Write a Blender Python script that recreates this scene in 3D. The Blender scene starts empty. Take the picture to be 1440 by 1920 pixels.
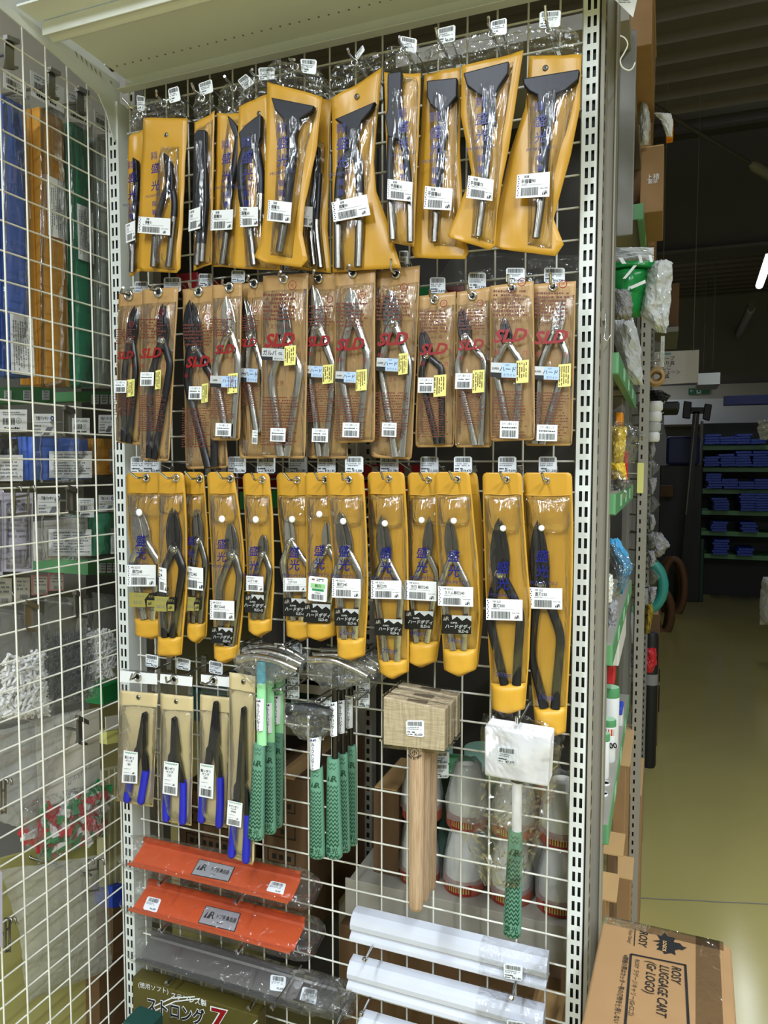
import bpy, bmesh, math, random
from mathutils import Vector, Matrix
R = random.Random(7)
S = bpy.context.scene
COL = S.collection

# ------------------------------------------------------------------ camera
CAM = Vector((1.02052, -1.21567, 1.5))
FPX = 1369.15
ROWS = (Vector((0.93375, 0.35791, 0.00116)), Vector((0.02374, -0.05870, -0.99799)), Vector((-0.35712, 0.93190, -0.06331)))
_w = Vector((0.0618303, 0.3665595, 0.0127016)); _t = _w.length; _k = _w / _t
_K = Matrix(((0, -_k[2], _k[1]), (_k[2], 0, -_k[0]), (-_k[1], _k[0], 0)))
_R = Matrix.Identity(3) + _K * math.sin(_t) + (_K @ _K) * (1 - math.cos(_t))
_A = _R @ Matrix(((1, 0, 0), (0, 0, -1), (0, 1, 0)))
RX, RD, RF = _A[0].copy(), _A[1].copy(), _A[2].copy()
cam = bpy.data.cameras.new('camera'); camo = bpy.data.objects.new('camera', cam); COL.objects.link(camo)
camo.matrix_world = Matrix(((RX[0], -RD[0], -RF[0], CAM[0]), (RX[1], -RD[1], -RF[1], CAM[1]), (RX[2], -RD[2], -RF[2], CAM[2]), (0, 0, 0, 1)))
cam.sensor_fit = 'VERTICAL'; cam.sensor_height = 24; cam.lens = FPX / 1920 * 24; cam.clip_start = 0.02
S.camera = camo

# ------------------------------------------------------------------ world, lights, exposure
S.view_settings.view_transform = 'Standard'; S.view_settings.look = 'None'
S.view_settings.exposure = -0.12; S.view_settings.gamma = 1.0; S.view_settings.use_curve_mapping = False
S.cycles.transparent_max_bounces = 40; S.cycles.max_bounces = 8; S.cycles.caustics_reflective = False; S.cycles.caustics_refractive = False
wd = bpy.data.worlds.new('world'); S.world = wd; wd.use_nodes = True
wd.node_tree.nodes['Background'].inputs[0].default_value = (0.75, 0.85, 1, 1)
wd.node_tree.nodes['Background'].inputs[1].default_value = 0.035
def lamp(name, loc, sx, sy, power, col=(0.86, 0.95, 1.0), tgt=None, spread=2.1):
    l = bpy.data.lights.new(name, 'AREA'); l.shape = 'RECTANGLE'; l.size = sx; l.size_y = sy; l.energy = power; l.color = col; l.spread = spread
    o = bpy.data.objects.new(name, l); COL.objects.link(o); o.location = loc
    if tgt: o.rotation_euler = (Vector(tgt) - Vector(loc)).to_track_quat('-Z', 'Y').to_euler()
    return o
for _x, _y, _p, _s in ((1.75, -0.9, 22, 2.1), (1.75, -2.8, 80, 3.1), (0.3, -1.9, 34, 2.6), (0.2, -3.6, 105, 3.1), (-1.4, -0.8, 30, 2.3), (-1.5, -2.8, 60, 3.1), (3.2, -1.6, 75, 2.6), (3.1, -3.6, 60, 3.1), (2.5, 1.0, 20, 2.0)):  # last tube is unseen, added to brighten the aisle floor
    lamp('ceiling_tube_light', (_x, _y, 3.15), 0.14, 1.25, _p, spread=_s)                           # bare tubes: most light downwards,
    lamp('ceiling_tube_upward_light', (_x, _y, 3.19), 0.10, 1.25, _p * 0.30, tgt=(_x, _y + .001, 4), spread=3.1)  # some up to the deck
lamp('aisle_tube_light', (1.78, 5.3, 3.1), 0.06, 1.2, 6, spread=3.0)
lamp('added_far_wall_light', (0.75, 8.3, 2.9), 0.1, 0.8, 5, spread=3.0)  # unseen light added close to the back wall to brighten its pale band

# ------------------------------------------------------------------ pixel -> place helpers (points on real planes of the shop)
def ray(px, py): return RX * ((px - 720) / FPX) + RD * ((py - 960) / FPX) + RF
def U(px, py, Y): d = ray(px, py); return CAM + d * ((Y - CAM[1]) / d[1])
def VX(px, py, X): d = ray(px, py); return CAM + d * ((X - CAM[0]) / d[0])
def WZ(px, py, Z): d = ray(px, py); return CAM + d * ((Z - CAM[2]) / d[2])
class Pl:
    """a plane in the shop: parallel to the display wall (Y), turned by yaw, or parallel to the side grid (X)"""
    def __init__(s, px, py, Y=None, X=None, yaw=0):
        if X is None:
            s.O = U(px, py, Y); s.u = Vector((math.cos(yaw), math.sin(yaw), 0)); s.n = Vector((math.sin(yaw), -math.cos(yaw), 0))
        else:
            s.O = VX(px, py, X); s.u = Vector((0, 1, 0)); s.n = Vector((1, 0, 0))
        s.v = Vector((0, 0, -1)); a = s.uv(px + 1, py)
        s.k = math.hypot(a[0], a[1]); b = s.uv(px, py + 1); s.kv = math.hypot(b[0], b[1])
    def uv(s, px, py):
        d = ray(px, py); p = CAM + d * ((s.O - CAM).dot(s.n) / d.dot(s.n)) - s.O
        return (p.dot(s.u), p.dot(s.v))
    def at(s, u, v, w=0): return s.O + s.u * u + s.v * v + s.n * w
    def P(s, px, py, w=0): a = s.uv(px, py); return s.at(a[0], a[1], w)

# ------------------------------------------------------------------ mesh builder (all in world coordinates)
_tc = {}
def tgeo(t, bold=0.0, shear=0.0):
    key = (t, bold, shear)
    if key not in _tc:
        c = bpy.data.curves.new('t', 'FONT'); c.body = t; c.size = 1; c.resolution_u = 2; c.align_x = 'CENTER'; c.align_y = 'CENTER'
        c.offset = bold; c.shear = shear; c.space_line = 0.92
        o = bpy.data.objects.new('t', c); COL.objects.link(o); bpy.context.view_layer.update()
        m = bpy.data.meshes.new_from_object(o.evaluated_get(bpy.context.evaluated_depsgraph_get()))
        vs = [(v.co.x, v.co.y) for v in m.vertices]; fs = [tuple(p.vertices) for p in m.polygons]
        bpy.data.objects.remove(o); bpy.data.curves.remove(c); bpy.data.meshes.remove(m)
        if vs:
            cx = (min(a[0] for a in vs) + max(a[0] for a in vs)) / 2; cy = (min(a[1] for a in vs) + max(a[1] for a in vs)) / 2
            vs = [(a[0] - cx, a[1] - cy) for a in vs]
        _tc[key] = (vs, fs)
    return _tc[key]
class Quad:
    def __init__(s, pl, q, w):
        if len(q) == 4 and not hasattr(q[0], '__len__'): x0, y0, x1, y1 = q; q = [(x0, y0), (x1, y0), (x1, y1), (x0, y1)]
        s.pl = pl; s.w = w; s.c = [Vector(pl.uv(*p)) for p in q]
        s.e1 = (s.c[1] - s.c[0]); s.e2 = (s.c[3] - s.c[0]); s.W = s.e1.length; s.H = s.e2.length
    def uv(s, a, b): return s.c[0] * (1 - a) * (1 - b) + s.c[1] * a * (1 - b) + s.c[2] * a * b + s.c[3] * (1 - a) * b
    def P(s, a, b, dw=0): q = s.uv(a, b); return s.pl.at(q[0], q[1], s.w + dw)
class MB:
    def __init__(s): s.v = []; s.f = []; s.m = []; s.s = []
    def add(s, vs, fs, m=0, sm=False):
        o = len(s.v); s.v += [Vector(a) for a in vs]
        for f in fs: s.f.append(tuple(i + o for i in f)); s.m.append(m); s.s.append(sm)
        return s
    def box(s, x0, x1, y0, y1, z0, z1, m=0):
        v = [(x, y, z) for z in (z0, z1) for x, y in ((x0, y0), (x1, y0), (x1, y1), (x0, y1))]
        return s.add(v, [(3, 2, 1, 0), (4, 5, 6, 7), (0, 1, 5, 4), (1, 2, 6, 5), (2, 3, 7, 6), (3, 0, 4, 7)], m)
    def hexa(s, a, b, m=0):                       # two quads of points
        return s.add(list(a) + list(b), [(0, 1, 2, 3), (7, 6, 5, 4), (0, 4, 5, 1), (1, 5, 6, 2), (2, 6, 7, 3), (3, 7, 4, 0)], m)
    def prism(s, pl, pts, w0, w1, m=0, px=True, wave=None):
        p = [pl.uv(*q) for q in pts] if px else pts; n = len(p)
        v = [pl.at(a, b, w0) for a, b in p] + [pl.at(a, b, w1) for a, b in p]
        return s.add(v, [tuple(range(n))[::-1], tuple(range(n, 2 * n))] + [(i, (i + 1) % n, n + (i + 1) % n, n + i) for i in range(n)], m)
    def tube(s, pts, r, m=0, n=8, ref=None, flat=1.0, cap=True, closed=False):
        pts = [Vector(p) for p in pts]; N = len(pts)
        if not hasattr(r, '__len__'): r = [r] * N
        ref = Vector(ref) if ref is not None else Vector((0.13, 0.27, 0.95)); vs = []
        for i, p in enumerate(pts):
            if closed: t = pts[(i + 1) % N] - pts[i - 1]
            else: t = pts[min(i + 1, N - 1)] - pts[max(i - 1, 0)]
            t.normalize(); a = t.cross(ref)
            if a.length < 1e-3: a = t.cross(Vector((1, 0.2, 0.1)))
            a.normalize(); b = a.cross(t)
            vs += [p + a * (math.cos(2 * math.pi * j / n) * r[i]) + b * (math.sin(2 * math.pi * j / n) * r[i] * flat) for j in range(n)]
        fs = [(i * n + j, i * n + (j + 1) % n, ((i + 1) % N) * n + (j + 1) % n, ((i + 1) % N) * n + j) for i in range(N if closed else N - 1) for j in range(n)]
        s.add(vs, fs, m, True)
        if cap and not closed: s.add(vs[:n], [tuple(range(n))[::-1]], m); s.add(vs[-n:], [tuple(range(n))], m)
        return s
    def lathe(s, O, ax, prof, m=0, n=24, sm=True, cap=True):       # prof: (radius, height along ax)
        ax = Vector(ax).normalized(); a = ax.orthogonal().normalized(); b = ax.cross(a); O = Vector(O); vs = []
        for r, h in prof: vs += [O + ax * h + (a * math.cos(2 * math.pi * j / n) + b * math.sin(2 * math.pi * j / n)) * r for j in range(n)]
        fs = [(i * n + j, i * n + (j + 1) % n, (i + 1) * n + (j + 1) % n, (i + 1) * n + j) for i in range(len(prof) - 1) for j in range(n)]
        s.add(vs, fs, m, sm)
        if cap: s.add(vs[:n], [tuple(range(n))[::-1]], m); s.add(vs[-n:], [tuple(range(n))], m)
        return s
    def ring(s, O, ax, Rr, r, m=0, n=20, k=8):
        ax = Vector(ax).normalized(); a = ax.orthogonal().normalized(); b = ax.cross(a); O = Vector(O)
        return s.tube([O + (a * math.cos(2 * math.pi * j / n) + b * math.sin(2 * math.pi * j / n)) * Rr for j in range(n)], r, m, k, ax, 1, False, True)
    def sheet(s, pl, rows, w0, th, m=0, nu=8, nv=24, wave=0.0, seed=0, bulge=0.0, edge=3, px=True, jit=0.0):
        """closed soft slab; rows = (x_left, x_right, y) from top to bottom"""
        rows = [r if hasattr(r[0], '__len__') else ((r[0], r[2]), (r[1], r[2])) for r in rows]
        ys = [(r[0][1] + r[1][1]) / 2 for r in rows]; steps = []
        tot = ys[-1] - ys[0]
        for i in range(len(rows) - 1):
            k = max(1, round(nv * (ys[i + 1] - ys[i]) / tot)) if tot else 1
            steps += [(i, j / k) for j in range(k)]
        steps.append((len(rows) - 2, 1.0)); vs = []; M = len(steps)
        rr = random.Random(seed); ph = [rr.uniform(0, 6.28) for _ in range(6)]
        for gi, (i, f) in enumerate(steps):
            a, b = rows[i], rows[i + 1]; t = gi / (M - 1)
            L = (a[0][0] + (b[0][0] - a[0][0]) * f, a[0][1] + (b[0][1] - a[0][1]) * f); Q = (a[1][0] + (b[1][0] - a[1][0]) * f, a[1][1] + (b[1][1] - a[1][1]) * f)
            if px: L = pl.uv(*L); Q = pl.uv(*Q)
            for j in range(nu + 1):
                c = j / nu; u = L[0] + (Q[0] - L[0]) * c; v = L[1] + (Q[1] - L[1]) * c
                env = (1 - abs(2 * c - 1) ** edge) * (1 - abs(2 * t - 1) ** 8)
                wv = wave * (math.sin(c * 5 + t * 4 + ph[0]) * 0.6 + math.sin(c * 11 - t * 9 + ph[1]) * 0.35 + math.sin(t * 23 + c * 7 + ph[2]) * 0.25)
                vs.append((u + rr.uniform(-jit, jit) * .8, v + rr.uniform(-jit, jit) * .8, w0 + bulge * env + wv + rr.uniform(-jit, jit)) if jit else (u, v, w0 + bulge * env + wv))
        n = nu + 1; k = len(vs)
        pts = [pl.at(u, v, w + th) for u, v, w in vs] + [pl.at(u, v, w) for u, v, w in vs]
        o = len(s.v); s.v += pts
        for i in range(M - 1):
            for j in range(nu):
                q = (i * n + j, (i + 1) * n + j, (i + 1) * n + j + 1, i * n + j + 1)
                s.f.append(tuple(x + o for x in q)); s.m.append(m); s.s.append(not jit)
                s.f.append(tuple(x + o + k for x in q[::-1])); s.m.append(m); s.s.append(not jit)
        bd = [j for j in range(n)] + [i * n + nu for i in range(1, M)] + [(M - 1) * n + j for j in range(nu - 1, -1, -1)] + [i * n for i in range(M - 2, 0, -1)]
        for a, b in zip(bd, bd[1:] + bd[:1]): s.f.append((a + o, b + o, b + o + k, a + o + k)); s.m.append(m); s.s.append(False)
        return s
    def text(s, pl, t, u, v, size, w, m=0, rot=0.0, sx=1.0, bold=0.0, shear=0.0):
        vs, fs = tgeo(t, bold, shear); c, d = math.cos(rot), math.sin(rot)
        return s.add([pl.at(u + (x * sx * c + y * d) * size, v + (x * sx * d - y * c) * size, w) for x, y in vs], fs, m)
    def textp(s, pl, t, px, py, hpx, w, m=0, **k): a = pl.uv(px, py); return s.text(pl, t, a[0], a[1], hpx * pl.kv, w, m, **k)
    def tq(s, Q, t, a, b, h, m=0, sx=1.0, bold=0.0, shear=0.0, dw=0.0004, rot=0.0):   # text in a quad, h = em / quad height
        vs, fs = tgeo(t, bold, shear); p = Q.uv(a, b); e1 = Q.e1 / Q.W; e2 = Q.e2 / Q.H; z = h * Q.H; c, d = math.cos(rot), math.sin(rot)
        out = []
        for x, y in vs:
            x *= sx; X = x * c + y * d; Y = x * d - y * c; q = p + e1 * (X * z) + e2 * (Y * z); out.append(Q.pl.at(q[0], q[1], Q.w + dw))
        return s.add(out, fs, m)
    def rq(s, Q, a0, b0, a1, b1, m=0, dw=0.0004): return s.add([Q.P(a0, b0, dw), Q.P(a0, b1, dw), Q.P(a1, b1, dw), Q.P(a1, b0, dw)], [(0, 1, 2, 3)], m)
    def card(s, Q, th=0.0006, m=0, r=0.0):
        if r: pts = [(r, 0), (1 - r, 0), (1, r), (1, 1 - r), (1 - r, 1), (r, 1), (0, 1 - r), (0, r)]
        else: pts = [(0, 0), (1, 0), (1, 1), (0, 1)]
        n = len(pts); v = [Q.P(a, b, -th) for a, b in pts] + [Q.P(a, b, 0) for a, b in pts]
        return s.add(v, [tuple(range(n))[::-1], tuple(range(n, 2 * n))] + [(i, (i + 1) % n, n + (i + 1) % n, n + i) for i in range(n)], m)
    def bars(s, Q, a0, b0, a1, b1, m=0, n=22, seed=1):
        rr = random.Random(seed); x = a0; st = (a1 - a0) / n
        while x < a1 - st * 0.4:
            w = st * rr.choice((0.3, 0.45, 0.75)); s.rq(Q, x, b0, min(x + w, a1), b1, m); x += w + st * rr.choice((0.3, 0.45, 0.6))
        return s
    def dash(s, Q, a0, b0, a1, b1, rows, m=0, fill=0.6, seed=1, col=0.02, ragged=0.3, vert=False):   # small illegible print
        rr = random.Random(seed)
        for i in range(rows):
            y0 = b0 + (b1 - b0) * i / rows; y1 = y0 + (b1 - b0) / rows * fill; x = a0; end = a1 - (a1 - a0) * ragged * rr.random()
            while x < end:
                w = col * rr.uniform(0.5, 1.3)
                if rr.random() < 0.86:
                    j = (y1 - y0) * 0.3 * rr.random()
                    if vert: s.rq(Q, y0, x, y1 - j, min(x + w, a1), m)
                    else: s.rq(Q, x, y0 + j, min(x + w, a1), y1, m)
                x += w + col * 0.28
        return s
    def build(s, name, mats, parent=None, bevel=0, seg=2, kind=None, recalc=True, smooth=None):
        if not hasattr(mats, '__len__'): mats = [mats]
        me = bpy.data.meshes.new(name)
        if parent is not None: L = parent.location.copy() if parent.parent is None else parent.location + parent.parent.location
        else:
            L = Vector([(min(v[i] for v in s.v) + max(v[i] for v in s.v)) / 2 for i in range(3)])
        me.from_pydata([v - L for v in s.v], [], s.f)
        for mt in mats: me.materials.append(mt)
        me.polygons.foreach_set('material_index', s.m); me.polygons.foreach_set('use_smooth', s.s if smooth is None else [smooth] * len(s.f))
        if recalc:
            bm = bmesh.new(); bm.from_mesh(me); bmesh.ops.recalc_face_normals(bm, faces=bm.faces[:]); bm.to_mesh(me); bm.free()
        o = bpy.data.objects.new(name, me); COL.objects.link(o)
        if parent is not None: o.parent = parent
        else: o.location = L
        if parent is not None and parent.parent is not None: pass
        if bevel:
            b = o.modifiers.new('b', 'BEVEL'); b.width = bevel; b.segments = seg; b.limit_method = 'ANGLE'; b.angle_limit = 0.6
        if kind: o['kind'] = kind
        return o
def root(name, loc, label, cat, group=None):
    o = bpy.data.objects.new(name, None); COL.objects.link(o); o.location = loc; o.matrix_world = Matrix.Translation(loc)
    o.empty_display_size = 0.02; return tag(o, label, cat, group)
def tag(o, label, cat, group=None):
    o['label'] = label; o['category'] = cat
    if group: o['group'] = group
    return o

# ------------------------------------------------------------------ materials
def lin(c): return tuple((x / 255 / 12.92 if x / 255 <= 0.04045 else ((x / 255 + 0.055) / 1.055) ** 2.4) for x in c)
def nt(m): m.use_nodes = True; return m.node_tree.nodes, m.node_tree.links
def mat(name, rgb, rough=0.5, metal=0.0, bump=0.0, bs=40.0, spec=0.5, coat=0.0, var=0.0, vs=8.0, stretch=None, bd=0.002, rgb2=None):
    m = bpy.data.materials.new(name); N, L = nt(m); b = N['Principled BSDF']; c = lin(rgb)
    b.inputs['Base Color'].default_value = (*c, 1); b.inputs['Roughness'].default_value = rough; b.inputs['Metallic'].default_value = metal
    b.inputs['Specular IOR Level'].default_value = spec; b.inputs['Coat Weight'].default_value = coat; b.inputs['Coat Roughness'].default_value = 0.12
    if bump or var or rgb2:
        tc = N.new('ShaderNodeTexCoord'); mp = N.new('ShaderNodeMapping'); L.new(tc.outputs['Object'], mp.inputs[0])
        if stretch: mp.inputs['Scale'].default_value = stretch
    if bump:
        n = N.new('ShaderNodeTexNoise'); n.inputs['Scale'].default_value = bs; n.inputs['Detail'].default_value = 3; L.new(mp.outputs[0], n.inputs['Vector'])
        bp = N.new('ShaderNodeBump'); bp.inputs['Strength'].default_value = bump; bp.inputs['Distance'].default_value = bd
        L.new(n.outputs['Fac'], bp.inputs['Height']); L.new(bp.outputs[0], b.inputs['Normal'])
    if var or rgb2:
        n2 = N.new('ShaderNodeTexNoise'); n2.inputs['Scale'].default_value = vs; n2.inputs['Detail'].default_value = 5; L.new(mp.outputs[0], n2.inputs['Vector'])
        rp = N.new('ShaderNodeValToRGB'); e = rp.color_ramp.elements; e[0].position = 0.3; e[1].position = 0.7
        d = lin(rgb2) if rgb2 else tuple(x * (1 - var) for x in c); e[0].color = (*d, 1); e[1].color = (*c, 1)
        L.new(n2.outputs['Fac'], rp.inputs[0]); L.new(rp.outputs[0], b.inputs['Base Color'])
    return m
def film(name, tint=(1, 1, 1), k=1.0, base=0.03, haze=0.0, bump=0.5, bs=30, rough=0.09, stretch=(1, 1, 0.35), hz=(225, 228, 228), bd=0.004):
    m = bpy.data.materials.new(name); N, L = nt(m); N.remove(N['Principled BSDF']); out = N['Material Output']
    tr = N.new('ShaderNodeBsdfTransparent'); tr.inputs[0].default_value = (*tint, 1)
    gl = N.new('ShaderNodeBsdfGlossy'); gl.inputs['Roughness'].default_value = rough
    lw = N.new('ShaderNodeLayerWeight'); lw.inputs[0].default_value = 0.25
    mu = N.new('ShaderNodeMath'); mu.operation = 'MULTIPLY_ADD'; mu.inputs[1].default_value = k * 0.6; mu.inputs[2].default_value = base; mu.use_clamp = True
    L.new(lw.outputs['Fresnel'], mu.inputs[0])
    tc = N.new('ShaderNodeTexCoord'); mp = N.new('ShaderNodeMapping'); mp.inputs['Scale'].default_value = stretch; L.new(tc.outputs['Object'], mp.inputs[0])
    n = N.new('ShaderNodeTexNoise'); n.inputs['Scale'].default_value = bs; n.inputs['Detail'].default_value = 2.5; n.inputs['Distortion'].default_value = 0.8; L.new(mp.outputs[0], n.inputs['Vector'])
    bp = N.new('ShaderNodeBump'); bp.inputs['Strength'].default_value = bump; bp.inputs['Distance'].default_value = bd
    L.new(n.outputs['Fac'], bp.inputs['Height']); L.new(bp.outputs[0], gl.inputs['Normal']); L.new(bp.outputs[0], lw.inputs['Normal'])
    mx = N.new('ShaderNodeMixShader'); L.new(mu.outputs[0], mx.inputs[0]); L.new(tr.outputs[0], mx.inputs[1]); L.new(gl.outputs[0], mx.inputs[2]); last = mx
    if haze:
        df = N.new('ShaderNodeBsdfDiffuse'); df.inputs[0].default_value = (*lin(hz), 1); m2 = N.new('ShaderNodeMixShader'); m2.inputs[0].default_value = haze
        L.new(mx.outputs[0], m2.inputs[1]); L.new(df.outputs[0], m2.inputs[2]); last = m2
    L.new(last.outputs[0], out.inputs[0]); return m
def emis(name, rgb, s):
    m = bpy.data.materials.new(name); N, L = nt(m); N.remove(N['Principled BSDF']); e = N.new('ShaderNodeEmission'); e.inputs[0].default_value = (*lin(rgb), 1); e.inputs[1].default_value = s
    L.new(e.outputs[0], N['Material Output'].inputs[0]); return m
def wood(name, a, b, sc, stretch):
    m = mat(name, a, 0.55, bump=0.25, bs=sc, stretch=stretch, bd=0.0008); N, L = nt(m)
    mp = [n for n in N if n.type == 'MAPPING'][0]; n2 = N.new('ShaderNodeTexNoise'); n2.inputs['Scale'].default_value = sc; n2.inputs['Detail'].default_value = 6; n2.inputs['Distortion'].default_value = 0.4
    L.new(mp.outputs[0], n2.inputs['Vector']); rp = N.new('ShaderNodeValToRGB'); e = rp.color_ramp.elements; e[0].position = 0.36; e[1].position = 0.6; e[0].color = (*lin(b), 1); e[1].color = (*lin(a), 1)
    L.new(n2.outputs['Fac'], rp.inputs[0]); L.new(rp.outputs[0], N['Principled BSDF'].inputs['Base Color']); return m
M = dict(
    white=mat('white_paint', (226, 230, 226), 0.35, bump=0.03, bs=300), grey=mat('grey_paint', (150, 145, 134), 0.4), dgrey=mat('dark_grey_paint', (120, 118, 112), 0.45),
    wire=mat('white_wire_coating', (228, 226, 215), 0.3), chrome=mat('chrome', (215, 215, 215), 0.14, 1.0), black=mat('black', (8, 8, 9), 0.5), ink=mat('black_ink', (22, 22, 24), 0.6),
    mustard=mat('mustard_vinyl', (198, 148, 46), 0.34, bump=0.35, bs=22, stretch=(1, 1, 0.3), bd=0.004, spec=0.5), mustard2=mat('mustard_vinyl_plain', (206, 156, 50), 0.4, bump=0.2, bs=30, bd=0.003),
    kraft=mat('tan_vinyl', (178, 140, 90), 0.33, bump=0.3, bs=18, stretch=(1, 1, 0.25), bd=0.004), beige=mat('beige_vinyl', (205, 186, 142), 0.4, bump=0.3, bs=25, bd=0.003),
    film=film('clear_vinyl'), filmw=film('clear_vinyl_wrinkled', base=0.035, bump=1.0, bs=60, bd=0.007, stretch=(1, 1, 0.14)), bag=film('clear_plastic_bag', k=0.7, base=0.03, haze=0.02, bump=1.0, bs=38, stretch=(1, 1, 0.8), bd=0.01),
    bagh=film('hazy_plastic_bag', k=0.4, base=0.015, haze=0.05, bump=0.8, bs=30, stretch=(1, 1, 0.7), hz=(205, 205, 200), bd=0.008), cloudy=film('cloudy_polythene', base=0.06, haze=0.55, bump=0.9, bs=26, hz=(220, 222, 222), bd=0.01),
    cloudybag=film('cloudy_side_bag', k=0.5, base=0.03, haze=0.26, bump=0.9, bs=28, hz=(205, 205, 198), bd=0.008),
    cone=film('cone_wrap', base=0.1, haze=0.25, bump=1.0, bs=24, hz=(215, 218, 215), bd=0.012),
    steel=mat('bright_steel', (204, 200, 192), 0.24, 1.0, bump=0.3, bs=170, bd=0.0006), dsteel=mat('dark_steel', (74, 72, 74), 0.32, 1.0, bump=0.1, bs=90, bd=0.0006), msteel=mat('grey_steel', (140, 136, 130), 0.27, 1.0, bump=0.2, bs=140, bd=0.0006),
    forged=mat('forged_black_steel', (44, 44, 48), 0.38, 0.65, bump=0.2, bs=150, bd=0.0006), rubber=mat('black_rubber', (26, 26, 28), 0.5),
    label=mat('white_label', (232, 233, 236), 0.45), tagw=mat('price_tag_card', (236, 240, 244), 0.35), blue=mat('blue_print', (8, 20, 112), 0.4), navy=mat('navy_print', (28, 34, 96), 0.5), gink=mat('grey_ink', (120, 124, 132), 0.6),
    red=mat('red_print', (138, 16, 22), 0.4), brown=mat('brown_print', (96, 42, 26), 0.5), gold=mat('gold_sticker', (168, 158, 84), 0.35, 0.3), sblack=mat('black_sticker', (16, 16, 17), 0.35), silver=mat('silver_print', (205, 207, 210), 0.35, 0.3),
    pale=mat('pale_blue_sticker', (176, 200, 232), 0.35), yel=mat('yellow_sticker', (228, 224, 132), 0.45), lgreen=mat('green_sticker', (150, 208, 140), 0.45), snap=mat('white_snap', (240, 240, 246), 0.35),
    bgrip=mat('blue_plastic', (30, 36, 176), 0.3), ggrip=mat('green_rubber', (98, 146, 122), 0.5), dgreen=mat('dark_green_ink', (18, 66, 48), 0.55), mint=mat('mint_plastic', (160, 226, 168), 0.4), teal=mat('teal_plastic', (60, 150, 170), 0.35),
    lwood=wood('pale_oak', (214, 196, 164), (190, 170, 138), 14, (2.2, 2.2, 30)), hwood=wood('brown_oak', (188, 160, 130), (164, 134, 104), 40, (11, 11, 0.5)), endg=mat('end_grain', (128, 116, 96), 0.6, var=0.3, vs=300),
    nylon=mat('white_nylon', (236, 235, 238), 0.5), orange=mat('orange_paint', (196, 76, 26), 0.3, var=0.12, vs=6), steelsheet=mat('sheet_steel', (150, 148, 148), 0.34, 0.9, bump=0.05, bs=20), plate=mat('silver_plate', (186, 188, 196), 0.3, 0.5),
    foam=mat('white_foam', (206, 209, 220), 0.75, bump=0.25, bs=160, bd=0.0008), foamb=mat('white_foam_label', (232, 234, 238), 0.6),
    olive=mat('olive_box', (84, 76, 34), 0.4), pgreen=mat('dark_green_plastic', (20, 62, 56), 0.5), card=mat('cardboard', (154, 118, 78), 0.75, var=0.12, vs=14, bump=0.1, bs=60), dcard=mat('brown_cardboard_shaded', (104, 77, 50), 0.8, var=0.15, vs=10), tape=mat('tan_tape', (196, 158, 108), 0.35),  # dcard: brown board colour darkened for the shade behind the grid
    twine=mat('terracotta_board', (150, 76, 58), 0.6), spool=mat('white_twine', (224, 222, 214), 0.8, bump=0.4, bs=120), greenp=mat('green_plastic_cap', (84, 150, 98), 0.45), greenshelf=mat('green_shelf_strip', (96, 152, 104), 0.4), greenlid=mat('pale_green_lid', (168, 214, 176), 0.4), tub=mat('pale_green_tub', (150, 190, 170), 0.45),
    bluef=mat('blue_foam', (92, 126, 216), 0.6, var=0.15, vs=3, stretch=(1, 30, 0.4)), orangef=mat('orange_foam', (240, 172, 70), 0.6, var=0.25, vs=3, stretch=(1, 30, 0.4)), greenf=mat('green_foam', (72, 164, 128), 0.6, var=0.2, vs=3, stretch=(1, 30, 0.4)), greyf=mat('grey_foam', (212, 218, 208), 0.6, var=0.15, vs=3, stretch=(1, 30, 0.4)), blackf=mat('black_foam', (58, 58, 60), 0.7), whitef=mat('white_sheet_foam', (206, 202, 194), 0.6), mintf=mat('mint_foam', (96, 190, 150), 0.6),
    pink=mat('pink_border', (214, 150, 150), 0.6), cream=mat('cream_card', (206, 200, 186), 0.6), purple=mat('lilac_card', (190, 186, 206), 0.5), pyel=mat('pale_yellow_board', (178, 172, 108), 0.7), strips=mat('cream_slats', (186, 180, 140), 0.6),
    wpeg=mat('white_pegs', (236, 236, 236), 0.5), dpin=mat('grey_pins', (54, 58, 68), 0.4, 0.3), rpeg=mat('red_plastic', (196, 40, 50), 0.35), gpeg=mat('green_plastic', (40, 140, 80), 0.35), steelhook=mat('dull_steel', (150, 148, 140), 0.35, 1.0),
    wall=mat('grey_wall', (150, 148, 144), 0.8), shopw=mat('pale_shop_wall', (112, 110, 106), 0.8), gback=mat('dark_back_panel', (58, 54, 50), 0.7), deck=mat('ceiling_deck', (112, 106, 100), 0.6), beamm=mat('beam_paint', (70, 68, 68), 0.6), tubem=emis('lit_tube', (255, 253, 248), 9), tubeoff=mat('unlit_tube', (200, 200, 204), 0.4), signm=mat('sign_board', (212, 208, 210), 0.5), exitg=mat('exit_green', (30, 110, 70), 0.5),
    bsheet=mat('blue_sheet', (44, 74, 190), 0.45, bump=0.4, bs=30), navyt=mat('navy_tarp', (24, 34, 90), 0.5, bump=0.4, bs=12), orangep=mat('orange_plastic', (226, 140, 24), 0.4), yellowp=mat('yellow_plastic', (226, 190, 60), 0.4), bluebag=mat('sky_blue_fabric', (70, 150, 196), 0.5, bump=0.5, bs=40), greenbag=mat('green_print_bag', (24, 130, 60), 0.25), bottle=mat('white_bottle', (222, 222, 220), 0.4), rope=mat('yellow_black_rope', (190, 160, 40), 0.7, rgb2=(30, 26, 16), vs=60), greybag=mat('grey_fabric', (140, 138, 140), 0.5, bump=0.6, bs=40), brownw=mat('brown_hose', (110, 76, 50), 0.6), tealhose=mat('teal_hose', (40, 130, 120), 0.45),
)
# polished floor with pale seams and wear
fm = mat('vinyl_floor', (172, 160, 100), 0.15, var=0.1, vs=1.3, spec=0.5, bump=0.06, bs=9, bd=0.004); M['floor'] = fm
Z0 = 2.208                                            # height of the topmost grid wire in view
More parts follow.
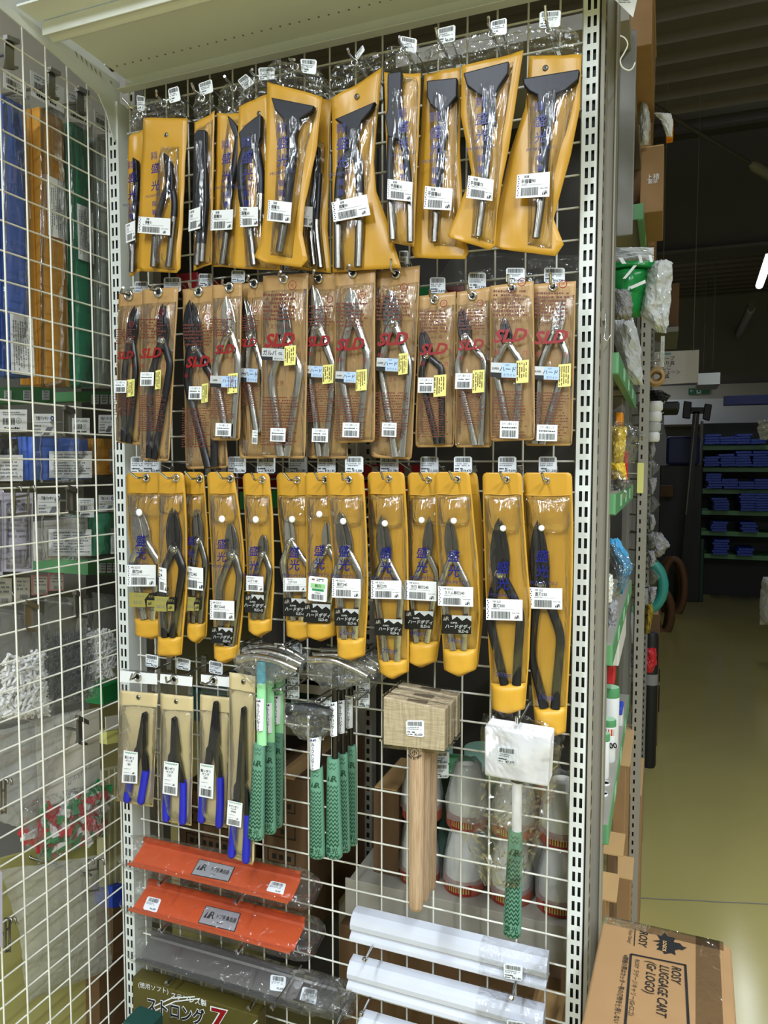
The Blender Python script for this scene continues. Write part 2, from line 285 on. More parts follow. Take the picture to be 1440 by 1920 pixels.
# ================================================================== setting
def slab(name, x0, x1, y0, y1, z0, z1, m, kind='structure'):
    return MB().box(x0, x1, y0, y1, z0, z1).build(name, m, kind=kind)
slab('floor', -3.5, 4.6, -5.5, 9.6, -0.1, 0.0, M['floor'])
slab('wall_back', -3.5, 4.6, 9.55, 9.7, 0, 4.3, M['wall'])
slab('wall_right', 4.5, 4.6, -5.5, 9.6, 0, 4.3, M['wall'])
slab('wall_front', -3.5, 4.6, -5.6, -5.5, 0, 4.3, M['shopw']); slab('wall_far_left', -3.6, -3.5, -5.5, 9.6, 0, 4.3, M['shopw'])
# corrugated roof deck, ribs across the aisle
b = MB(); y = -5.5; zc = 3.75; prof = []
while y < 9.6: prof += [(y, zc), (y + 0.10, zc), (y + 0.125, zc + 0.06), (y + 0.19, zc + 0.06), (y + 0.215, zc)]; y += 0.215
v = [(x, a, z) for x in (-3.5, 4.6) for a, z in prof]; n = len(prof)
b.add(v, [(i, i + 1, n + i + 1, n + i) for i in range(n - 1)]).build('ceiling', M['deck'], kind='structure', recalc=False)
# steel beam under the deck
b = MB(); b.box(-3.5, 4.5, 4.0, 4.02, 2.88, 3.60); b.box(-3.5, 4.5, 3.9, 4.12, 2.86, 2.88); b.box(-3.5, 4.5, 3.9, 4.12, 3.60, 3.62)
tag(b.build('roof_beam', M['beamm']), 'dark steel roof beam crossing above the far end of the aisle', 'beam')
# brace rod with turnbuckle
a0, a1 = U(1222, 196, 2.6), U(1470, 345, 3.7); rt = root('brace_rod', a0, 'thin diagonal steel brace rod under the dark ceiling', 'brace')
MB().tube([a0 - (a1 - a0) * .2, a1], 0.011, n=8).build('rod', M['beamm'], rt); p = a0 + (a1 - a0) * .70; q = a0 + (a1 - a0) * .92
MB().tube([p, p + (q - p) * .15, p + (q - p) * .85, q], [0.013, 0.03, 0.03, 0.013], n=8).build('turnbuckle', M['dgrey'], rt)
# seam crack across the floor
pts = [WZ(x, y, 0.0012) for x, y in ((1195, 1683), (1240, 1686), (1300, 1688), (1345, 1691), (1400, 1693), (1470, 1697))]
b = MB()
for p, q in zip(pts, pts[1:]): d = Vector((0, 0.003, 0)); b.add([p - d, q - d, q + d, p + d], [(0, 1, 2, 3)])
b.build('floor_seam', M['dgrey'], kind='structure', recalc=False)

# ================================================================== slotted uprights
def post(name, label, x0, x1, yf, yb, z0, z1, slots, zs, pitch=0.02502, sh=0.0160, sw=0.0047, m='white', side=None, group='slotted shelf uprights'):
    """hollow upright with real slots punched in its front face; slots = x centres"""
    b = MB(); xs = [x0]
    for c in slots: xs += [c - sw / 2, c + sw / 2]
    xs.append(x1); z = zs
    zz = [z0]
    while z < z1 - sh: zz += [z, z + sh]; z += pitch
    zz.append(z1)
    for i in range(len(xs) - 1):
        for j in range(len(zz) - 1):
            if i % 2 and j % 2: continue
            b.add([(xs[i], yf, zz[j]), (xs[i + 1], yf, zz[j]), (xs[i + 1], yf, zz[j + 1]), (xs[i], yf, zz[j + 1])], [(0, 1, 2, 3)])
    b.add([(x0, yf, z0), (x0, yf, z1), (x0, yb, z1), (x0, yb, z0)], [(0, 1, 2, 3)])
    b.add([(x1, yf, z0), (x1, yb, z0), (x1, yb, z1), (x1, yf, z1)], [(0, 1, 2, 3)])
    b.add([(x0, yb, z0), (x0, yb, z1), (x1, yb, z1), (x1, yb, z0)], [(0, 1, 2, 3)])
    yi = yf + (.007 if yb > yf else -.007); b.add([(x0 + .0005, yi, z0), (x0 + .0005, yi, z1), (x1 - .0005, yi, z1), (x1 - .0005, yi, z0)], [(0, 1, 2, 3)], 1)  # near-black plate behind the slots stands in for the shade inside
    # folded rims beside the face
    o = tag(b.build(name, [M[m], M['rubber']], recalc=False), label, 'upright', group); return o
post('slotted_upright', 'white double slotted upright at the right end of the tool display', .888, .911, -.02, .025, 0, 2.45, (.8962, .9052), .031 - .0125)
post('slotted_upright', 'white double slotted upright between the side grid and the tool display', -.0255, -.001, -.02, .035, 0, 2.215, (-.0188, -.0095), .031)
# folded grey gondola corner post behind the right upright
b = MB(); b.box(.9135, .920, -.012, .07, 0, 2.55); b.box(.918, .934, .055, .068, 0, 2.55); b.box(.931, .9345, .05, .10, 0, 2.55)
gp = root('gondola_corner_post', (.93, .06, 0), 'grey folded corner post just right of the white slotted upright', 'post')
b.build('post_body', M['grey'], gp, bevel=.0015)
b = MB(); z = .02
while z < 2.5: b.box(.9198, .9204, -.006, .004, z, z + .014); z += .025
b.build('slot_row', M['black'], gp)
b = MB(); p = U(1120, 590, .04)
b.box(.912, .924, .03, .052, p.z - .012, p.z + .008, 0)
b.tube([(.924, .04, p.z), (.926, .03, p.z - .02), (.923, .028, p.z - .04), (.928, .028, p.z - .046), (.934, .03, p.z - .036)], .0011, 1, 6)
tag(b.build('spring_clip', [M['grey'], M['chrome']]), 'small metal clip with bent wire on the grey corner post', 'clip')
# back uprights of the gondola seen through the grid
for i, (px, Y, xr) in enumerate(((655, .47, .06), (690, .50, .022), (262, .10, .06), (300, .3, .03))):
    x = U(px, 1700, Y).x
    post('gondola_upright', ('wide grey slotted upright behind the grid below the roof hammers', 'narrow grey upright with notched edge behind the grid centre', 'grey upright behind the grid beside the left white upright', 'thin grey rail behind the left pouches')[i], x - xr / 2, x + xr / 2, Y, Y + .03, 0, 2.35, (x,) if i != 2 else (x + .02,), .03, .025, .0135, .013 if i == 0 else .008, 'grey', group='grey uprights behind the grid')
# ================================================================== wire grids
def grid_panel(name, label, lines_a, lines_b, f, r, m='wire'):
    b = MB()
    for a in lines_a: b.tube(f(a, 0), r, 0, 8)
    for c in lines_b: b.tube(f(c, 1), r, 0, 8)
    return tag(b.build(name, M[m]), label, 'wire grid')
xs = [-.001 + .0375 * 0 - .036, *[.05 * k for k in range(1, 18)], .888]
grid_panel('wire_grid_panel', 'white wire grid panel carrying all the hanging tools', [.0125] + [.05 * k for k in range(1, 18)] + [.886], [Z0 - .05 * r for r in range(-3, 42)],
    lambda a, k: [(a, .0, .1), (a, .0, 2.36)] if k == 0 else [(.008, -.0034, a), (.888, -.0034, a)], .0017)
XL = -.0274
grid_panel('wire_grid_panel', 'white wire grid panel at the left side facing the aisle', [-.0228 - .05 * k for k in range(0, 12)], [Z0 + .0035 - .05 * r for r in range(-3, 42)],
    lambda a, k: [(XL, a, .1), (XL, a, 2.36)] if k == 0 else [(XL - .0033, -.6, a), (XL - .0033, -.018, a)], .00165)
# ================================================================== top shelf
zt = 2.235
rt = root('steel_shelf', (.43, -.1, zt), 'white steel shelf board above the tool display with folded lips', 'shelf')
b = MB(); b.box(.012, 1.3, -.216, .0, zt + .024, zt + .030); b.box(.012, 1.3, -.012, -.008, zt, zt + .03); b.box(.004, 1.3, -.028, -.008, zt - .002, zt)
b.build('shelf_deck', M['white'], rt, bevel=.001)
b = MB(); P = [(-.186, zt + .001), (-.192, zt - .0012), (-.199, zt + .0022), (-.205, zt + .003), (-.209, zt + .0005), (-.2147, zt - .0015), (-.2174, zt + .0200), (-.2125, zt + .0236), (-.186, zt + .0236)]
v = [(x, y, z) for x in (.009, 1.32) for y, z in P]; n = len(P)
b.add(v, [tuple(range(n))[::-1], tuple(range(n, 2 * n))] + [(i, (i + 1) % n, n + (i + 1) % n, n + i) for i in range(n)]).build('front_lip', M['white'], rt, bevel=.0015)
b = MB()
for i in range(60):
    x = .03 + i * .0185; b.lathe((x, -.055, zt + .0236), (0, 0, -1), [(.0018, 0), (.0018, .0006)], 0, 8)
b.build('perforation_row', M['dgrey'], rt)
rt2 = root('steel_shelf', (.43, -.24, 2.256), 'underside of the nearer white shelf board at the top left edge', 'shelf')
MB().box(.004, 1.3, -.262, -.2185, 2.2560, 2.2595).build('shelf_deck', M['white'], rt2)
# side bracket plate holding the shelf
pl = Pl(100, 100, X=-.006); b = MB()
pts = [(-90, -70), (60, -40), (212, 150), (224, 168), (224, 262), (215, 268), (205, 235), (195, 195), (180, 168), (0, 15), (-90, -60)]
b.prism(pl, [(224, 150), (224, 250), (214, 266), (206, 240), (199, 212), (183, 176), (90, 92), (-40, -18), (-60, -110), (60, -10)], -.001, .0012)
br = tag(b.build('shelf_bracket', M['white']), 'white sheet metal shelf bracket hooked into the left upright', 'bracket')
b = MB()
for x, y in ((143, 100), (153, 108), (162, 116), (171, 124), (179, 131), (188, 138)):
    b.prism(pl, [(x - 4, y - 5), (x, y), (x + 1, y + 9), (x - 2, y + 2)], .0013, .0019)
b.prism(pl, [(205, 150), (208, 153), (209, 158), (206, 156)], .0013, .0017); b.build('punched_tab', M['grey'], br)
# ================================================================== hooks, tags, stickers
def price_tag(parent, pl, q, w, price, seed=1):
    b = MB(); Q = Quad(pl, q, w); b.card(Q, .0008, 0, .09)
    b.bars(Q, .1, .07, .9, .34, 1, 20, seed); b.dash(Q, .08, .40, .85, .62, 2, 2, .6, seed, .07); b.dash(Q, .06, .68, .5, .80, 1, 1, .8, seed + 3, .05, .1)
    if price: b.tq(Q, price, .68, .87, .2, 1, bold=.02)
    b.dash(Q, .06, .85, .35, .94, 1, 1, .8, seed + 5, .04, .1)
    return b.build('price_tag', [M['tagw'], M['ink'], M['gink']], parent, recalc=False)
def hook(desc, ex, ey, Y, tx, ty, tagq, price, seed, tw=.004, group='chrome display hooks'):
    E = U(ex, ey, Y); r = root('display_hook', E, ('tagged chrome hook holding ' if tagq else 'chrome hook holding ') + desc, 'hook', group)
    T = U(tx, ty, Y - .036); k = Vector((E.x, Y - .024, E.z)); b = MB()
    b.tube([(E.x, -.002, E.z + .002), (E.x, Y * .5, E.z + .001), E, k, k.lerp(T, .25) + Vector((0, 0, -.002)), k.lerp(T, .6), T], .0021, 0, 8)
    b.build('hook_wire', M['chrome'], r)
    MB().box(E.x - .006, E.x + .006, -.009, -.003, E.z - .012, E.z + .022).build('wall_clip', M['steelhook'], r, bevel=.001)
    if tagq:
        pl = Pl((tagq[0] + tagq[2]) / 2 if not hasattr(tagq[0], '__len__') else tagq[0][0], ey, Y + tw); price_tag(r, pl, tagq, 0, price, seed)
        E2 = Vector((E.x + .006, -.003, E.z + .012)); Q = Quad(pl, tagq, 0); p = Q.P(.5, .12, -.002)
        MB().tube([E2, Vector((p.x, p.y + .02, p.z)), p], .0012, 0, 6).build('tag_wire', M['chrome'], r)
    return r
def eyelet(parent, pl, px, py, rpx, w):
    O = pl.P(px, py, w); k = rpx * pl.k; b = MB(); b.ring(O, pl.n, k * .74, k * .28, 0, 20, 8); b.lathe(O - pl.n * .002, pl.n, [(k * .55, 0), (k * .55, .0012)], 1, 16)  # black disc stands in for the dark seen through the hole
    return b.build('eyelet', [M['chrome'], M['black']], parent)
def mr_logo(b, Q, a, c, h, m):                        # two slanted triangles and an R
    z = h; r = Q.H / Q.W
    for x0 in (0, .42): b.add([Q.P(a + x0 * z * r, c + z, .0005), Q.P(a + (x0 + .36) * z * r, c + z, .0005), Q.P(a + (x0 + .36) * z * r, c, .0005)], [(0, 1, 2)], m)
    b.tq(Q, 'R', a + 1.12 * z * r, c + z * .5, z * 1.3, m, bold=.01)
def product_label(parent, pl, q, w, title, sub, seed=1, chk=True):
    b = MB(); Q = Quad(pl, q, w); b.card(Q); b.tq(Q, sub, .30, .12, .13, 1, .9); b.tq(Q, title, .16 + .036 * len(title) * 1.1, .31, .2, 1, .8, bold=.012)
    b.bars(Q, .15, .58, .68, .92, 1, 24, seed); b.rq(Q, .15, .47, .8, .48, 2); b.dash(Q, .15, .43, .4, .46, 1, 2, .8, seed, .03)
    b.dash(Q, .72, .62, .97, .67, 1, 2, .8, seed + 1, .02, .05); mr_logo(b, Q, .78, .74, .17, 1)
    if chk:
        for i in range(9): b.rq(Q, .03 + .02 * (i % 2), .06 + i * .1, .06 + .02 * (i % 2), .11 + i * .1, 3)
    return b.build('product_label', [M['label'], M['ink'], M['gink'], M['navy']], parent, recalc=False)
def body_sticker(parent, pl, q, w, kind='black'):
    b = MB(); Q = Quad(pl, q, w); b.card(Q)
    if kind == 'black':
        for pts in (((.0, .34), (.16, .16), (.3, .34)), ((.26, .36), (.44, .12), (.66, .38)), ((.6, .38), (.78, .10), (1, .34))):
            pass
        b.add([Q.P(*p, .0002) for p in ((.34, 0), (1, 0), (1, .30), (.84, .12), (.7, .28), (.52, .06), (.36, .24))], [tuple(range(7))], 1)
        mr_logo(b, Q, .05, .07, .22, 2); b.tq(Q, 'SUPER', .42, .40, .12, 1, 1.1, .02); b.tq(Q, 'ハードボディ', .56, .60, .25, 1, .95, .015, .15); b.tq(Q, 'SLD-α', .74, .84, .2, 1, 1, .02)
        mats = [M['sblack'], M['silver'], M['grey']]
    else:
        b.add([Q.P(*p, .0002) for p in ((0, 0), (.72, 0), (.55, .45), (.6, 1), (0, 1))], [tuple(range(5))], 1)
        b.tq(Q, 'ステンレス', .36, .22, .22, 2, .8, .01); b.tq(Q, 'ボディ', .8, .24, .22, 1, .8, .015); b.tq(Q, 'SLD-Ω', .3, .66, .28, 2, .9, .02)
        b.rq(Q, .64, .5, .96, .96, 1, .0003); mr_logo(b, Q, .68, .6, .22, 0); mats = [M['sblack'], M['gold'], M['dgrey']]
    return b.build('brand_sticker', mats, parent, recalc=False)
def brand_print(parent, pl, x, ys, size, w, extra=None, latin=True):
    b = MB()
    for c, y in zip('盛光', ys): b.textp(pl, c, x, y, size * 1.12, w, 0, bold=.012, shear=.08)
    if latin: b.textp(pl, 'MORIMITSU', x, ys[1] + size * 1.0, size * .42, w, 1, sx=1.15)
    for c, y, z in extra or (): b.textp(pl, c, x - 2, y, z, w, 0, bold=.006)
    return b.build('brand_print', [M['blue'], M['navy']], parent, recalc=False)

# ================================================================== shears and tongs
def shears(name, label, group, pl, tip, piv, bows, bots, wd, rb, re, mt, w=.0065, mirror=False, bolt='chrome', wb=None, bulge=.55):
    """two curved blades, a pivot bolt and two bowed handles; pixel outline on plane pl, real thickness"""
    r = root(name, pl.P(*piv, w), label, 'shears', group); k = pl.k
    T = Vector(pl.uv(*tip)); Pv = Vector(pl.uv(*piv)); ax = Pv - T; Ln = ax.length; ax /= Ln; nr = Vector((-ax.y, ax.x))
    if nr.x < 0: nr = -nr
    W = wd * k / 2; s = -1 if mirror else 1
    lf = [(0, 0), (.12, .42), (.28, .72), (.5, .95), (.72, 1.0), (.9, .9), (1.08, .8)]
    def pt(t, o): q = T + ax * (Ln * t) + nr * (W * o * s); return (q.x, q.y)
    A = [pt(t, -o) for t, o in lf] + [pt(1.12, .1), pt(.9, .25), pt(.6, .22), pt(.3, .12), pt(.1, .04)]
    B = [pt(.05, .1), pt(.12, .36), pt(.28, .62), pt(.5, .85), pt(.72, .98), pt(.9, .92), pt(1.08, .85), pt(1.12, -.1), pt(.85, -.1), pt(.5, .0), pt(.2, 0)]
    front = MB().prism(pl, A, w - .0002, w + .0038, 0, False).build('blade', M[mt[0]], r, bevel=min(.0016, W * .22), seg=3)
    MB().prism(pl, B, w - .0038, w + .0006, 0, False).build('blade', M[mt[0]], r, bevel=min(.0014, W * .2), seg=3)
    for i in (0, 1):
        sd = -1 if i == 0 else 1
        c = lambda t, o: pl.at(*(T + ax * (Ln * t) + nr * (W * o)), w + (.001 if (i == 0) != mirror else -.0008))
        Bw = pl.P(*bows[i], w); En = pl.P(*bots[i], w); s0 = c(.86, -sd * .25); s1 = c(1.08, sd * .30)
        m1 = s1.lerp(Bw, .5) + pl.u * (sd * W * .10); m2 = Bw.lerp(En, .33) + pl.u * (sd * W * .10 * bulge); m3 = Bw.lerp(En, .68)
        R0 = W * .52; rbk, rek = rb * k, re * k
        pts = [s0, s1, m1, Bw, m2, m3, En]; rad = [R0, R0 * 1.02, (R0 + rbk) / 2, rbk, rbk * .97, (rbk + rek) / 2, rek]
        P2 = []; R2 = []
        for a in range(len(pts) - 1):                 # smooth the path
            p0, p1, p2, p3 = pts[max(a - 1, 0)], pts[a], pts[a + 1], pts[min(a + 2, len(pts) - 1)]
            for j in range(4):
                t = j / 4; P2.append(.5 * ((2 * p1) + (p2 - p0) * t + (2 * p0 - 5 * p1 + 4 * p2 - p3) * t * t + (3 * p1 - p0 - 3 * p2 + p3) * t ** 3)); R2.append(rad[a] + (rad[a + 1] - rad[a]) * t)
        P2.append(pts[-1]); R2.append(rad[-1])
        MB().tube(P2, R2, 0, 12, pl.n, .62).build('handle', M[mt[1]], r)
    b = MB(); b.lathe(pl.P(*piv, w + .003), pl.n, [(W * .40, 0), (W * .42, .0022), (W * .34, .0034), (W * .12, .0038), (.0003, .0039)], 0, 18); b.ring(pl.P(*piv, w + .0042), pl.n, W * .52, W * .07, 0, 18, 6)
    b.build('pivot_bolt', M[bolt], front)
    return r
def smooth_path(pts, k=4):
    out = []
    for a in range(len(pts) - 1):
        p0, p1, p2, p3 = pts[max(a - 1, 0)], pts[a], pts[a + 1], pts[min(a + 2, len(pts) - 1)]
        for j in range(k):
            t = j / k; out.append(.5 * ((2 * p1) + (p2 - p0) * t + (2 * p0 - 5 * p1 + 4 * p2 - p3) * t * t + (3 * p1 - p0 - 3 * p2 + p3) * t ** 3))
    return out + [pts[-1]]
def tongs(label, pl, head, handles, r0, r1, w=.008, group='forged seaming tongs', headm='forged', hm='msteel', name='seaming_tongs', piv=None):
    p0 = pl.P(*head[0], w); r = root(name, p0, label, 'tongs', group)
    MB().prism(pl, head, w - .005, w + .006).build('jaw', M[headm], r, bevel=.0022, seg=3)
    for h in handles:
        pts = smooth_path([pl.P(x, y, w) for x, y in h]); n = len(pts); rad = [(r0 + (r1 - r0) * i / (n - 1)) * pl.k for i in range(n)]
        cut = int(n * .55); b = MB(); b.tube(pts[:cut + 1], rad[:cut + 1], 0, 10, pl.n, .8); b.tube(pts[cut:], rad[cut:], 1, 10, pl.n, .8); b.build('handle', [M[headm], M[hm]], r)
    if piv: MB().lathe(pl.P(*piv, w + .004), pl.n, [(.0055, 0), (.0055, .003), (.003, .0045), (.0002, .0048)], 0, 16).build('rivet', M['dsteel'], r)
    return r
# ================================================================== row three: mustard snap sheaths
def edge_rows(Le, Re, y0, y1, n=10):
    def at(E, y):
        if y <= E[0][1]: return E[0][0]
        for a, b in zip(E, E[1:]):
            if y <= b[1]: t = (y - a[1]) / (b[1] - a[1]); return a[0] + (b[0] - a[0]) * t
        return E[-1][0]
    return [(at(Le, y0 + (y1 - y0) * i / n), at(Re, y0 + (y1 - y0) * i / n), y0 + (y1 - y0) * i / n) for i in range(n + 1)]
def sheath(i, desc, Y, top, Le, Re, pk, yb, tip, eye, snap, htip, tagx, price, sh, lab, stk, txt, mm=None, plain=False):
    pl = Pl(eye[0], eye[1], Y); E = pl.P(*eye)
    r = root('sheath_pouch', E, desc, 'tool pouch', 'mustard snap sheaths in the third row')
    full = edge_rows(Le, Re, top, yb, 14); a = full[0]
    rows = [(a[0] + 7, a[1] - 7, top), (a[0] + 2.5, a[1] - 2.5, top + 2.5), (a[0], a[1], top + 8)] + full[2:] + [(tip[0] - 3, tip[0] + 3, tip[1])]
    b = MB(); b.sheet(pl, rows, -.0008, .0016, 0, 8, 40, .0012, i)
    sy = eye[1] + 27; q = edge_rows(Le, Re, sy, sy, 1)[0]; b.tube([pl.P(q[0] + 3, sy, .0012), pl.P((q[0] + q[1]) / 2, sy + 2, .0014), pl.P(q[1] - 3, sy, .0012)], .0008, 0, 6)
    bk = b.build('backing', M['mustard'], r)
    eyelet(bk, pl, eye[0], eye[1], 6.6, .0014)
    hook(desc.split(',')[0], eye[0], eye[1], Y, htip[0], htip[1], (tagx - 17, 856, tagx + 17, 887) if tagx else None, price, i, .035)
    if plain: return
    pr = [(x + 1.5, z - 1.5, y) for x, z, y in edge_rows(Le, Re, pk, yb, 5)]
    b = MB(); b.sheet(pl, pr + [(tip[0] - 2, tip[0] + 2, tip[1] - 2)], .0022, .0012, 0, 10, 14, .0006, i + 40, .011, 4)
    ol = [(x + .8, y) for x, z, y in pr] + [(tip[0], tip[1] - 1)] + [(z - .8, y) for x, z, y in pr[::-1]]
    b.tube([pl.P(x, y, .0026) for x, y in ol], .0009, 0, 6); b.build('pocket', M['mustard2'], r)
    fr = [(x + 2.5, z - 2.5, y) for x, z, y in edge_rows(Le, Re, sy + 2, pk + 3, 12)]
    MB().sheet(pl, fr, .002, .0002, 0, 12, 50, .0010, i + 3, .0125, 4).build('clear_front', M['filmw'], r)
    fl = [(x + 5, z - 5, y) for x, z, y in edge_rows(Le, Re, sy + 3, snap[1] + 9, 4)]; e = fl[-1]; fl[-1] = (e[0] + 6, e[1] - 6, e[2])
    flap = MB().sheet(pl, fl, .006, .0003, 0, 8, 14, .0014, i + 9, .0115, 3).build('clear_flap', M['filmw'], r)
    if snap[2] if len(snap) > 2 else True:
        O = pl.P(snap[0], snap[1], .0176); k = pl.k * 5.6
        MB().lathe(O, pl.n, [(k, 0), (k * 1.02, .0012), (k * .86, .0024), (k * .5, .0028), (.0002, .0029)], 0, 20).build('snap_button', M['snap'], flap)
    if txt: brand_print(r, pl, txt[0], txt[1:3], txt[3], .0166)
    if mm:
        b = MB(); b.textp(pl, mm[0], mm[1], mm[2], 12, .016, 0); b.build('size_print', M['navy'], r, recalc=False)
    if lab:
        x0, y0, x1, y1, sl, title, sub = lab
        product_label(r, pl, [(x0, y0), (x1, y0 + sl), (x1, y1 + sl), (x0, y1)], .0171, title, sub, i)
    if stk:
        x0, y0, x1, y1, kind = stk; body_sticker(r, pl, [(x0, y0), (x1, y0 + 2), (x1 - 1, y1 + 1), (x0, y1)], .0169, kind)
    if sh:
        kind, tp, pv, bw, bt, wd, rb, re, mt = sh[:9]
        shears('tin_shears', kind + ' inside the ' + desc.replace(' sheath', '').split(' with ')[0].split(',')[0], 'tin shears in the mustard sheaths', pl, tp, pv, bw, bt, wd, rb, re, mt, .0066, *(sh[9:]))
B, Dk, Ms = ('steel', 'steel'), ('dsteel', 'dsteel'), ('msteel', 'msteel')
sheath(1, 'mustard sheath leftmost in the third row, label 240', -.085, 886, [(237, 886), (240, 985), (249, 1060), (254, 1189)], [(313, 886), (318, 985), (318, 1120), (314, 1189)], 1159, 1189, (285, 1198), (275, 896), (273, 960), (241, 884), 262, '¥20,350',
    ('silver willow leaf shears', (262, 949), (273, 1014), ((253, 1056), (301, 1056)), ((275, 1160), (291, 1160)), 30, 7, 6.5, B), (250, 1057, 303, 1097, 0, '柳刃240', 'MR SLD-Ω'), (254, 1108, 306, 1135, 'gold'), (275, 1012, 1036, 21))
sheath(2, 'mustard sheath second from left in the third row, folded label', -.107, 885, [(296, 885), (297, 1060), (296, 1228)], [(345, 885), (351, 985), (351, 1110), (341, 1229)], 1193, 1227, (320, 1232), (331, 896.5), (328, 955, 0), (297, 884), 0, '',
    ('dark curved shears', (329, 950), (331, 1029), ((307, 1085), (346, 1068)), ((313, 1193), (327, 1193)), 28, 7, 6.5, Dk), (309, 1061, 323, 1106, 3, '24', 'MR'), (301, 1115, 340, 1143, 'gold'), None)
sheath(3, 'mustard sheath third from left in the third row, narrow and turned', -.086, 885, [(346, 885), (349, 985), (352, 1193)], [(383, 885), (390, 985), (393, 1090), (387, 1195)], 1166, 1192, (370, 1206), (375, 897.5), (368, 962, 0), (346, 884), 285, '¥22,440',
    ('bright snipe nosed shears', (373, 951), (376, 1014), ((366, 1060), (389, 1058)), ((366, 1166), (379, 1166)), 20, 6, 6, ('msteel', 'msteel')), (357.5, 1059, 391, 1101, 4, '倉刃240', 'MR'), (360, 1116, 385, 1142, 'gold'), (368, 1012, 1036, 15))
sheath(4, 'mustard sheath fourth from left in the third row, label near its foot', -.102, 885, [(389, 888), (393, 985), (397, 1047), (400, 1150), (402, 1233)], [(439, 886), (451, 964), (460, 1047), (456, 1150), (446, 1233)], 1208, 1232, (421, 1243), (432.5, 897), (427, 972), (406, 884), 444, '¥21,780',
    ('long jawed satin shears', (437, 977), (440, 1041), ((416, 1102), (453, 1085)), ((418, 1208), (437, 1208)), 25, 7, 7, Ms), (404, 1122, 449, 1158, 2, '柳刃Gold', 'MR SLD-α'), (406, 1172, 446, 1202, 'black'), (425, 1018, 1042, 18))
sheath(5, 'mustard sheath fifth from left in the third row, smallest shears', -.100, 887, [(455, 889), (460, 985), (464, 1100), (467, 1181)], [(506, 889), (512, 964), (514, 1100), (509, 1185)], 1160, 1182, (487, 1194), (492.5, 899.6), (489.6, 973), (471, 887), 499, '¥19,470',
    ('short gouge shears', (498, 1000), (497, 1039), ((479, 1095), (509, 1072)), ((481, 1160), (495, 1160)), 19, 6, 5.5, Ms), (471, 1077, 503, 1105, 2, 'エグリ180', 'MR SLD-α'), (469, 1111, 504, 1145, 'black'), (485, 1031, 1058, 18))
sheath(6, 'mustard sheath sixth from left in the third row, label 210', -.085, 886, [(518, 890), (523, 985), (531, 1047), (538, 1191)], [(579, 890), (590, 985), (594, 1060), (592, 1191)], 1161, 1191, (565, 1201), (557.7, 900), (557, 972.5), (531, 886), 558, '¥21,780',
    ('bright gouge shears with round bolt', (544, 966), (548, 1015), ((534, 1060), (582, 1066)), ((554, 1162), (568, 1162)), 21, 6.5, 6, B), (540, 1081, 584, 1106, 0, 'エグリ210', 'MR SLD-α'), (540, 1118, 584, 1152, 'black'), (560, 1033, 1057, 20))
sheath(7, 'mustard sheath seventh from left in the third row, green label', -.104, 886, [(572, 892), (574, 985), (575, 1191)], [(634, 890), (640, 985), (640, 1100), (630, 1191)], 1163, 1191, (601.5, 1202), (610, 899.6), (607.7, 963), (590, 886), 612, '¥18,140',
    ('slim bright shears', (617, 975), (617, 1027), ((592, 1064), (633, 1058)), ((595, 1163), (617, 1163)), 20, 6.5, 6, B), None, (577.5, 1128, 627.5, 1163, 'black'), (606.7, 1030, 1055, 20))
sheath(8, 'mustard sheath eighth from left in the third row, white label 240', -.122, 886, [(612, 890), (619, 985), (625, 1068), (630, 1150), (633, 1229)], [(682, 889), (688, 985), (691, 1080), (689, 1152), (684, 1227)], 1195, 1228, (658.7, 1238), (654.6, 899.6), (652, 976), (641, 886), 664, '¥15,580',
    ('broad bladed shears', (641, 957), (652.5, 1033), ((635, 1072), (677, 1079)), ((649, 1196), (668, 1196)), 29, 7, 6.5, ('msteel', 'steel')), (630.6, 1081, 683.7, 1117, 2, '柳刃240', 'MR SLD-α'), (635, 1137, 680, 1169, 'black'), (652.5, 1031, 1057, 21), ('240㎜', 658, 1183))
sheath(9, 'mustard sheath ninth from left in the third row, rounded top, 270', -.100, 885, [(690, 899), (691, 985), (697, 1080), (702, 1140), (712, 1263)], [(759, 893), (765, 1000), (767, 1150), (766, 1256)], 1236, 1259, (737, 1273), (729.6, 898), (729, 980), (714, 885), 730, '¥21,780',
    ('long bright shears', (719, 964), (725, 1047), ((705, 1095), (754, 1105)), ((727, 1237), (747, 1237)), 28, 7, 7, ('msteel', 'steel')), (703, 1085, 759, 1119, 1, '柳刃270', 'MR SLD-α'), (709, 1156, 761, 1187, 'black'), (730, 1034, 1061, 21), ('270㎜', 737, 1217))
sheath(10, 'mustard sheath tenth from left in the third row, red label text', -.085, 886, [(764.6, 892), (764, 1000), (764, 1240)], [(822, 890), (836, 985), (838, 1080), (832, 1150), (819, 1238)], 1202, 1239, (790, 1251), (803.7, 900), (797, 974), (787, 887), 805, '¥21,020',
    ('left handed shears', (807, 967), (804, 1036), ((773, 1110), (822, 1081)), ((783, 1203), (803, 1203)), 22, 7, 6.5, ('msteel', 'steel'), True), (765.6, 1085, 824, 1121, 3, '左刃 柳刃240', 'MR SLD-α'), (765, 1141, 818, 1175, 'black'), (797, 1034, 1061, 20), ('240㎜', 788, 1184))
sheath(12, 'empty looking mustard sheath mostly hidden behind the slim 240 sheath', -.066, 886, [(842, 890), (845, 1250)], [(896, 890), (905, 985), (906, 1156), (896, 1250)], 1216, 1250, (868, 1262), (868, 899), (866, 975), (850, 886), 0, '', None, None, None, None, None, True)
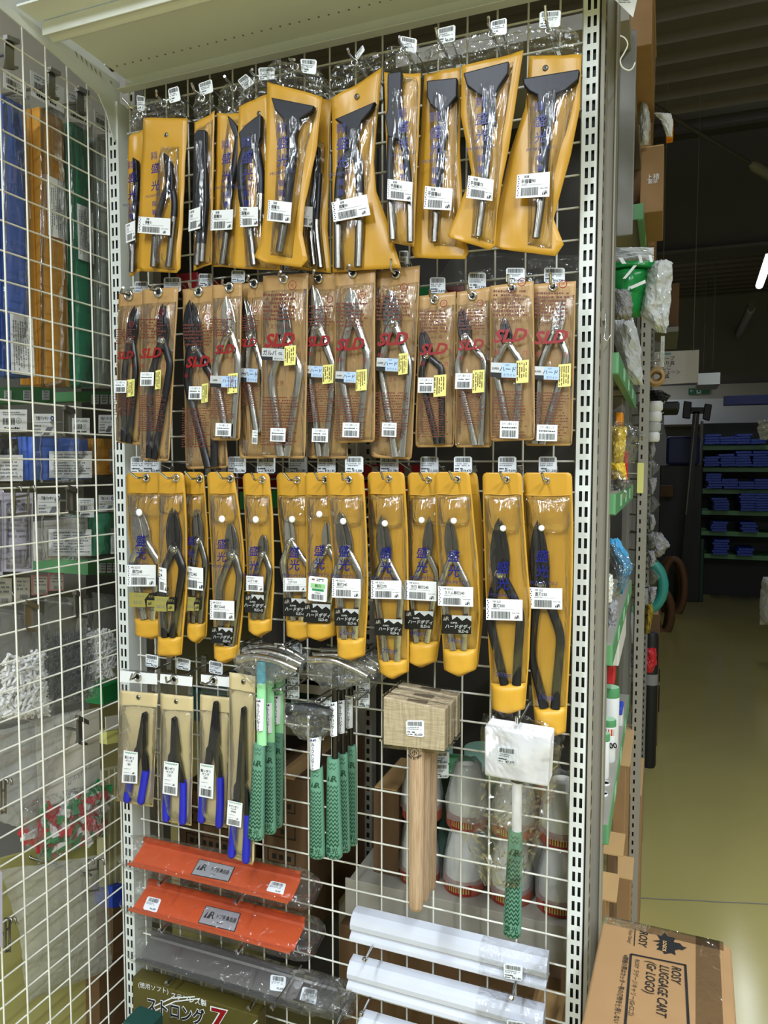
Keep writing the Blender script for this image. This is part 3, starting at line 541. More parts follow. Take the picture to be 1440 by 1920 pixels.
sheath(11, 'mustard sheath eleventh in the third row, label slim 240', -.107, 885, [(815.6, 892), (818, 985), (824, 1088), (828, 1170), (833, 1255)], [(882, 889), (890, 985), (897, 1054), (901, 1156), (892, 1257)], 1216, 1255, (862, 1268), (858, 898.7), (856.5, 975), (842, 884), 868, '¥19,470',
    ('slim bladed bright shears', (845, 969), (850, 1042), ((830, 1100), (878, 1102)), ((852, 1217), (872, 1217)), 25, 7, 6.5, ('msteel', 'steel')), (827, 1096, 892, 1132, 2, 'スリム柳刃240', 'MR SLD-α'), (834, 1149, 889, 1184, 'black'), (856, 1040, 1068, 21), ('240㎜', 858, 1197))
sheath(13, 'mustard sheath second from right in the third row, dark shears, 300', -.104, 886, [(905, 892), (907, 985), (911, 1122), (918, 1250), (923, 1327)], [(979, 891), (984, 985), (989, 1054), (996, 1139), (992, 1240), (984, 1333)], 1280, 1328, (955, 1338), (950, 899), (947.7, 989), (938, 886), 951, '¥19,690',
    ('large black shears', (938, 969), (940, 1076), ((920, 1156), (976, 1149)), ((947, 1281), (970, 1282)), 37, 8.5, 8.5, ('dsteel', 'forged')), (916, 1119, 983.5, 1158, 2, '直刃300', 'MR SLD'), None, (947, 1061, 1091, 22), ('300㎜', 948, 1260))
sheath(14, 'mustard sheath rightmost and longest in the third row, 330', -.087, 886, [(981, 895), (985, 985), (988, 1088), (994, 1250), (1004.5, 1371)], [(1072.6, 891), (1075, 985), (1074, 1088), (1069, 1224), (1060.7, 1377)], 1325, 1372, (1033.5, 1381), (1025, 901), (1018.8, 988.5), (1016, 887), 1027, '¥21,230',
    ('longest black shears', (1010, 973), (1015, 1095), ((998, 1224), (1051, 1190)), ((1021, 1324), (1042, 1326)), 37, 8.5, 9, ('dsteel', 'forged')), (996, 1098, 1057, 1137, 2, '直刃330', 'MR SLD'), None, (1020, 1040, 1068, 22), ('330㎜', 1027, 1302))
# green label card on the seventh sheath
r7 = [o for o in bpy.data.objects if o.get('label', '').startswith('mustard sheath seventh')][0]; pl = Pl(610, 899.6, -.104)
b = MB(); Q = Quad(pl, [(588, 1077), (623, 1081), (621, 1126), (586, 1122)], .0175); b.card(Q, .0006, 0, .06); b.rq(Q, .12, .28, .88, .46, 1); b.rq(Q, .2, .49, .82, .58, 2)
b.tq(Q, '柳刃', .5, .37, .15, 3, bold=.01, dw=.0006); b.tq(Q, '210mm', .5, .65, .09, 3, dw=.0006); b.bars(Q, .2, .72, .85, .93, 3, 16, 5); b.tq(Q, 'MR', .25, .12, .1, 4, bold=.03); b.dash(Q, .42, .07, .85, .2, 2, 3, .6, 4, .08)
b.build('green_size_label', [M['label'], M['lgreen'], M['gpeg'], M['ink'], M['red']], r7, recalc=False)

# ================================================================== row two: tan pouches with large red print
def tan(i, desc, Y, TL, TR, BR, BL, eye, htip, tagq, price, sh, txt, white=None, yel=None, band=None, low=None, bandk='hard'):
    pl = Pl(eye[0], eye[1], Y); r = root('vinyl_pouch', pl.P(*eye), desc, 'tool pouch', 'tan vinyl pouches in the second row')
    H = max(BL[1], BR[1]) - min(TL[1], TR[1])
    f = lambda t: ((TL[0] + (BL[0] - TL[0]) * t, TL[1] + (BL[1] - TL[1]) * t), (TR[0] + (BR[0] - TR[0]) * t, TR[1] + (BR[1] - TR[1]) * t))
    def rowsq(t0, t1, n, ins=0):                      # rows with their own slope
        return [f(t0 + (t1 - t0) * j / n) for j in range(n + 1)]
    def slopesheet(rows, w0, th, wave, seed, bulge, name, m, ins):
        return MB().sheet(pl, [((a[0] + ins, a[1]), (c[0] - ins, c[1])) for a, c in rows], w0, th, 0, 8, 40, wave, seed, bulge, 4).build(name, m, r)
    rows = rowsq(0, 1, 12); a, c = rows[-1]; rows[-1] = ((a[0] + 5, a[1]), (c[0] - 5, c[1])); rows.insert(-1, ((a[0] + 1, a[1] - 4), (c[0] - 1, c[1] - 4)))
    bk = slopesheet(rows, -.0008, .0014, .0012, i, 0, 'backing', M['kraft'], 0)
    slopesheet(rowsq(.085, .985, 12), .0014, .0002, .0011, i + 50, .0115, 'clear_front', M['filmw'], 2)
    eyelet(bk, pl, eye[0], eye[1], 8.6, .0016)
    hook(desc.split(',')[0], eye[0], eye[1], Y, htip[0], htip[1], tagq, price, i + 30, .03)
    # print on the film
    cx, sy = txt; w = .0150; wl = f((sy - TL[1]) / H); b = MB(); W = wl[1][0] - wl[0][0]
    b.textp(pl, 'SLD', cx, sy, W * .40, w, 0, sx=1.12, bold=.035, shear=.3); b.textp(pl, 'ステン用', cx, sy - W * .30, W * .13, w, 1); 
    x0, x1 = wl[0][0], wl[1][0]
    Q = Quad(pl, [(x0 + W * .12, sy - W * 1.02), (x1 - W * .1, sy - W * 1.02), (x1 - W * .1, sy - W * .40), (x0 + W * .12, sy - W * .40)], w); b.dash(Q, 0, 0, 1, 1, 7, 1, .6, i, .06, .25)
    Q = Quad(pl, [(x0 + W * .1, sy + W * 1.25), (x1 - W * .1, sy + W * 1.25), (x1 - W * .12, sy + W * 2.35), (x0 + W * .08, sy + W * 2.35)], w); b.dash(Q, 0, 0, 1, 1, 17, 2 if i % 2 else 1, .5, i + 7, .05, .25)
    O = pl.P(x0 + W * .76, sy - W * 1.2, w); b.ring(O, pl.n, W * .085 * pl.k, .0006, 0, 16, 5); b.textp(pl, '㊞', x0 + W * .76, sy - W * 1.2, W * .1, w, 0)
    b.textp(pl, '柳', x0 + W * .2, sy + W * .38, W * .13, w, 0); b.textp(pl, '刃', x1 - W * .18, sy + W * .40, W * .13, w, 0); b.textp(pl, '注意', cx, sy + W * .95, W * .12, w, 1)
    b.build('brand_print', [M['red'], M['brown'], M['brown']], r, recalc=False)
    w = .0156
    def stick(q, kind, name, sl=0):
        Q = Quad(pl, [(q[0], q[1]), (q[2], q[1] + sl), (q[2] - 1, q[3] + sl), (q[0] - 1, q[3])], w); b = MB(); b.card(Q)
        if kind == 'w': b.tq(Q, 'ステン用ＳＬＤ', .5, .17, .17, 1, .75); b.dash(Q, .1, .34, .9, .44, 1, 1, .8, i, .08, .1); b.bars(Q, .12, .54, .88, .92, 1, 18, i); ms = ['tagw', 'ink']
        elif kind == 'y': b.dash(Q, .1, .06, .95, .94, 5, 1, .55, i, .05, .3, True); ms = ['yel', 'brown']
        elif bandk == 'galv': b.tq(Q, 'ガルバ', .36, .36, .5, 1, .9, .012); b.tq(Q, 'GL', .84, .4, .34, 1, 1, .01); b.rq(Q, 0, .7, .5, 1, 1); b.tq(Q, 'ホワイト', .76, .84, .22, 1); ms = ['silver', 'ink']
        else: b.rq(Q, 0, .68, .42, 1, 1); b.rq(Q, .42, 0, 1, .96, 2, .0003); b.tq(Q, 'SUPER', .18, .40, .2, 1, .9, .01, .2); b.tq(Q, 'ハード', .66, .42, .40, 3, 1, .012, .15); b.tq(Q, 'ホワイト', .72, .82, .22, 3); b.tq(Q, 'SLD', .64, .13, .17, 4); ms = ['silver', 'ink', 'pale', 'ink', 'blue']
        b.build(name, [M[x] for x in ms], r, recalc=False)
    if band: stick(band, 'b', 'brand_sticker', 2)
    if white: stick(white, 'w', 'barcode_label')
    if yel: stick(yel, 'y', 'warning_sticker', -2)
    if low: stick(low, 'w', 'barcode_label', 1)
    kind, tp, pv, bw, bt, wd, rb, re, mt = sh[:9]
    shears('tin_shears', kind + ' inside the ' + desc.split(' with ')[0].split(',')[0], 'tin shears in the tan pouches', pl, tp, pv, bw, bt, wd, rb, re, mt, .0062, *sh[9:])
tan(1, 'tan pouch leftmost in the second row, narrow', -.090, (223, 551), (270, 547), (266, 835), (217, 830), (242, 554), (231, 539), (252, 528, 277, 552), '¥8,690', ('black closed shears', (258, 575), (250, 640), ((238, 700), (258, 700)), ((236, 829), (246, 831)), 19, 5.5, 5.5, ('forged', 'dsteel')), (245, 668), (226, 715, 248, 738), (249, 714, 263, 746))
tan(2, 'tan pouch second from left in the second row, black handles', -.107, (267, 543), (334, 538), (318, 865), (263, 863), (298, 548), (289, 534), (307, 520, 339, 547), '¥8,250', ('black long handled shears', (311, 570), (309, 640), ((288, 710), (322, 690)), ((283, 859), (293, 861)), 22, 6, 5.5, ('forged', 'forged')), (293, 664), (274, 700, 299, 725), (302, 697, 312, 732))
tan(3, 'tan pouch third from left in the second row, broad black shears', -.090, (343, 543), (404, 535), (428, 878), (348, 880), (373, 547), (353, 528), (372, 513, 398, 538), '¥9,130', ('broad bladed black shears', (361, 563), (367, 653), ((356, 722), (404, 716)), ((394, 877), (406, 875)), 34, 7, 7, ('forged', 'dsteel')), (380, 680), (364, 726, 388, 750), (388, 722, 400, 757))
tan(4, 'tan pouch fourth from left in the second row, pale blue sticker', -.108, (399, 535), (454, 530), (450, 826), (394, 826), (431, 539), (417, 522), (434, 507, 459, 530), '¥15,070', ('bright shears with chromed bolt', (430, 555), (433, 626), ((408, 693), (450, 680)), ((427, 822), (440, 822)), 26, 6.5, 6.5, B), (430, 657), None, (437, 703, 455, 740), (404, 706, 455, 727), (414, 794, 443, 818))
tan(5, 'tan pouch fifth from left in the second row, half covered', -.090, (450, 532), (500, 528), (500, 860), (449, 860), (477, 532), (467, 517), None, '', ('bright curved shears', (464, 560), (474, 633), ((466, 700), (496, 700)), ((484, 812), (496, 812)), 22, 6, 6, ('msteel', 'steel')), (473, 645), None, None, (458, 692, 492, 717), (482, 807, 492, 832))
tan(6, 'tan pouch sixth from left in the second row, silver galvanised sticker', -.110, (493, 517), (578, 512), (573, 860), (490, 858), (533, 523), (526, 509), (533, 486, 560, 510), '¥15,290', ('bright wide bowed shears', (534, 565), (538, 637), ((513, 713), (564, 697)), ((529, 856), (541, 856)), 25, 7, 7, ('msteel', 'steel')), (532, 640), None, (542, 652, 563, 688), (500, 655, 542, 677), (516, 803, 544, 828), 'galv')
tan(7, 'tan pouch seventh from left in the second row, scissors with polished bolt', -.090, (576, 515), (634, 512), (653, 860), (577, 860), (598, 523), (589, 507), None, '', ('silver wide blade shears', (592, 535), (596, 613), ((582, 693), (628, 693)), ((601, 856), (614, 856)), 35, 7, 6.5, B), (603, 642), None, (613, 687, 633, 722), (577, 687, 613, 708), (593, 804, 623, 829))
tan(8, 'tan pouch eighth from left in the second row, brightest shears', -.108, (628, 509), (704, 502), (703, 829), (628, 831), (662, 512), (655, 497), None, '', ('brightest polished shears', (662, 540), (664, 599), ((643, 687), (691, 670)), ((662, 823), (676, 823)), 30, 7, 6.5, B), (663, 648), None, (675, 696, 695, 735), (637, 698, 675, 718), (650, 793, 681, 820))
tan(9, 'tan pouch ninth from left in the second row, tallest with satin shears', -.092, (707, 508), (788, 498), (772, 862), (696, 858), (743, 514), (733, 486), (748, 470, 766, 502), '¥15,790', ('satin straight shears', (735, 543), (738, 609), ((717, 693), (769, 690)), ((743, 857), (756, 857)), 34, 7, 7, ('msteel', 'steel')), (742, 638), None, (754, 666, 771, 705), (713, 673, 753, 697), (723, 793, 750, 819))
tan(10, 'tan pouch fourth from right in the second row, smallest dark shears', -.090, (786, 555), (855, 547), (852, 838), (779, 839), (815, 562), (806, 545), (806, 520, 835, 550), '¥10,870', ('small dark shears', (795, 618), (803, 667), ((793, 707), (829, 693)), ((821, 832), (831, 832)), 23, 6, 5.5, Dk), (818, 657), (790, 710, 820, 738), (819, 706, 842, 746))
tan(11, 'tan pouch third from right in the second row, pointed shears', -.092, (857, 548), (919, 538), (922, 839), (853, 839), (886, 555), (876, 532), (878, 511, 911, 543), '¥15,290', ('pointed shears with dark blades', (868, 579), (875, 635), ((860, 693), (909, 680)), ((892, 835), (904, 835)), 25, 6.5, 6, ('dsteel', 'steel')), (887, 649), (859, 702, 890, 731), (891, 697, 913, 739))
tan(12, 'tan pouch second from right in the second row, small bright shears', -.108, (919, 536), (1001, 527), (1003, 825), (920, 828), (960, 541), (952, 515), (949, 502, 984, 530), '¥14,960', ('small bright shears', (947, 595), (952, 643), ((931, 687), (976, 680)), ((956, 823), (969, 823)), 22, 7, 6.5, ('dsteel', 'steel')), (960, 632), None, (972, 679, 995, 721), (925, 682, 973, 709), (942, 790, 976, 822))
tan(13, 'tan pouch rightmost in the second row, shears held open', -.090, (1002, 533), (1080, 527), (1073, 836), (984, 836), (1037, 538), (1032, 512), (1020, 502, 1059, 530), '¥16,720', ('bright open handled shears', (1057, 563), (1045, 620), ((1014, 690), (1062, 673)), ((1004, 832), (1018, 833)), 24, 7.5, 7, B), (1035, 635), None, (1050, 686, 1073, 728), (1003, 689, 1052, 713), (1010, 797, 1048, 827))
# ================================================================== row one: mustard pouches of seaming tongs under clear headers
def grip_pouch(i, desc, Y, rows, ring, htip, tagq, price, win, head, handles, rr, lab=None, txt=None, kind='tongs', grom=None, tw=-.004):
    pl = Pl(ring[0], ring[1], Y); r = root('tongs_pouch', pl.P(*ring), desc, 'tool pouch', 'mustard tongs pouches in the top row')
    MB().sheet(pl, rows, -.0008, .0015, 0, 10, 46, .0022, i, .002, 2).build('backing', M['mustard'], r)
    (a, ya), (c, yc) = rows[0]; m = (a + c) / 2; hw = (c - a) / 2
    MB().sheet(pl, [((ring[0] - hw * .8, ring[1] - 9 + (ya - yc) * .25), (ring[0] + hw * .8, ring[1] - 9 - (ya - yc) * .25)), ((a + (ring[0] - m) * .5, ring[1] + 4 + (ya - yc) * .3), (c + (ring[0] - m) * .5, ring[1] + 4 - (ya - yc) * .3)), ((a, ya), (c, yc))], .0008, .0003, 0, 10, 14, .003, i + 20, .003, 2, jit=.0007).build('clear_header', M['filmw'], r)
    MB().sheet(pl, win, .0018, .0003, 0, 10, 40, .0016, i + 5, .016, 3).build('clear_pocket', M['filmw'], r)
    O = pl.P(ring[0], ring[1], .003); b = MB(); b.ring(O, pl.n, 5.2 * pl.k, 1.5 * pl.k, 0, 16, 6); b.build('eyelet', M['chrome'], r)
    if grom:
        b = MB(); O = pl.P(*grom, .002); b.lathe(O, pl.n, [(.0042, 0), (.0042, .0008), (.0018, .0014)], 0, 16); b.lathe(O, pl.n, [(.0017, .0012), (.0017, .0018)], 1, 10); b.build('grommet', [M['steelhook'], M['black']], r)
    hook(desc.split(',')[0], ring[0], ring[1] - 3, Y, htip[0], htip[1], tagq, price, i + 60, tw)
    if lab: product_label(r, pl, lab[0], .0214, lab[1], '掴箸', i + 3)
    if txt: brand_print(r, pl, txt[0], txt[1:3], txt[3], .0206, ((('掴'), txt[4], txt[3] * .62), ('箸', txt[5], txt[3] * .62), ('登録\n商標', txt[1] - txt[3] * 1.25, txt[3] * .45)))
    tongs(kind + ' inside the ' + desc.split(',')[0], pl, head, handles, rr[0], rr[1], .0095)
grip_pouch(1, 'mustard tongs pouch leftmost in the top row, partly covered', -.093, [((241, 257), (272, 240)), ((241, 380), (272, 380)), ((243, 519), (270, 506))], (265, 217), (229, 184), [(256, 178), (271, 181), (272, 206), (258, 213)], '', [((248, 320), (270, 320)), ((246, 512), (268, 502))], [(258, 300), (266, 305), (268, 345), (260, 350)], [[(264, 335), (260, 400), (256, 450), (254, 513)]], (5, 5), ([(250, 428), (268, 420), (268, 456), (251, 462)], '15'), (262, 340, 372, 18, 398, 412), 'dark steel tongs')
grip_pouch(2, 'mustard tongs pouch second from left in the top row, label 15', -.113, [((269, 222), (351, 221)), ((263, 400), (344, 400)), ((259, 500), (339, 504)), ((264, 508), (332, 512))], (310, 195), (293, 170), [(315, 167), (334, 161), (339, 188), (318, 194)], '', [((303, 276), (336, 276)), ((292, 400), (336, 400)), ((286, 503), (334, 508))], [(315, 291), (322, 296), (331, 312), (334, 340), (333, 364), (321, 364), (319, 340), (317, 318)], [[(323, 348), (314, 372), (304, 402), (298, 440), (294, 503)], [(327, 348), (333, 375), (333, 402), (329, 440), (322, 503)]], (5, 5.5), ([(275, 413), (334, 417), (333, 448), (273, 443)], '掴箸15'), (305, 323, 356, 18, 389, 405), 'small curved jaw tongs', (313, 254))
grip_pouch(3, 'mustard tongs pouch third from left in the top row, turned sideways', -.103, [((366, 231), (403, 208)), ((364, 400), (400, 380)), ((363, 508), (396, 495))], (380.6, 186), (359, 156), [(372, 157), (397, 148), (400, 172), (376, 180)], '', [((368, 245), (400, 225)), ((366, 505), (396, 492))], [(373, 258), (380, 250), (394, 250), (397, 380), (392, 440), (368, 440), (370, 380)], [[(380, 430), (378, 460), (375, 500)], [(388, 430), (386, 460), (384, 494)]], (6, 6), ([(368, 402), (389, 395), (389, 435), (367, 441)], '30'), None, 'side turned black tongs')
grip_pouch(4, 'mustard tongs pouch fourth from left in the top row, hooked jaw', -.093, [((408, 213), (455, 212)), ((402, 400), (452, 400)), ((396, 500), (450, 502))], (440, 166), (421, 143), [(445, 151), (461, 138), (478, 155), (459, 169)], '', [((428, 225), (454, 225)), ((412, 400), (450, 400)), ((400, 498), (448, 499))], [(434, 222), (441, 228), (452, 242), (458, 266), (449, 266), (442, 248)], [[(454, 258), (447, 310), (437, 361), (432, 430), (423, 498)]], (7, 6), ([(409, 402), (450, 400), (448, 437), (408, 439)], '掴箸30'), (437, 305, 338, 20, 372, 390), 'hook jawed black tongs')
grip_pouch(5, 'mustard tongs pouch fifth from left in the top row, label 60', -.112, [((447, 199), (502, 177)), ((443, 400), (520, 400)), ((438, 503), (526, 507))], (483.5, 150), (473, 130), [(484, 127), (515, 126), (514, 148), (486, 151)], '', [((455, 235), (500, 225)), ((456, 400), (505, 400)), ((462, 502), (520, 505))], [(456, 256), (470, 240), (488, 226), (498, 222), (497, 264), (489, 292), (468, 297), (459, 285)], [[(466, 285), (458, 320), (460, 370), (468, 410), (476, 450), (482, 500)], [(486, 285), (494, 330), (494, 380), (492, 420)]], (8, 6.5), ([(462, 396), (496, 396), (496, 431), (463, 433)], '掴箸60'), (476, 303, 336, 22, 370, 388), 'bow handled black tongs', (487, 214))
grip_pouch(6, 'mustard tongs pouch sixth from left in the top row, wide jaw, label 75', -.140, [((500, 153), (604, 182)), ((500, 253), (594, 274)), ((496, 397), (572, 380)), ((489, 455), (568, 440)), ((477, 482), (578, 488)), ((494, 492), (566, 502))], (556, 128), (552, 112), [(563, 110), (594, 112), (592, 140), (566, 136)], '', [((512, 186), (598, 204)), ((520, 270), (574, 280)), ((516, 380), (562, 375)), ((508, 478), (548, 484))], [(516, 190), (597, 206), (592, 217), (570, 232), (562, 262), (563, 302), (545, 302), (544, 262), (538, 230), (524, 214)], [[(554, 285), (548, 340), (541, 400), (535, 440), (529, 476)]], (10, 7), ([(516, 383), (559, 388), (556, 426), (513, 421)], '掴箸75'), (541, 277, 310, 22, 352, 370), 'T jawed black tongs')
grip_pouch(7, 'mustard tongs pouch seventh from left in the top row, mostly hidden', -.093, [((584, 181), (622, 188)), ((572, 380), (618, 330)), ((556, 470), (613, 430)), ((542, 504), (621, 512))], (600, 158), (596, 140), None, '', [((588, 260), (612, 270)), ((570, 430), (604, 440)), ((560, 500), (612, 508))], [(592, 280), (606, 282), (604, 340), (594, 340)], [[(598, 330), (592, 380), (586, 430), (592, 500)], [(603, 330), (600, 380), (598, 430), (606, 505)]], (6, 6), ([(572, 394), (597, 396), (596, 434), (570, 430)], '箸45'), None, 'hidden dark tongs')
grip_pouch(8, 'mustard tongs pouch eighth from left in the top row, tilted label 90', -.114, [((622, 186), (716, 127)), ((624, 300), (702, 305)), ((624, 380), (706, 360)), ((623, 425), (728, 420)), ((623, 511), (752, 502))], (666, 119), (652, 92), [(665, 104), (680, 84), (684, 94), (670, 112)], '', [((634, 228), (712, 196)), ((632, 300), (696, 300)), ((632, 508), (682, 506))], [(634, 231), (710, 198), (702, 215), (684, 236), (676, 262), (676, 302), (648, 302), (655, 262), (648, 240)], [[(658, 292), (643, 325), (638, 400), (638, 506)], [(668, 285), (677, 315), (679, 390), (676, 503)]], (8, 7.5), ([(632, 388), (697, 373), (704, 411), (636, 424)], '掴箸90'), (651, 278, 312, 22, 350, 369), 'crossed jaw black tongs', (670, 182))
grip_pouch(9, 'mustard tongs pouch fourth from right in the top row, flat label 30', -.128, [((721, 136), (790, 139)), ((724, 300), (783, 300)), ((729, 455), (776, 462))], (758, 95), (749, 69), [(751, 67), (782, 73), (780, 100), (752, 94)], '', [((726, 142), (786, 146)), ((727, 300), (781, 300)), ((731, 456), (774, 461))], [(733, 146), (759, 142), (757, 220), (764, 232), (758, 272), (733, 264), (728, 225), (732, 215)], [[(738, 252), (735, 330), (738, 400), (740, 453)], [(757, 252), (765, 300), (772, 380), (773, 457)]], (7, 6), ([(736, 345), (782, 351), (781, 387), (735, 382)], '平掴箸30'), (765, 248, 279, 20, 322, 340), 'flat square jaw tongs')
grip_pouch(10, 'mustard tongs pouch third from right in the top row, flat label 60', -.106, [((796, 138), (864, 127)), ((786, 280), (862, 280)), ((778, 420), (870, 440)), ((773, 470), (879, 472)), ((778, 484), (872, 486))], (829, 90), (817, 52), [(820, 54), (854, 46), (853, 77), (821, 83)], '¥5,200', [((803, 152), (863, 148)), ((808, 280), (858, 280)), ((800, 460), (856, 462))], [(805, 160), (862, 154), (861, 190), (848, 206), (841, 215), (843, 264), (824, 264), (826, 215), (812, 205), (806, 190)], [[(833, 256), (829, 310), (823, 380), (818, 457)]], (9, 6), ([(805, 358), (856, 363), (853, 403), (802, 400)], '平掴箸60'), (824, 258, 288, 22, 329, 348), 'flat wide jaw tongs')
grip_pouch(11, 'mustard tongs pouch second from right in the top row, flat label 75', -.126, [((866, 123), (982, 96)), ((864, 217), (955, 270)), ((884, 325), (942, 335)), ((855, 405), (932, 400)), ((840, 444), (928, 460)), ((862, 452), (918, 468))], (922.5, 66), (916, 32), [(920, 40), (950, 33), (950, 64), (921, 67)], '', [((872, 140), (964, 118)), ((876, 215), (946, 240)), ((890, 330), (936, 335)), ((884, 446), (926, 456))], [(873, 146), (958, 124), (956, 148), (940, 172), (932, 190), (934, 242), (906, 242), (908, 190), (898, 184), (880, 170)], [[(919, 232), (915, 300), (908, 380), (900, 447)]], (9, 6), ([(885, 339), (932, 347), (929, 386), (881, 380)], '平掴箸75'), (909, 233, 264, 23, 307, 327), 'fan jawed black tongs')
grip_pouch(12, 'mustard tongs pouch rightmost in the top row, widest jaw', -.106, [((992, 104), (1091, 103)), ((985, 200), (1088, 200)), ((955, 289), (1070, 289)), ((925, 425), (1038, 410)), ((914, 457), (1057, 458)), ((940, 468), (1042, 480))], (1029, 60), (1022, 10), [(1012, 22), (1052, 19), (1050, 50), (1011, 53)], '', [((984, 150), (1089, 136)), ((990, 220), (1070, 220)), ((990, 330), (1040, 330)), ((990, 460), (1034, 466))], [(983, 156), (1089, 139), (1086, 160), (1062, 180), (1046, 186), (1044, 232), (1012, 232), (1010, 188), (995, 180), (985, 168)], [[(1028, 226), (1022, 300), (1016, 380), (1007, 450)]], (11, 7.5), ([(975, 338), (1035, 332), (1034, 378), (972, 381)], '平掴箸90'), (1017, 238, 268, 21, 307, 325), 'widest fan jawed tongs', (1023, 129))

# ================================================================== row four: blue handled pliers in beige pouches
def plier_pouch(i, desc, Y, rows, hdr, ring, htip, tagq, price, tip, sh, gl, gr, lab, title, grom, rg):
    pl = Pl(ring[0], ring[1], Y); r = root('pliers_pouch', pl.P(*ring), desc, 'tool pouch', 'beige pliers pouches in the fourth row')
    MB().sheet(pl, rows, -.0008, .0014, 0, 8, 36, .0014, i, .001, 2).build('backing', M['beige'], r)
    if hdr:
        b = MB(); Q = Quad(pl, hdr, .002); b.card(Q, .0008); hc = b.build('header_card', M['label'], r)
        MB().sheet(pl, [(hdr[0], (hdr[1])), rows[0]] if False else [((hdr[0][0], hdr[0][1] - 3), (hdr[1][0], hdr[1][1] - 3)), rows[0]], .0005, .0003, 0, 6, 8, .0006, i).build('clear_header', M['film'], r)
    a0, a1 = rows[0], rows[-1]
    t = (grom[1] + 12 - a0[0][1]) / (a1[0][1] - a0[0][1]); lr = lambda a, c, t: (a[0] + (c[0] - a[0]) * t, a[1] + (c[1] - a[1]) * t)
    MB().sheet(pl, [(lr(a0[0], a1[0], t), lr(a0[1], a1[1], t)), (lr(a0[0], a1[0], .985), lr(a0[1], a1[1], .985))], .0012, .0003, 0, 8, 30, .0010, i + 4, .013, 4).build('clear_front', M['film'], r)
    b = MB(); O = pl.P(*grom, .0012); b.lathe(O, pl.n, [(.0045, 0), (.0045, .0008), (.0018, .0014)], 0, 16); b.lathe(O, pl.n, [(.0017, .0012), (.0017, .0018)], 1, 10); b.build('grommet', [M['steelhook'], M['black']], r)
    if hdr:
        eyelet(hc, pl, ring[0], ring[1], 7.5, .0028); hook(desc.split(',')[0], ring[0], ring[1], Y, htip[0], htip[1], tagq, price, i + 80, .02)
    b = MB(); Q = Quad(pl, lab, .0165); b.card(Q)
    for k in range(11): b.rq(Q, .1 + k * .075, .03 + .018 * (k % 2), .16 + k * .075, .055 + .018 * (k % 2), 2)
    for k, t in enumerate(title): b.tq(Q, t, .42, .2 + k * .105, .1, 1, .9, bold=.012)
    b.dash(Q, .12, .54, .6, .56, 1, 3, .9, i, .05); b.dash(Q, .12, .66, .55, .68, 1, 3, .9, i + 2, .05); mr_logo(b, Q, .66, .64, .06, 1); b.bars(Q, .12, .74, .9, .95, 1, 20, i)
    b.build('product_label', [M['label'], M['ink'], M['gpeg'], M['gink']], r, recalc=False)
    # the pliers
    p = root('seaming_pliers', pl.P(*tip, .008), ('blue gripped pliers inside the ' + desc.split(',')[0]), 'pliers', 'blue handled seaming pliers')
    (lx, ly), (rx, ry) = sh
    MB().prism(pl, [(tip[0] - 3.5, tip[1] + 2), (tip[0], tip[1]), (tip[0] + .6, tip[1] + 1), ((lx + rx) / 2 + 1, ly), (gl[0][0] + rg, gl[0][1] + 6), (gl[0][0] - rg * .7, gl[0][1] + 8), (lx - 1, ly + 14), (lx, ly), (lx + 4, ly - 7)], .0035, .012).build('jaw', M['forged'], p, bevel=.002, seg=3)
    MB().prism(pl, [(tip[0] + .4, tip[1]), (tip[0] + 4, tip[1] + 2), (rx, ry - 8), (rx - 2, ry), (rx + 2, ry + 14), (gr[0][0] + rg * .8, gr[0][1] + 6), (gr[0][0] - rg * .7, gr[0][1] + 6), ((lx + rx) / 2, ly)], .0045, .013).build('jaw', M['forged'], p, bevel=.002, seg=3)
    for g in (gl, gr):
        pts = smooth_path([pl.P(x, y, .0075) for x, y in g]); n = len(pts); rad = [rg * pl.k * (1 if 0 < q < n - 1 else .8) for q in range(n)]
        e = pts[-1] - pl.v * 0; pts += [e + pl.v * (rg * pl.k * .45), e + pl.v * (rg * pl.k * .7)]; rad[-1] = rg * pl.k; rad += [rg * pl.k * .75, rg * pl.k * .35]
        MB().tube(pts, rad, 0, 12, pl.n, .75).build('grip', M['bgrip'], p)
plier_pouch(1, 'beige pliers pouch leftmost in the fourth row, label 180', -.100, [((225, 1294), (296, 1300)), ((222, 1420), (291, 1420)), ((218, 1502), (287, 1513))], [(227, 1257), (296, 1263), (296, 1283), (226, 1278)], (260, 1268), (248, 1264), [(273, 1226), (297, 1230), (296, 1252), (273, 1249)], '¥6,730', (277, 1332), ((259, 1402), (281, 1402)), [(248, 1456), (246, 1475), (243, 1497)], [(279, 1437), (275, 1465), (269, 1500)], [(243, 1401), (269, 1405), (268, 1463), (239, 1461)], ('菊シボリ', 'ペンチ', '180'), (260, 1307), 6.5)
plier_pouch(2, 'beige pliers pouch second from left in the fourth row, label 210', -.100, [((301, 1300), (362, 1306)), ((301, 1430), (361, 1430)), ((302, 1539), (359, 1548))], [(302, 1263), (362, 1269), (361, 1287), (301, 1280)], (328, 1273), (311, 1270), [(331, 1232), (357, 1237), (356, 1258), (331, 1254)], '¥6,820', (332, 1341), ((322, 1413), (344, 1413)), [(318, 1453), (317, 1490), (316, 1533)], [(348, 1458), (348, 1500), (347, 1538)], [(318, 1421), (345, 1425), (342, 1486), (315, 1481)], ('龍シボリ', 'ペンチ', '210'), (331, 1315), 6.5)
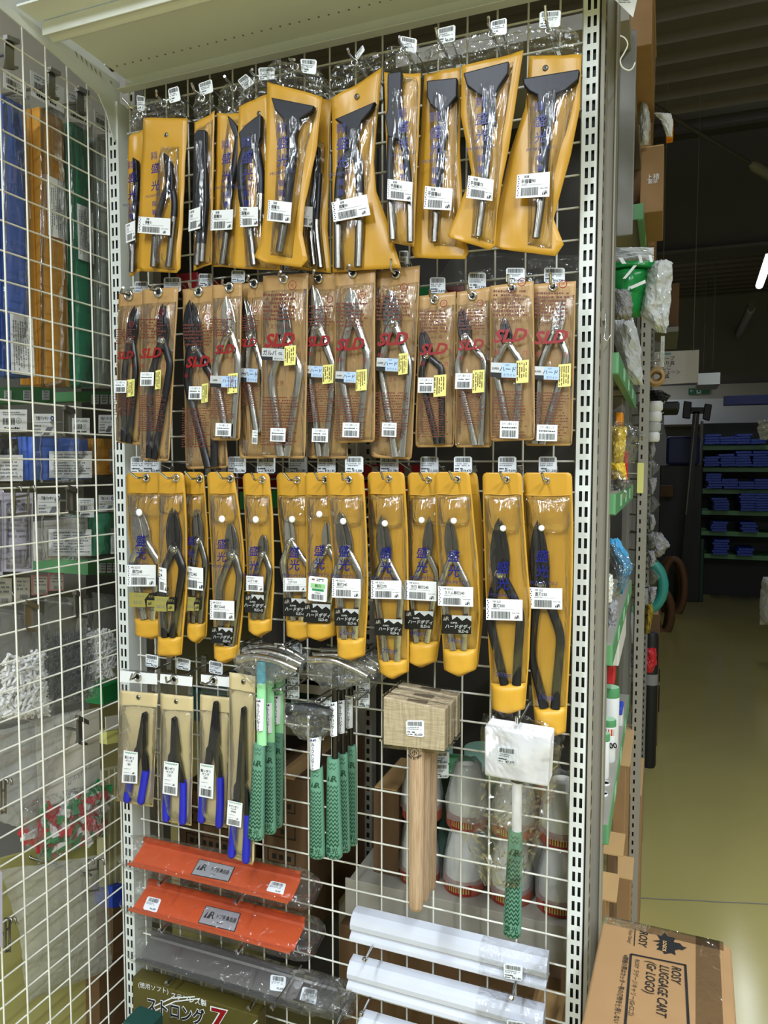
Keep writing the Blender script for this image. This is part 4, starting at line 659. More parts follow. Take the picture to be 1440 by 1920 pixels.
plier_pouch(3, 'beige pliers pouch third from left in the fourth row, label 250', -.096, [((376, 1302), (433, 1308)), ((374, 1430), (431, 1430)), ((372, 1542), (426, 1553))], [(378, 1264), (432, 1270), (432, 1288), (378, 1282)], (402, 1275), (376, 1280), [(392, 1238), (418, 1243), (417, 1266), (392, 1261)], '¥8,090', (410, 1312), ((393, 1400), (418, 1400)), [(385, 1458), (384, 1500), (382, 1535)], [(417, 1448), (417, 1500), (415, 1544)], [(385, 1425), (411, 1429), (409, 1491), (383, 1486)], ('龍シボリ', 'ペンチ', '250'), (405, 1318), 6.8)
plier_pouch(4, 'beige pliers pouch beside the green hammers, longest, label 300mm', -.118, [((431, 1260), (479, 1268)), ((429, 1430), (478, 1430)), ((428, 1600), (476, 1614)), ((431, 1606), (473, 1622))], None, (455, 1262), (0, 0), None, '', (462, 1322), ((445, 1468), (469, 1466)), [(443, 1537), (441, 1570), (438, 1600)], [(468, 1518), (467, 1565), (465, 1610)], [(437, 1493), (464, 1499), (461, 1544), (434, 1538)], ('キクシボリ', 'ペンチ', '300㎜'), (457, 1278), 7)
# ================================================================== roof hammers with green grips
def grip_mesh(b, A, Bt, r0, r1, n, mg, md, logo=True):
    """tapered rubber grip with raised zigzag ribs; A top, Bt bottom, n outward"""
    ax = Bt - A; Ln = ax.length; ax.normalize(); sd = ax.cross(n).normalized()
    if sd.x < 0: sd = -sd
    nn = n - ax * n.dot(ax); nn.normalize()
    prof = [(0, .93), (.02, 1), (.5, 1), (.93, 1.0), (.975, .97), (.992, .8), (1, .5)]
    rad = lambda t: (r0 + (r1 - r0) * t)
    b.tube([A + ax * (Ln * t) for t, k in prof], [rad(t) * k for t, k in prof], mg, 20, nn, .78)
    def sp(t, s, e=.0004):
        R_ = rad(t) + e; th = s * 1.15; return A + ax * (Ln * t) + sd * (R_ * math.sin(th)) + nn * (R_ * .78 * math.cos(th))
    def zig(t, amp, th, k=3, s0=-.82, s1=.82):
        m = k * 2; tp = []; bt = []
        for i in range(m + 1):
            s = s0 + (s1 - s0) * i / m; o = amp if i % 2 else -amp; tp.append(sp(t + o - th, s)); bt.append(sp(t + o + th, s))
        b.add(tp + bt, [(i, i + 1, m + 2 + i, m + 1 + i) for i in range(m)], md)
    for i in range(2): zig(.045 + .04 * i, .012, .004, 2, -.4, .6)
    N = 15
    for i in range(N): zig(.27 + .57 * i / (N - 1), .0135, .0085 * (.75 + .5 * i / N), 4)
    zig(.955, .012, .009, 4)
    for side in (-1, 1):
        for i in range(22): t = .08 + .8 * i / 22; b.add([sp(t, side * 1.2), sp(t + .006, side * 1.2), sp(t - .008, side * 1.75), sp(t - .012, side * 1.75)], [(0, 1, 2, 3)], md)
    if logo:
        for x0 in (-.62, -.2): b.add([sp(.215, x0), sp(.215, x0 + .34), sp(.155, x0 + .36)], [(0, 1, 2)], md)
        class F: pass
        for t, s, ch, sz in ((.185, .42, 'R', .085), (.90, -.38, '盛', .066), (.90, .34, '光', .066)):
            vs, fs = tgeo(ch, .025)
            b.add([sp(t - y * sz * Ln / Ln, s + x * sz * Ln / (rad(t) * 1.15), .0005) for x, y in vs], fs, md)
def crumple(name, pl, rows, w0, bulge, m, parent, seed, wave=.005, nu=12, nv=16):
    return MB().sheet(pl, rows, w0, .0004, 0, nu, nv, wave, seed, bulge, 2, jit=.0007 if bulge == .010 else .0019).sheet(pl, rows, -abs(w0) * .0 - .046 if bulge == .010 else -.016, .0004, 0, nu, nv, wave, seed + 1, -bulge * .4, 2, jit=.0028).build(name, M[m], parent)
def vert_label(parent, pl, q, w, txt, num, col='ink', name='paper_sleeve'):
    b = MB(); Q = Quad(pl, q, w); n = 7; Wd = Q.W
    # sleeve wraps round the shaft: curved strip
    vs = []; K = 6
    for j in (0, 1):
        for i in range(K + 1): a = i / K; p = Q.P(a, j, math.sin(a * math.pi) * Wd * .35); vs.append(p)
    b.add(vs, [(i, i + 1, K + 2 + i, K + 1 + i) for i in range(K)], 0, True)
    dw = Wd * .36; mrh = .09; mr = Q.H / Q.W
    for x0 in (.2, .42): b.add([Q.P(x0, .1, dw), Q.P(x0 + .2, .1, dw), Q.P(x0 + .2, .03, dw)], [(0, 1, 2)], 1)
    b.tq(Q, 'R', .72, .065, .09, 1, bold=.02, dw=dw)
    for k, ch in enumerate(txt):
        rot = math.pi / 2 if ch == 'ー' else 0
        b.tq(Q, ch, .5, .2 + .108 * k, min(.115, .8 * Q.W / Q.H), 1, bold=.02, dw=dw, rot=rot)
    b.tq(Q, num, .5, .95, .075, 1, bold=.02, dw=dw)
    return b.build(name, [M['label'], M[col]], parent, recalc=False)
def roof_hammer(label, Y, head, hr, shaft, shaftw, sm, lab, num, grip, gw, headm='steel', col='ink', cap=None, bag=None, seed=0):
    pl = Pl(shaft[0][0], shaft[0][1], Y); k = pl.k; r = root('roof_hammer', pl.P(*shaft[0]), label, 'hammer', 'roof hammers with green zigzag grips')
    pts = smooth_path([pl.P(x, y, 0) for x, y in head]); n = len(pts)
    MB().tube(pts, [hr[0] * k + (hr[1] - hr[0]) * k * i / (n - 1) for i in range(n)], 0, 10, pl.n, 1.1).build('head', M[headm], r)
    b = MB()
    if sm == 'mint':
        b.tube([pl.P(*shaft[0]), pl.P(shaft[0][0], shaft[0][1] + (shaft[1][1] - shaft[0][1]) * .26)], shaftw * k, 1, 12, pl.n, .6); b.tube([pl.P(shaft[0][0], shaft[0][1] + (shaft[1][1] - shaft[0][1]) * .26), pl.P(*shaft[1])], [shaftw * k, shaftw * k * 1.08], 0, 12, pl.n, .6); b.build('shaft', [M['mint'], M['teal']], r)
    else: b.tube([pl.P(*shaft[0]), pl.P(*shaft[1])], shaftw * k, 0, 12, pl.n, .8); b.build('shaft', M[sm], r)
    if cap: MB().tube([pl.P(*cap[0]), pl.P(*cap[1])], cap[2] * k, 0, 14, pl.n, .8).build('socket', M['rubber'], r)
    if lab: vert_label(r, pl, lab, shaftw * k * .62 if sm == 'mint' else shaftw * k * .72, 'ルーフハンマー', num, col)
    b = MB(); grip_mesh(b, pl.P(*grip[0]), pl.P(*grip[1]), gw[0] * k, gw[1] * k, pl.n, 0, 1); b.build('grip', [M['ggrip'], M['dgreen']], r)
    if bag: crumple('plastic_wrap', pl, bag, .009, .007, 'bag', r, seed, .003, 18, 14)
    return r
roof_hammer('front roof hammer with mint shaft and white sleeve beside the beige pouches', -.125, [(447, 1236), (480, 1232), (520, 1240), (558, 1256)], (7, 5), [(490, 1240), (491, 1396)], 8.5, 'mint', [(483, 1305), (498, 1308), (497, 1368), (484, 1366)], '18', [(487, 1394), (480, 1573)], (10, 15), bag=[((444, 1222), (560, 1240)), ((446, 1255), (560, 1262)), ((478, 1284), (512, 1284))], seed=3)
roof_hammer('middle roof hammer of the mint shafted trio', -.095, [(462, 1226), (495, 1222), (530, 1230), (566, 1246)], (7, 5), [(506, 1232), (507, 1392)], 8, 'mint', [(501, 1314), (513, 1316), (513, 1372), (501, 1370)], '21', [(507, 1390), (505, 1562)], (9.5, 13), bag=[((456, 1214), (568, 1230)), ((458, 1245), (570, 1250)), ((496, 1272), (530, 1272))], seed=4)
roof_hammer('rear roof hammer of the mint shafted trio, blue collar showing', -.066, [(470, 1216), (510, 1212), (545, 1222), (572, 1238)], (7, 5), [(524, 1224), (524, 1374)], 7.5, 'mint', [(516, 1300), (529, 1302), (528, 1356), (516, 1354)], '24', [(523, 1372), (518, 1550)], (9, 12), bag=[((470, 1206), (574, 1222)), ((470, 1236), (574, 1242)), ((505, 1262), (545, 1262))], seed=5)
roof_hammer('roof hammer with black rubber head hanging lowest, blue printed sleeve', -.125, [(541, 1333), (570, 1329), (600, 1334), (622, 1342)], (11, 10), [(593, 1340), (593, 1440)], 10, 'black', [(583, 1378), (606, 1378), (603, 1438), (585, 1438)], '21', [(594, 1436), (595, 1608)], (11, 14.5), 'rubber', 'blue', [(592, 1342), (593, 1378), 11], [((538, 1314), (626, 1328)), ((538, 1350), (626, 1356)), ((570, 1384), (612, 1384))], 6)
roof_hammer('front steel shafted roof hammer right of the black headed one', -.115, [(580, 1238), (620, 1238), (655, 1250), (690, 1268)], (7, 5), [(628, 1250), (628, 1424)], 5.8, 'dsteel', [(621, 1314), (634, 1314), (634, 1378), (621, 1378)], '16', [(625, 1421), (627, 1608)], (11.5, 15.5), bag=[((578, 1228), (700, 1246)), ((580, 1262), (694, 1276)), ((610, 1290), (650, 1290))], seed=7)
roof_hammer('middle steel shafted roof hammer with white sleeve', -.088, [(592, 1230), (630, 1229), (668, 1240), (706, 1258)], (7, 5), [(642, 1240), (642, 1416)], 5.6, 'dsteel', [(636, 1311), (648, 1311), (648, 1373), (636, 1373)], '21', [(643, 1412), (646, 1597)], (9, 11), bag=[((590, 1220), (712, 1238)), ((596, 1252), (710, 1266)), ((622, 1280), (662, 1280))], seed=8)
roof_hammer('rear steel shafted roof hammer nearest the grey upright', -.060, [(606, 1222), (645, 1220), (682, 1230), (714, 1250)], (7, 5), [(657, 1232), (657, 1402)], 5.4, 'dsteel', [(650, 1303), (663, 1303), (663, 1363), (650, 1363)], '24', [(660, 1397), (661, 1585)], (8, 9), bag=[((604, 1212), (716, 1228)), ((606, 1240), (720, 1256)), ((640, 1270), (680, 1270))], seed=9)
for i, (x0, y0, x1, y1, Y, pr, d) in enumerate(((454, 1210, 470, 1222, -.05, '', 'the mint shafted hammers, upper tag'), (541, 1206, 566, 1228, -.05, '', 'the rear mint shafted hammer'), (538, 1262, 561, 1284, -.045, '¥6,380', 'the hammer bunch, middle tag'), (538, 1286, 561, 1310, -.045, '¥6,380', 'the hammer bunch, lower tag'), (680, 1222, 698, 1242, -.045, '', 'the steel shafted hammers, upper tag'), (672, 1272, 694, 1298, -.045, '¥8,470', 'the steel shafted hammers, middle tag'), (672, 1300, 693, 1327, -.045, '¥8,770', 'the steel shafted hammers, lower tag'), (602, 1308, 622, 1324, -.04, '', 'the black headed hammer'))):
    pl = Pl(x0, y0, Y); O = pl.P((x0 + x1) / 2, y0); r = root('display_hook', O, 'chrome double rod hook with price tag holding ' + d, 'hook', 'chrome display hooks')
    b = MB()
    for s in (-.008, .008): b.tube([(O.x + s, -.004, O.z + .004), (O.x + s, Y - .05, O.z + .004), (O.x + s, Y - .06, O.z + .012)], .002, 0, 8)
    b.tube([(O.x - .008, Y - .06, O.z + .012), (O.x + .008, Y - .06, O.z + .012)], .002, 0, 8); b.build('hook_wire', M['chrome'], r); price_tag(r, pl, (x0, y0, x1, y1), 0, pr, i + 200)
# ================================================================== wooden mallets
def block_mallet(label, dy, dz, first=None):
    Y = -.152 + dy; pl = Pl(776, 1350, -.152); O = pl.P(776, 1400) + Vector((dy * .06, dy, dz)); r = root('wooden_mallet', O, label, 'mallet', 'square wooden mallets')
    c = [pl.P(x, y) + Vector((dy * .06, dy, dz)) for x, y in ((719, 1307), (834, 1331), (833, 1409), (719, 1396))]
    th = Vector((0, .0235, 0)); MB().hexa(c, [p + th for p in c]).build('head', M['lwood'], r, bevel=.0012)
    t = (c[0] + c[1]) / 2 + th * .5; b = MB(); b.box(t.x - .018, t.x + .018, t.y - .0055, t.y + .0055, t.z - .003, t.z + .0012); b.build('wedged_tenon', M['endg'], r)
    a = pl.P(777, 1400) + Vector((dy * .06, dy + .0118, dz)); e = pl.P(775.5, 1706) + Vector((dy * .06, dy + .0118, dz)); k = pl.k
    b = MB(); b.tube([a + Vector((0, 0, .01)), a, a.lerp(e, .05), a.lerp(e, .3), a.lerp(e, .9), e, e - Vector((0, 0, .006)), e - Vector((0, 0, .009))], [13.4 * k, 13.6 * k, 14.8 * k, 15 * k, 14.2 * k, 13.6 * k, 11 * k, 6 * k], 0, 20, (0, -1, 0), .72); b.build('handle', M['hwood'], r)
    w = MB(); g = [p + Vector((0, -.0015, 0)) for p in c]; gx = Vector((0, 0, .003))
    w.hexa([g[0] + gx - Vector((.002, 0, 0)), g[1] + gx + Vector((.002, 0, 0)), g[2] - gx * 1.5 + Vector((.002, 0, 0)), g[3] - gx * 1.5 - Vector((.002, 0, 0))], [p + Vector((0, .0262, 0)) for p in (g[0] + gx - Vector((.002, 0, 0)), g[1] + gx + Vector((.002, 0, 0)), g[2] - gx * 1.5 + Vector((.002, 0, 0)), g[3] - gx * 1.5 - Vector((.002, 0, 0)))])
    w.build('plastic_wrap', M['filmw'], r)
    return r, pl
r, pl = block_mallet('front square headed oak mallet with price sticker, MADE IN JAPAN stamp', 0, 0)
price_tag(r, pl, [(762, 1350), (796, 1350), (796, 1382), (763, 1378)], .0022, '¥2,420', 77)
b = MB(); O = pl.P(777, 1411, .0002 - .0); k = pl.k
hn = -.0118 + 15 * k * .72 + .0003; O = pl.P(776.5, 1412, hn)
b.ring(O, pl.n, 8.5 * k, .0005, 0, 18, 5); b.textp(pl, '小', 776.5, 1412, 11, hn + .0003, 0, bold=.02)
for i, ch in enumerate('MADE IN JAPAN'):
    a = -1.0 + 2.0 * i / 12
    if ch != ' ': b.textp(pl, ch, 776.5 + 13.5 * math.sin(a), 1411 + 12.5 * math.cos(a) , 5, hn - abs(math.sin(a)) * .0018 + .0004, 0, rot=-a, bold=.02)
b.build('maker_stamp', M['ink'], r, recalc=False)
block_mallet('second square headed oak mallet, behind the one with the price sticker', .027, .001)
block_mallet('rearmost square headed oak mallet of the three', .058, .003)
for i, (q, pr, d) in enumerate(((( 812, 1410, 842, 1432), '¥2,420', 'the front wooden mallet'), ((812, 1432, 841, 1459), '¥2,530', 'the rear wooden mallets'))):
    pl = Pl(q[0], q[1], -.03 - .01 * i); O = pl.P(q[0] + 14, q[1]); r = root('display_hook', O, 'chrome hook under the mallets with hanging price tag for ' + d, 'hook', 'chrome display hooks')
    b = MB()
    for s in (-.012 - .02 * i, .012 + .02 * i): b.tube([(.615 + s, -.004, O.z + .035 + .012 * i), (.615 + s, -.092, O.z + .035 + .012 * i)], .002, 0, 8)
    b.tube([(O.x, -.004, O.z + .02), Vector(O)], .0012, 0, 6); b.build('hook_wire', M['chrome'], r); price_tag(r, pl, q, 0, pr, 300 + i)
# ================================================================== white nylon mallet
pl = Pl(968, 1420, -.15); r = root('nylon_mallet', pl.P(968, 1420), 'white square nylon mallet with green zigzag grip in a clear bag', 'mallet'); k = pl.k
c = [pl.P(*q) for q in ((908, 1361), (1033, 1381), (1028, 1477), (908, 1455))]; MB().hexa(c, [p + Vector((0, .042, 0)) for p in c]).build('head', M['nylon'], r, bevel=.004, seg=3)
b = MB(); b.tube([pl.P(966, 1462, -.02), pl.P(965, 1475, -.02)], 12 * k, 1, 16, pl.n, .9); b.tube([pl.P(965, 1470, -.02), pl.P(964, 1572, -.02)], [10 * k, 9.3 * k], 0, 16, pl.n, .9); b.build('shaft', [M['nylon'], M['rubber']], r)
b = MB(); grip_mesh(b, pl.P(962, 1568, -.02), pl.P(955, 1770, -.02), 13.5 * k, 18 * k, pl.n, 0, 1); b.build('grip', [M['ggrip'], M['dgreen']], r)
price_tag(r, pl, [(934, 1399), (968, 1403), (967, 1435), (933, 1428)], .0012, '¥7,370', 88)
crumple('plastic_bag', pl, [((906, 1338), (1010, 1372)), ((900, 1370), (1052, 1398)), ((903, 1450), (1040, 1480)), ((888, 1520), (1022, 1540)), ((862, 1560), (1012, 1580)), ((890, 1620), (990, 1640)), ((908, 1660), (976, 1668))], -.002, .010, 'film', r, 11, .004, 22, 40)
hook('the white nylon mallet', 975, 1350, -.12, 968, 1344, None, '', 0)
# ================================================================== orange and steel folding channels (held between the hooks)
def frame_pl(O, u, v):
    p = Pl.__new__(Pl); p.O = Vector(O); p.u = Vector(u).normalized(); p.v = Vector(v).normalized(); p.n = p.u.cross(p.v).normalized() * -1
    if p.n.y > 0: p.n = -p.n
    p.k = p.kv = .001
    def uv(px, py): d = ray(px, py); q = CAM + d * ((p.O - CAM).dot(p.n) / d.dot(p.n)) - p.O; return (q.dot(p.u), q.dot(p.v))
    p.uv = uv; return p
def channel(name, label, group, tl, tr, bl, Yt, Yb, m, plate=None, tags=(), wrap=None, seed=0):
    A, Bq, Cc = U(*tl, Yt), U(*tr, Yt), U(*bl, Yb); x0, x1 = A.x, Bq.x
    # profile across (y, z): top lip, sloping tray face, bottom lip
    d = Vector((Cc.y - A.y, Cc.z - A.z)); L_ = d.length; d.normalize(); nrm = Vector((-d.y, d.x))
    if nrm.x > 0: nrm = -nrm
    base = Vector((A.y, A.z)); prof = [(0, .009), (.002, .011), (.007, .0105), (.010, .002), (.014, 0), (L_ - .014, 0), (L_ - .010, .002), (L_ - .006, .009), (L_ - .001, .011), (L_, .009)]
    out = [base + d * a + nrm * (h - .009) for a, h in prof]; inn = [p - nrm * .0016 for p in out]; ring_ = out + inn[::-1]; n = len(ring_)
    v = [(x, q[0], q[1]) for x in (x0, x1) for q in ring_]
    o = (A + Cc) / 2; r = root(name, Vector(((x0 + x1) / 2, o.y, o.z)), label, 'folding channel', group); b = MB()
    b.add(v, [tuple(range(n))[::-1], tuple(range(n, 2 * n))] + [(i, (i + 1) % n, n + (i + 1) % n, n + i) for i in range(n)]); b.build('tray', M[m], r)
    pl = frame_pl((x0, base.x - nrm.x * .009 + 0, base.y - nrm.y * .009), (1, 0, 0), (0, d.x, d.y))
    if plate:
        Q = Quad(pl, plate, .0012); b = MB(); b.card(Q, .001, 1); Q2 = Q; b.rq(Q, .02, .04, .98, .96, 0, .0002); mr_logo(b, Q, .07, .24, .42, 1)
        b.tq(Q, 'ドブ板鼻曲器', .68, .44, .29, 1, .72, .02); b.tq(Q, 'MR 盛光', .55, .75, .1, 1, 1, .01); b.build('name_plate', [M['plate'], M['ink']], r, recalc=False)
    for q, pr in tags:
        b = MB(); Q = Quad(pl, q, .0016); b.card(Q, .0006, 0, .08); b.bars(Q, .15, .08, .85, .36, 1, 16, seed); b.dash(Q, .1, .42, .8, .6, 2, 2, .6, seed, .08); b.tq(Q, pr, .66, .84, .18, 1, bold=.02); b.build('price_tag', [M['tagw'], M['ink'], M['gink']], r, recalc=False)
    # clear sleeve round the tray, gathered at both ends
    sl = [p + nrm * .004 for p in out[1:-1]]; s2 = [p - nrm * .004 for p in (out[-2], out[1])]; cross = [out[0] + nrm * .003 - d * .004] + [base + d * (L_ * .3) + nrm * .004, base + d * (L_ * .7) + nrm * .004] + [out[-1] + nrm * .003 + d * .004, base + d * L_ - nrm * .018, base - nrm * .018]
    rr = random.Random(seed); secs = []
    for x, k in ((x0 - .03, .7), (x0 - .012, .95), (x0 + .01, 1), (x0 + .1, 1.02), ((x0 + x1) / 2, 1.0), (x1 - .05, 1.02), (x1 + .006, 1), (x1 + .025, .9), (x1 + .04, .72)):
        cen = sum(cross, Vector((0, 0))) / len(cross); secs.append([(x + rr.uniform(-.004, .004), cen.x + (q.x - cen.x) * k + rr.uniform(-.002, .002), cen.y + (q.y - cen.y) * k + rr.uniform(-.002, .002)) for q in cross])
    m_ = len(cross); v = [p for s_ in secs for p in s_]; b = MB()
    b.add(v, [(i * m_ + j, i * m_ + (j + 1) % m_, (i + 1) * m_ + (j + 1) % m_, (i + 1) * m_ + j) for i in range(len(secs) - 1) for j in range(m_)], 0, True); b.build('plastic_sleeve', M['bag'], r)
    for x in (x0 + .09, x1 - .10):
        p = base + d * (L_ + .004); h = tag(MB().tube([(x, -.004, p.y - .004), (x, p.x + .01, p.y - .008), (x, p.x - .012, p.y - .012), (x, p.x - .016, p.y - .004)], .0028, 0, 10).build('support_hook', M['chrome']), 'support hook under the ' + label.split(',')[0].split(' in crink')[0].split(' at the')[0] + (' near its left end' if x < (x0 + x1) / 2 else ' near its right end'), 'hook', 'chrome support hooks under channels and poles')
    return r
og = 'folding channels on support hooks'
channel('folding_channel', 'upper orange painted channel, price sticker at its right end', og, (272, 1568), (566, 1634), (240, 1622), -.03, -.085, 'orange', [(374, 1611), (441, 1626), (429, 1654), (358, 1640)], [([(509, 1652), (537, 1658), (531, 1678), (499, 1671)], '¥6,280')], seed=1)
channel('folding_channel', 'lower orange painted channel, price sticker at its left end', og, (280, 1646), (574, 1716), (237, 1706), -.03, -.095, 'orange', [(387, 1698), (452, 1713), (440, 1748), (371, 1731)], [([(278, 1681), (303, 1687), (294, 1712), (268, 1705)], '¥6,280')], seed=2)
channel('steel_channel', 'long grey sheet steel channel in crinkled bag below the orange ones', og, (286, 1742), (590, 1815), (254, 1803), -.03, -.085, 'steelsheet', None, [([(508, 1828), (537, 1832), (535, 1861), (506, 1857)], '¥2,640')], seed=3)
channel('steel_channel', 'short grey steel channel at the right end of the steel one', og, (574, 1822), (636, 1838), (556, 1880), -.045, -.10, 'steelsheet', None, [([(568, 1851), (596, 1857), (592, 1886), (561, 1879)], '¥3,180')], seed=4)
# ================================================================== white foam poles
def pole(label, tl, tr, bl, Yt, Yb, tagq, price, seed):
    A, Bq, Cc = U(*tl, Yt), U(*tr, Yt), U(*bl, Yb); h = A.z - Cc.z; x0, x1 = A.x, Bq.x; y = Yb
    prof = [(.012, 0), (-.006, -.002), (-.016, -.009), (-.020, -.018), (-.0195, -.027), (-.014, -.032), (-.0135, -.035), (-.021, -.040), (-.0225, -.047), (-.0215, -h), (.012, -h)]
    n = len(prof); v = [(x, Yt + a, A.z + c) for x in (x0, x1) for a, c in prof]; r = root('foam_pole', Vector(((x0 + x1) / 2, Yt, A.z - h / 2)), label, 'foam pole', 'white grooved foam poles'); b = MB()
    b.add(v, [tuple(range(n))[::-1], tuple(range(n, 2 * n))] + [(i, (i + 1) % n, n + (i + 1) % n, n + i) for i in range(n)]); b.build('pole_body', M['foam'], r, bevel=.003, seg=3)
    b = MB(); xa = x0 + (x1 - x0) * .68
    pr = [(a - .0018 if a < 0 else a + .001, c + (.0015 if i < 2 else -.0015 if i > 8 else 0)) for i, (a, c) in enumerate(prof)]; v = [(x, Yt + a, A.z + c) for x in (xa, x1 + .001) for a, c in pr]
    b.add(v, [(i, (i + 1) % n, n + (i + 1) % n, n + i) for i in range(n)]); b.build('stretch_wrap', M['bag'], r)
    if tagq: pl = Pl(tagq[0][0], tagq[0][1], Yt - .0285); price_tag(r, pl, tagq, 0, price, seed)
    for i, f in enumerate((.13, .86)):
        x = x0 + (x1 - x0) * f; z = A.z - h - .004
        tag(MB().tube([(x, -.004, z), (x, Yt - .03, z), (x, Yt - .058, z - .002), (x, Yt - .062, z + .002)], .0024, 0, 10).lathe((x, Yt - .058, z - .001), (0, -1, .15), [(.0045, 0), (.0045, .003), (.002, .005)], 0, 10).build('support_hook', M['chrome']), 'support hook under the ' + label.split(' with')[0].split(' below')[0].split(' cut')[0] + (' near its left end', ' near its right end')[i], 'hook', 'chrome support hooks under channels and poles')
pole('topmost white foam pole with price sticker', (664, 1704), (1028, 1799), (653, 1760), -.03, -.055, [(944, 1806), (980, 1812), (979, 1840), (945, 1834)], '¥6,140', 91)
pole('middle white foam pole below the topmost', (658, 1795), (1021, 1890), (648, 1859), -.035, -.06, [(950, 1912), (986, 1918), (985, 1946), (950, 1940)], '', 92)
pole('lowest white foam pole cut by the bottom edge', (677, 1899), (1040, 2000), (668, 1960), -.035, -.06, None, '', 93)
# ================================================================== olive carton at the bottom
A, Bq = U(248, 1832, -.075), U(483, 1887, -.075)
r = root('product_box', Vector(((A.x + Bq.x) / 2, -.06, .3)), 'olive green printed box at the bottom below the steel channel', 'box'); z1 = A.z
MB().box(A.x, Bq.x, -.075, -.045, .30, z1).build('carton', M['olive'], r, bevel=.0015)
pl = Pl(248, 1832, -.075); b = MB(); w = .0006
def T(t, x, y, h, m, **k): b.textp(pl, t, x, y, h, w, m, **k)
Q = Quad(pl, [(248, 1832), (483, 1887), (483, 1960), (248, 1905)], w)
b.tq(Q, '(徳用ソフト)', .18, .15, .16, 0, 1, .0); b.tq(Q, 'ステンレス製', .47, .22, .17, 0, 1, .012)
b.tq(Q, 'ストロング', .36, .60, .42, 2, .80, .06, dw=.0003); b.tq(Q, 'ストロング', .36, .60, .42, 1, .80, .022, dw=.0009); b.tq(Q, '7', .71, .54, .66, 2, 1.3, .05, dw=.0003); b.tq(Q, '7', .71, .54, .66, 3, 1.3, .02, dw=.0009)
for p0, p1 in (((.0, 1.0), (.33, .30)), ((.06, 1.0), (.36, .36)), ((.33, .30), (.52, .12)), ((.36, .36), (.56, .14)), ((.86, .95), (1.0, .35)), ((.92, .95), (1.0, .55))):
    a, c = Q.uv(*p0), Q.uv(*p1); e = (c - a).normalized(); nn = Vector((-e.y, e.x)) * .0012; b.add([pl.at(*(q), w) for q in (a - nn, c - nn, c + nn, a + nn)], [(0, 1, 2, 3)], 0)
b.build('printed_text', [M['foamb'], M['ink'], M['foamb'], M['red']], r, recalc=False)
tag(MB().box(A.x - .012, Bq.x + .05, -.30, -.02, .272, .30).build('lower_shelf', M['pgreen'], bevel=.002), 'dark green shelf board carrying the olive box', 'shelf')
A2 = U(240, 1910, -.20); tag(MB().box(A2.x - .004, A2.x + .05, -.21, -.165, .302, A2.z).build('plastic_case', M['pgreen'], bevel=.002), 'dark green plastic case corner at the lower left beside the olive box', 'case')

# ================================================================== stock on the shelf behind the grid
zs = U(700, 1657, .10).z
tag(MB().box(.432, .884, .098, .103, zs - .075, zs).box(.44, .884, .103, .44, zs - .006, zs - .001).build('inner_shelf', M['grey'], bevel=.001), 'grey shelf with folded front behind the grid carrying twine cones', 'shelf')
def cone_spool(x, y, z, label, h=.105, R0=.042, seed=0):
    r = root('twine_cone', Vector((x, y, z)), label, 'twine cone', 'wrapped twine cones behind the grid'); O = Vector((x, y, z))
    b = MB(); b.lathe(O, (0, 0, 1), [(R0 * .98, 0), (R0, .004), (R0 * .98, .026), (R0 * .9, .028)], 0, 24); b.build('card_base', M['twine'], r)
    MB().lathe(O + Vector((0, 0, .026)), (0, 0, 1), [(R0 * .9, 0), (R0 * .86, h * .4), (R0 * .55, h * .86), (R0 * .3, h * .9), (R0 * .3, h * .84), (.003, h * .84)], 0, 24).build('twine', M['spool'], r)
    rr = random.Random(seed); b = MB(); pr = [(R0 * 1.03, .02), (R0 * 1.02, h * .5), (R0 * .72, h + .012), (R0 * .5, h + .024)]; b.lathe(O, (0, 0, 1), pr, 0, 18, True, False)
    b.v = [p + Vector((rr.uniform(-.002, .002), rr.uniform(-.002, .002), rr.uniform(-.003, .003))) for p in b.v]; b.build('plastic_wrap', M['cone'], r)
    b = MB(); n = 8; vs = []
    for zz in (.003, .024):
        for i in range(n + 1): a = -2.2 + 1.2 * i / n; vs.append(O + Vector((math.cos(a) * (R0 + .0006), math.sin(a) * (R0 + .0006), zz)))
    b.add(vs, [(i, i + 1, n + 2 + i, n + 1 + i) for i in range(n)], 0); 
    for i in range(9): a = -2.1 + 1.05 * i / 9; c0 = [O + Vector((math.cos(a + t) * (R0 + .0012), math.sin(a + t) * (R0 + .0012), zz)) for t, zz in ((0, .007), (.07, .007), (.06, .019), (.015, .02))]; b.add(c0, [(0, 1, 2, 3)], 1)
    b.build('brand_band', [M['red'], M['gold']], r, recalc=False); return r
cn = ('leftmost', 'second from left', 'third from left', 'rightmost')
for i, px in enumerate((787, 871, 958, 1048)):
    x = U(px, 1650, .16).x; cone_spool(x, .16, zs, 'white plastic wrapped twine cone, %s in the lower row' % cn[i], seed=i); cone_spool(x + .003, .165, zs + .128, 'white plastic wrapped twine cone, %s in the upper row' % cn[i], seed=i + 9)
for i, (px, py, yt) in enumerate(((850, 1420, .28), (905, 1430, .375), (945, 1440, .28), (815, 1440, .375))):
    p = U(px, py, yt); r = root('twine_tub', Vector((p.x, yt, zs)), ('pale green lidded tub behind the wooden mallets', 'pale green tub second from left behind the twine cones', 'pale green tub beside the white mallet head', 'pale green tub partly hidden by the mallet handle')[i], 'tub', 'green lidded tubs behind the cones')
    MB().lathe((p.x, yt, zs), (0, 0, 1), [(.038, 0), (.042, .2), (.042, p.z - zs - .02)], 0, 24).build('tub_body', M['tub'], r); MB().lathe((p.x, yt, p.z - .028), (0, 0, 1), [(.044, 0), (.046, .003), (.046, .018), (.04, .02), (.014, .019), (.012, .026), (.001, .026)], 0, 24).build('lid', M['greenp'], r)
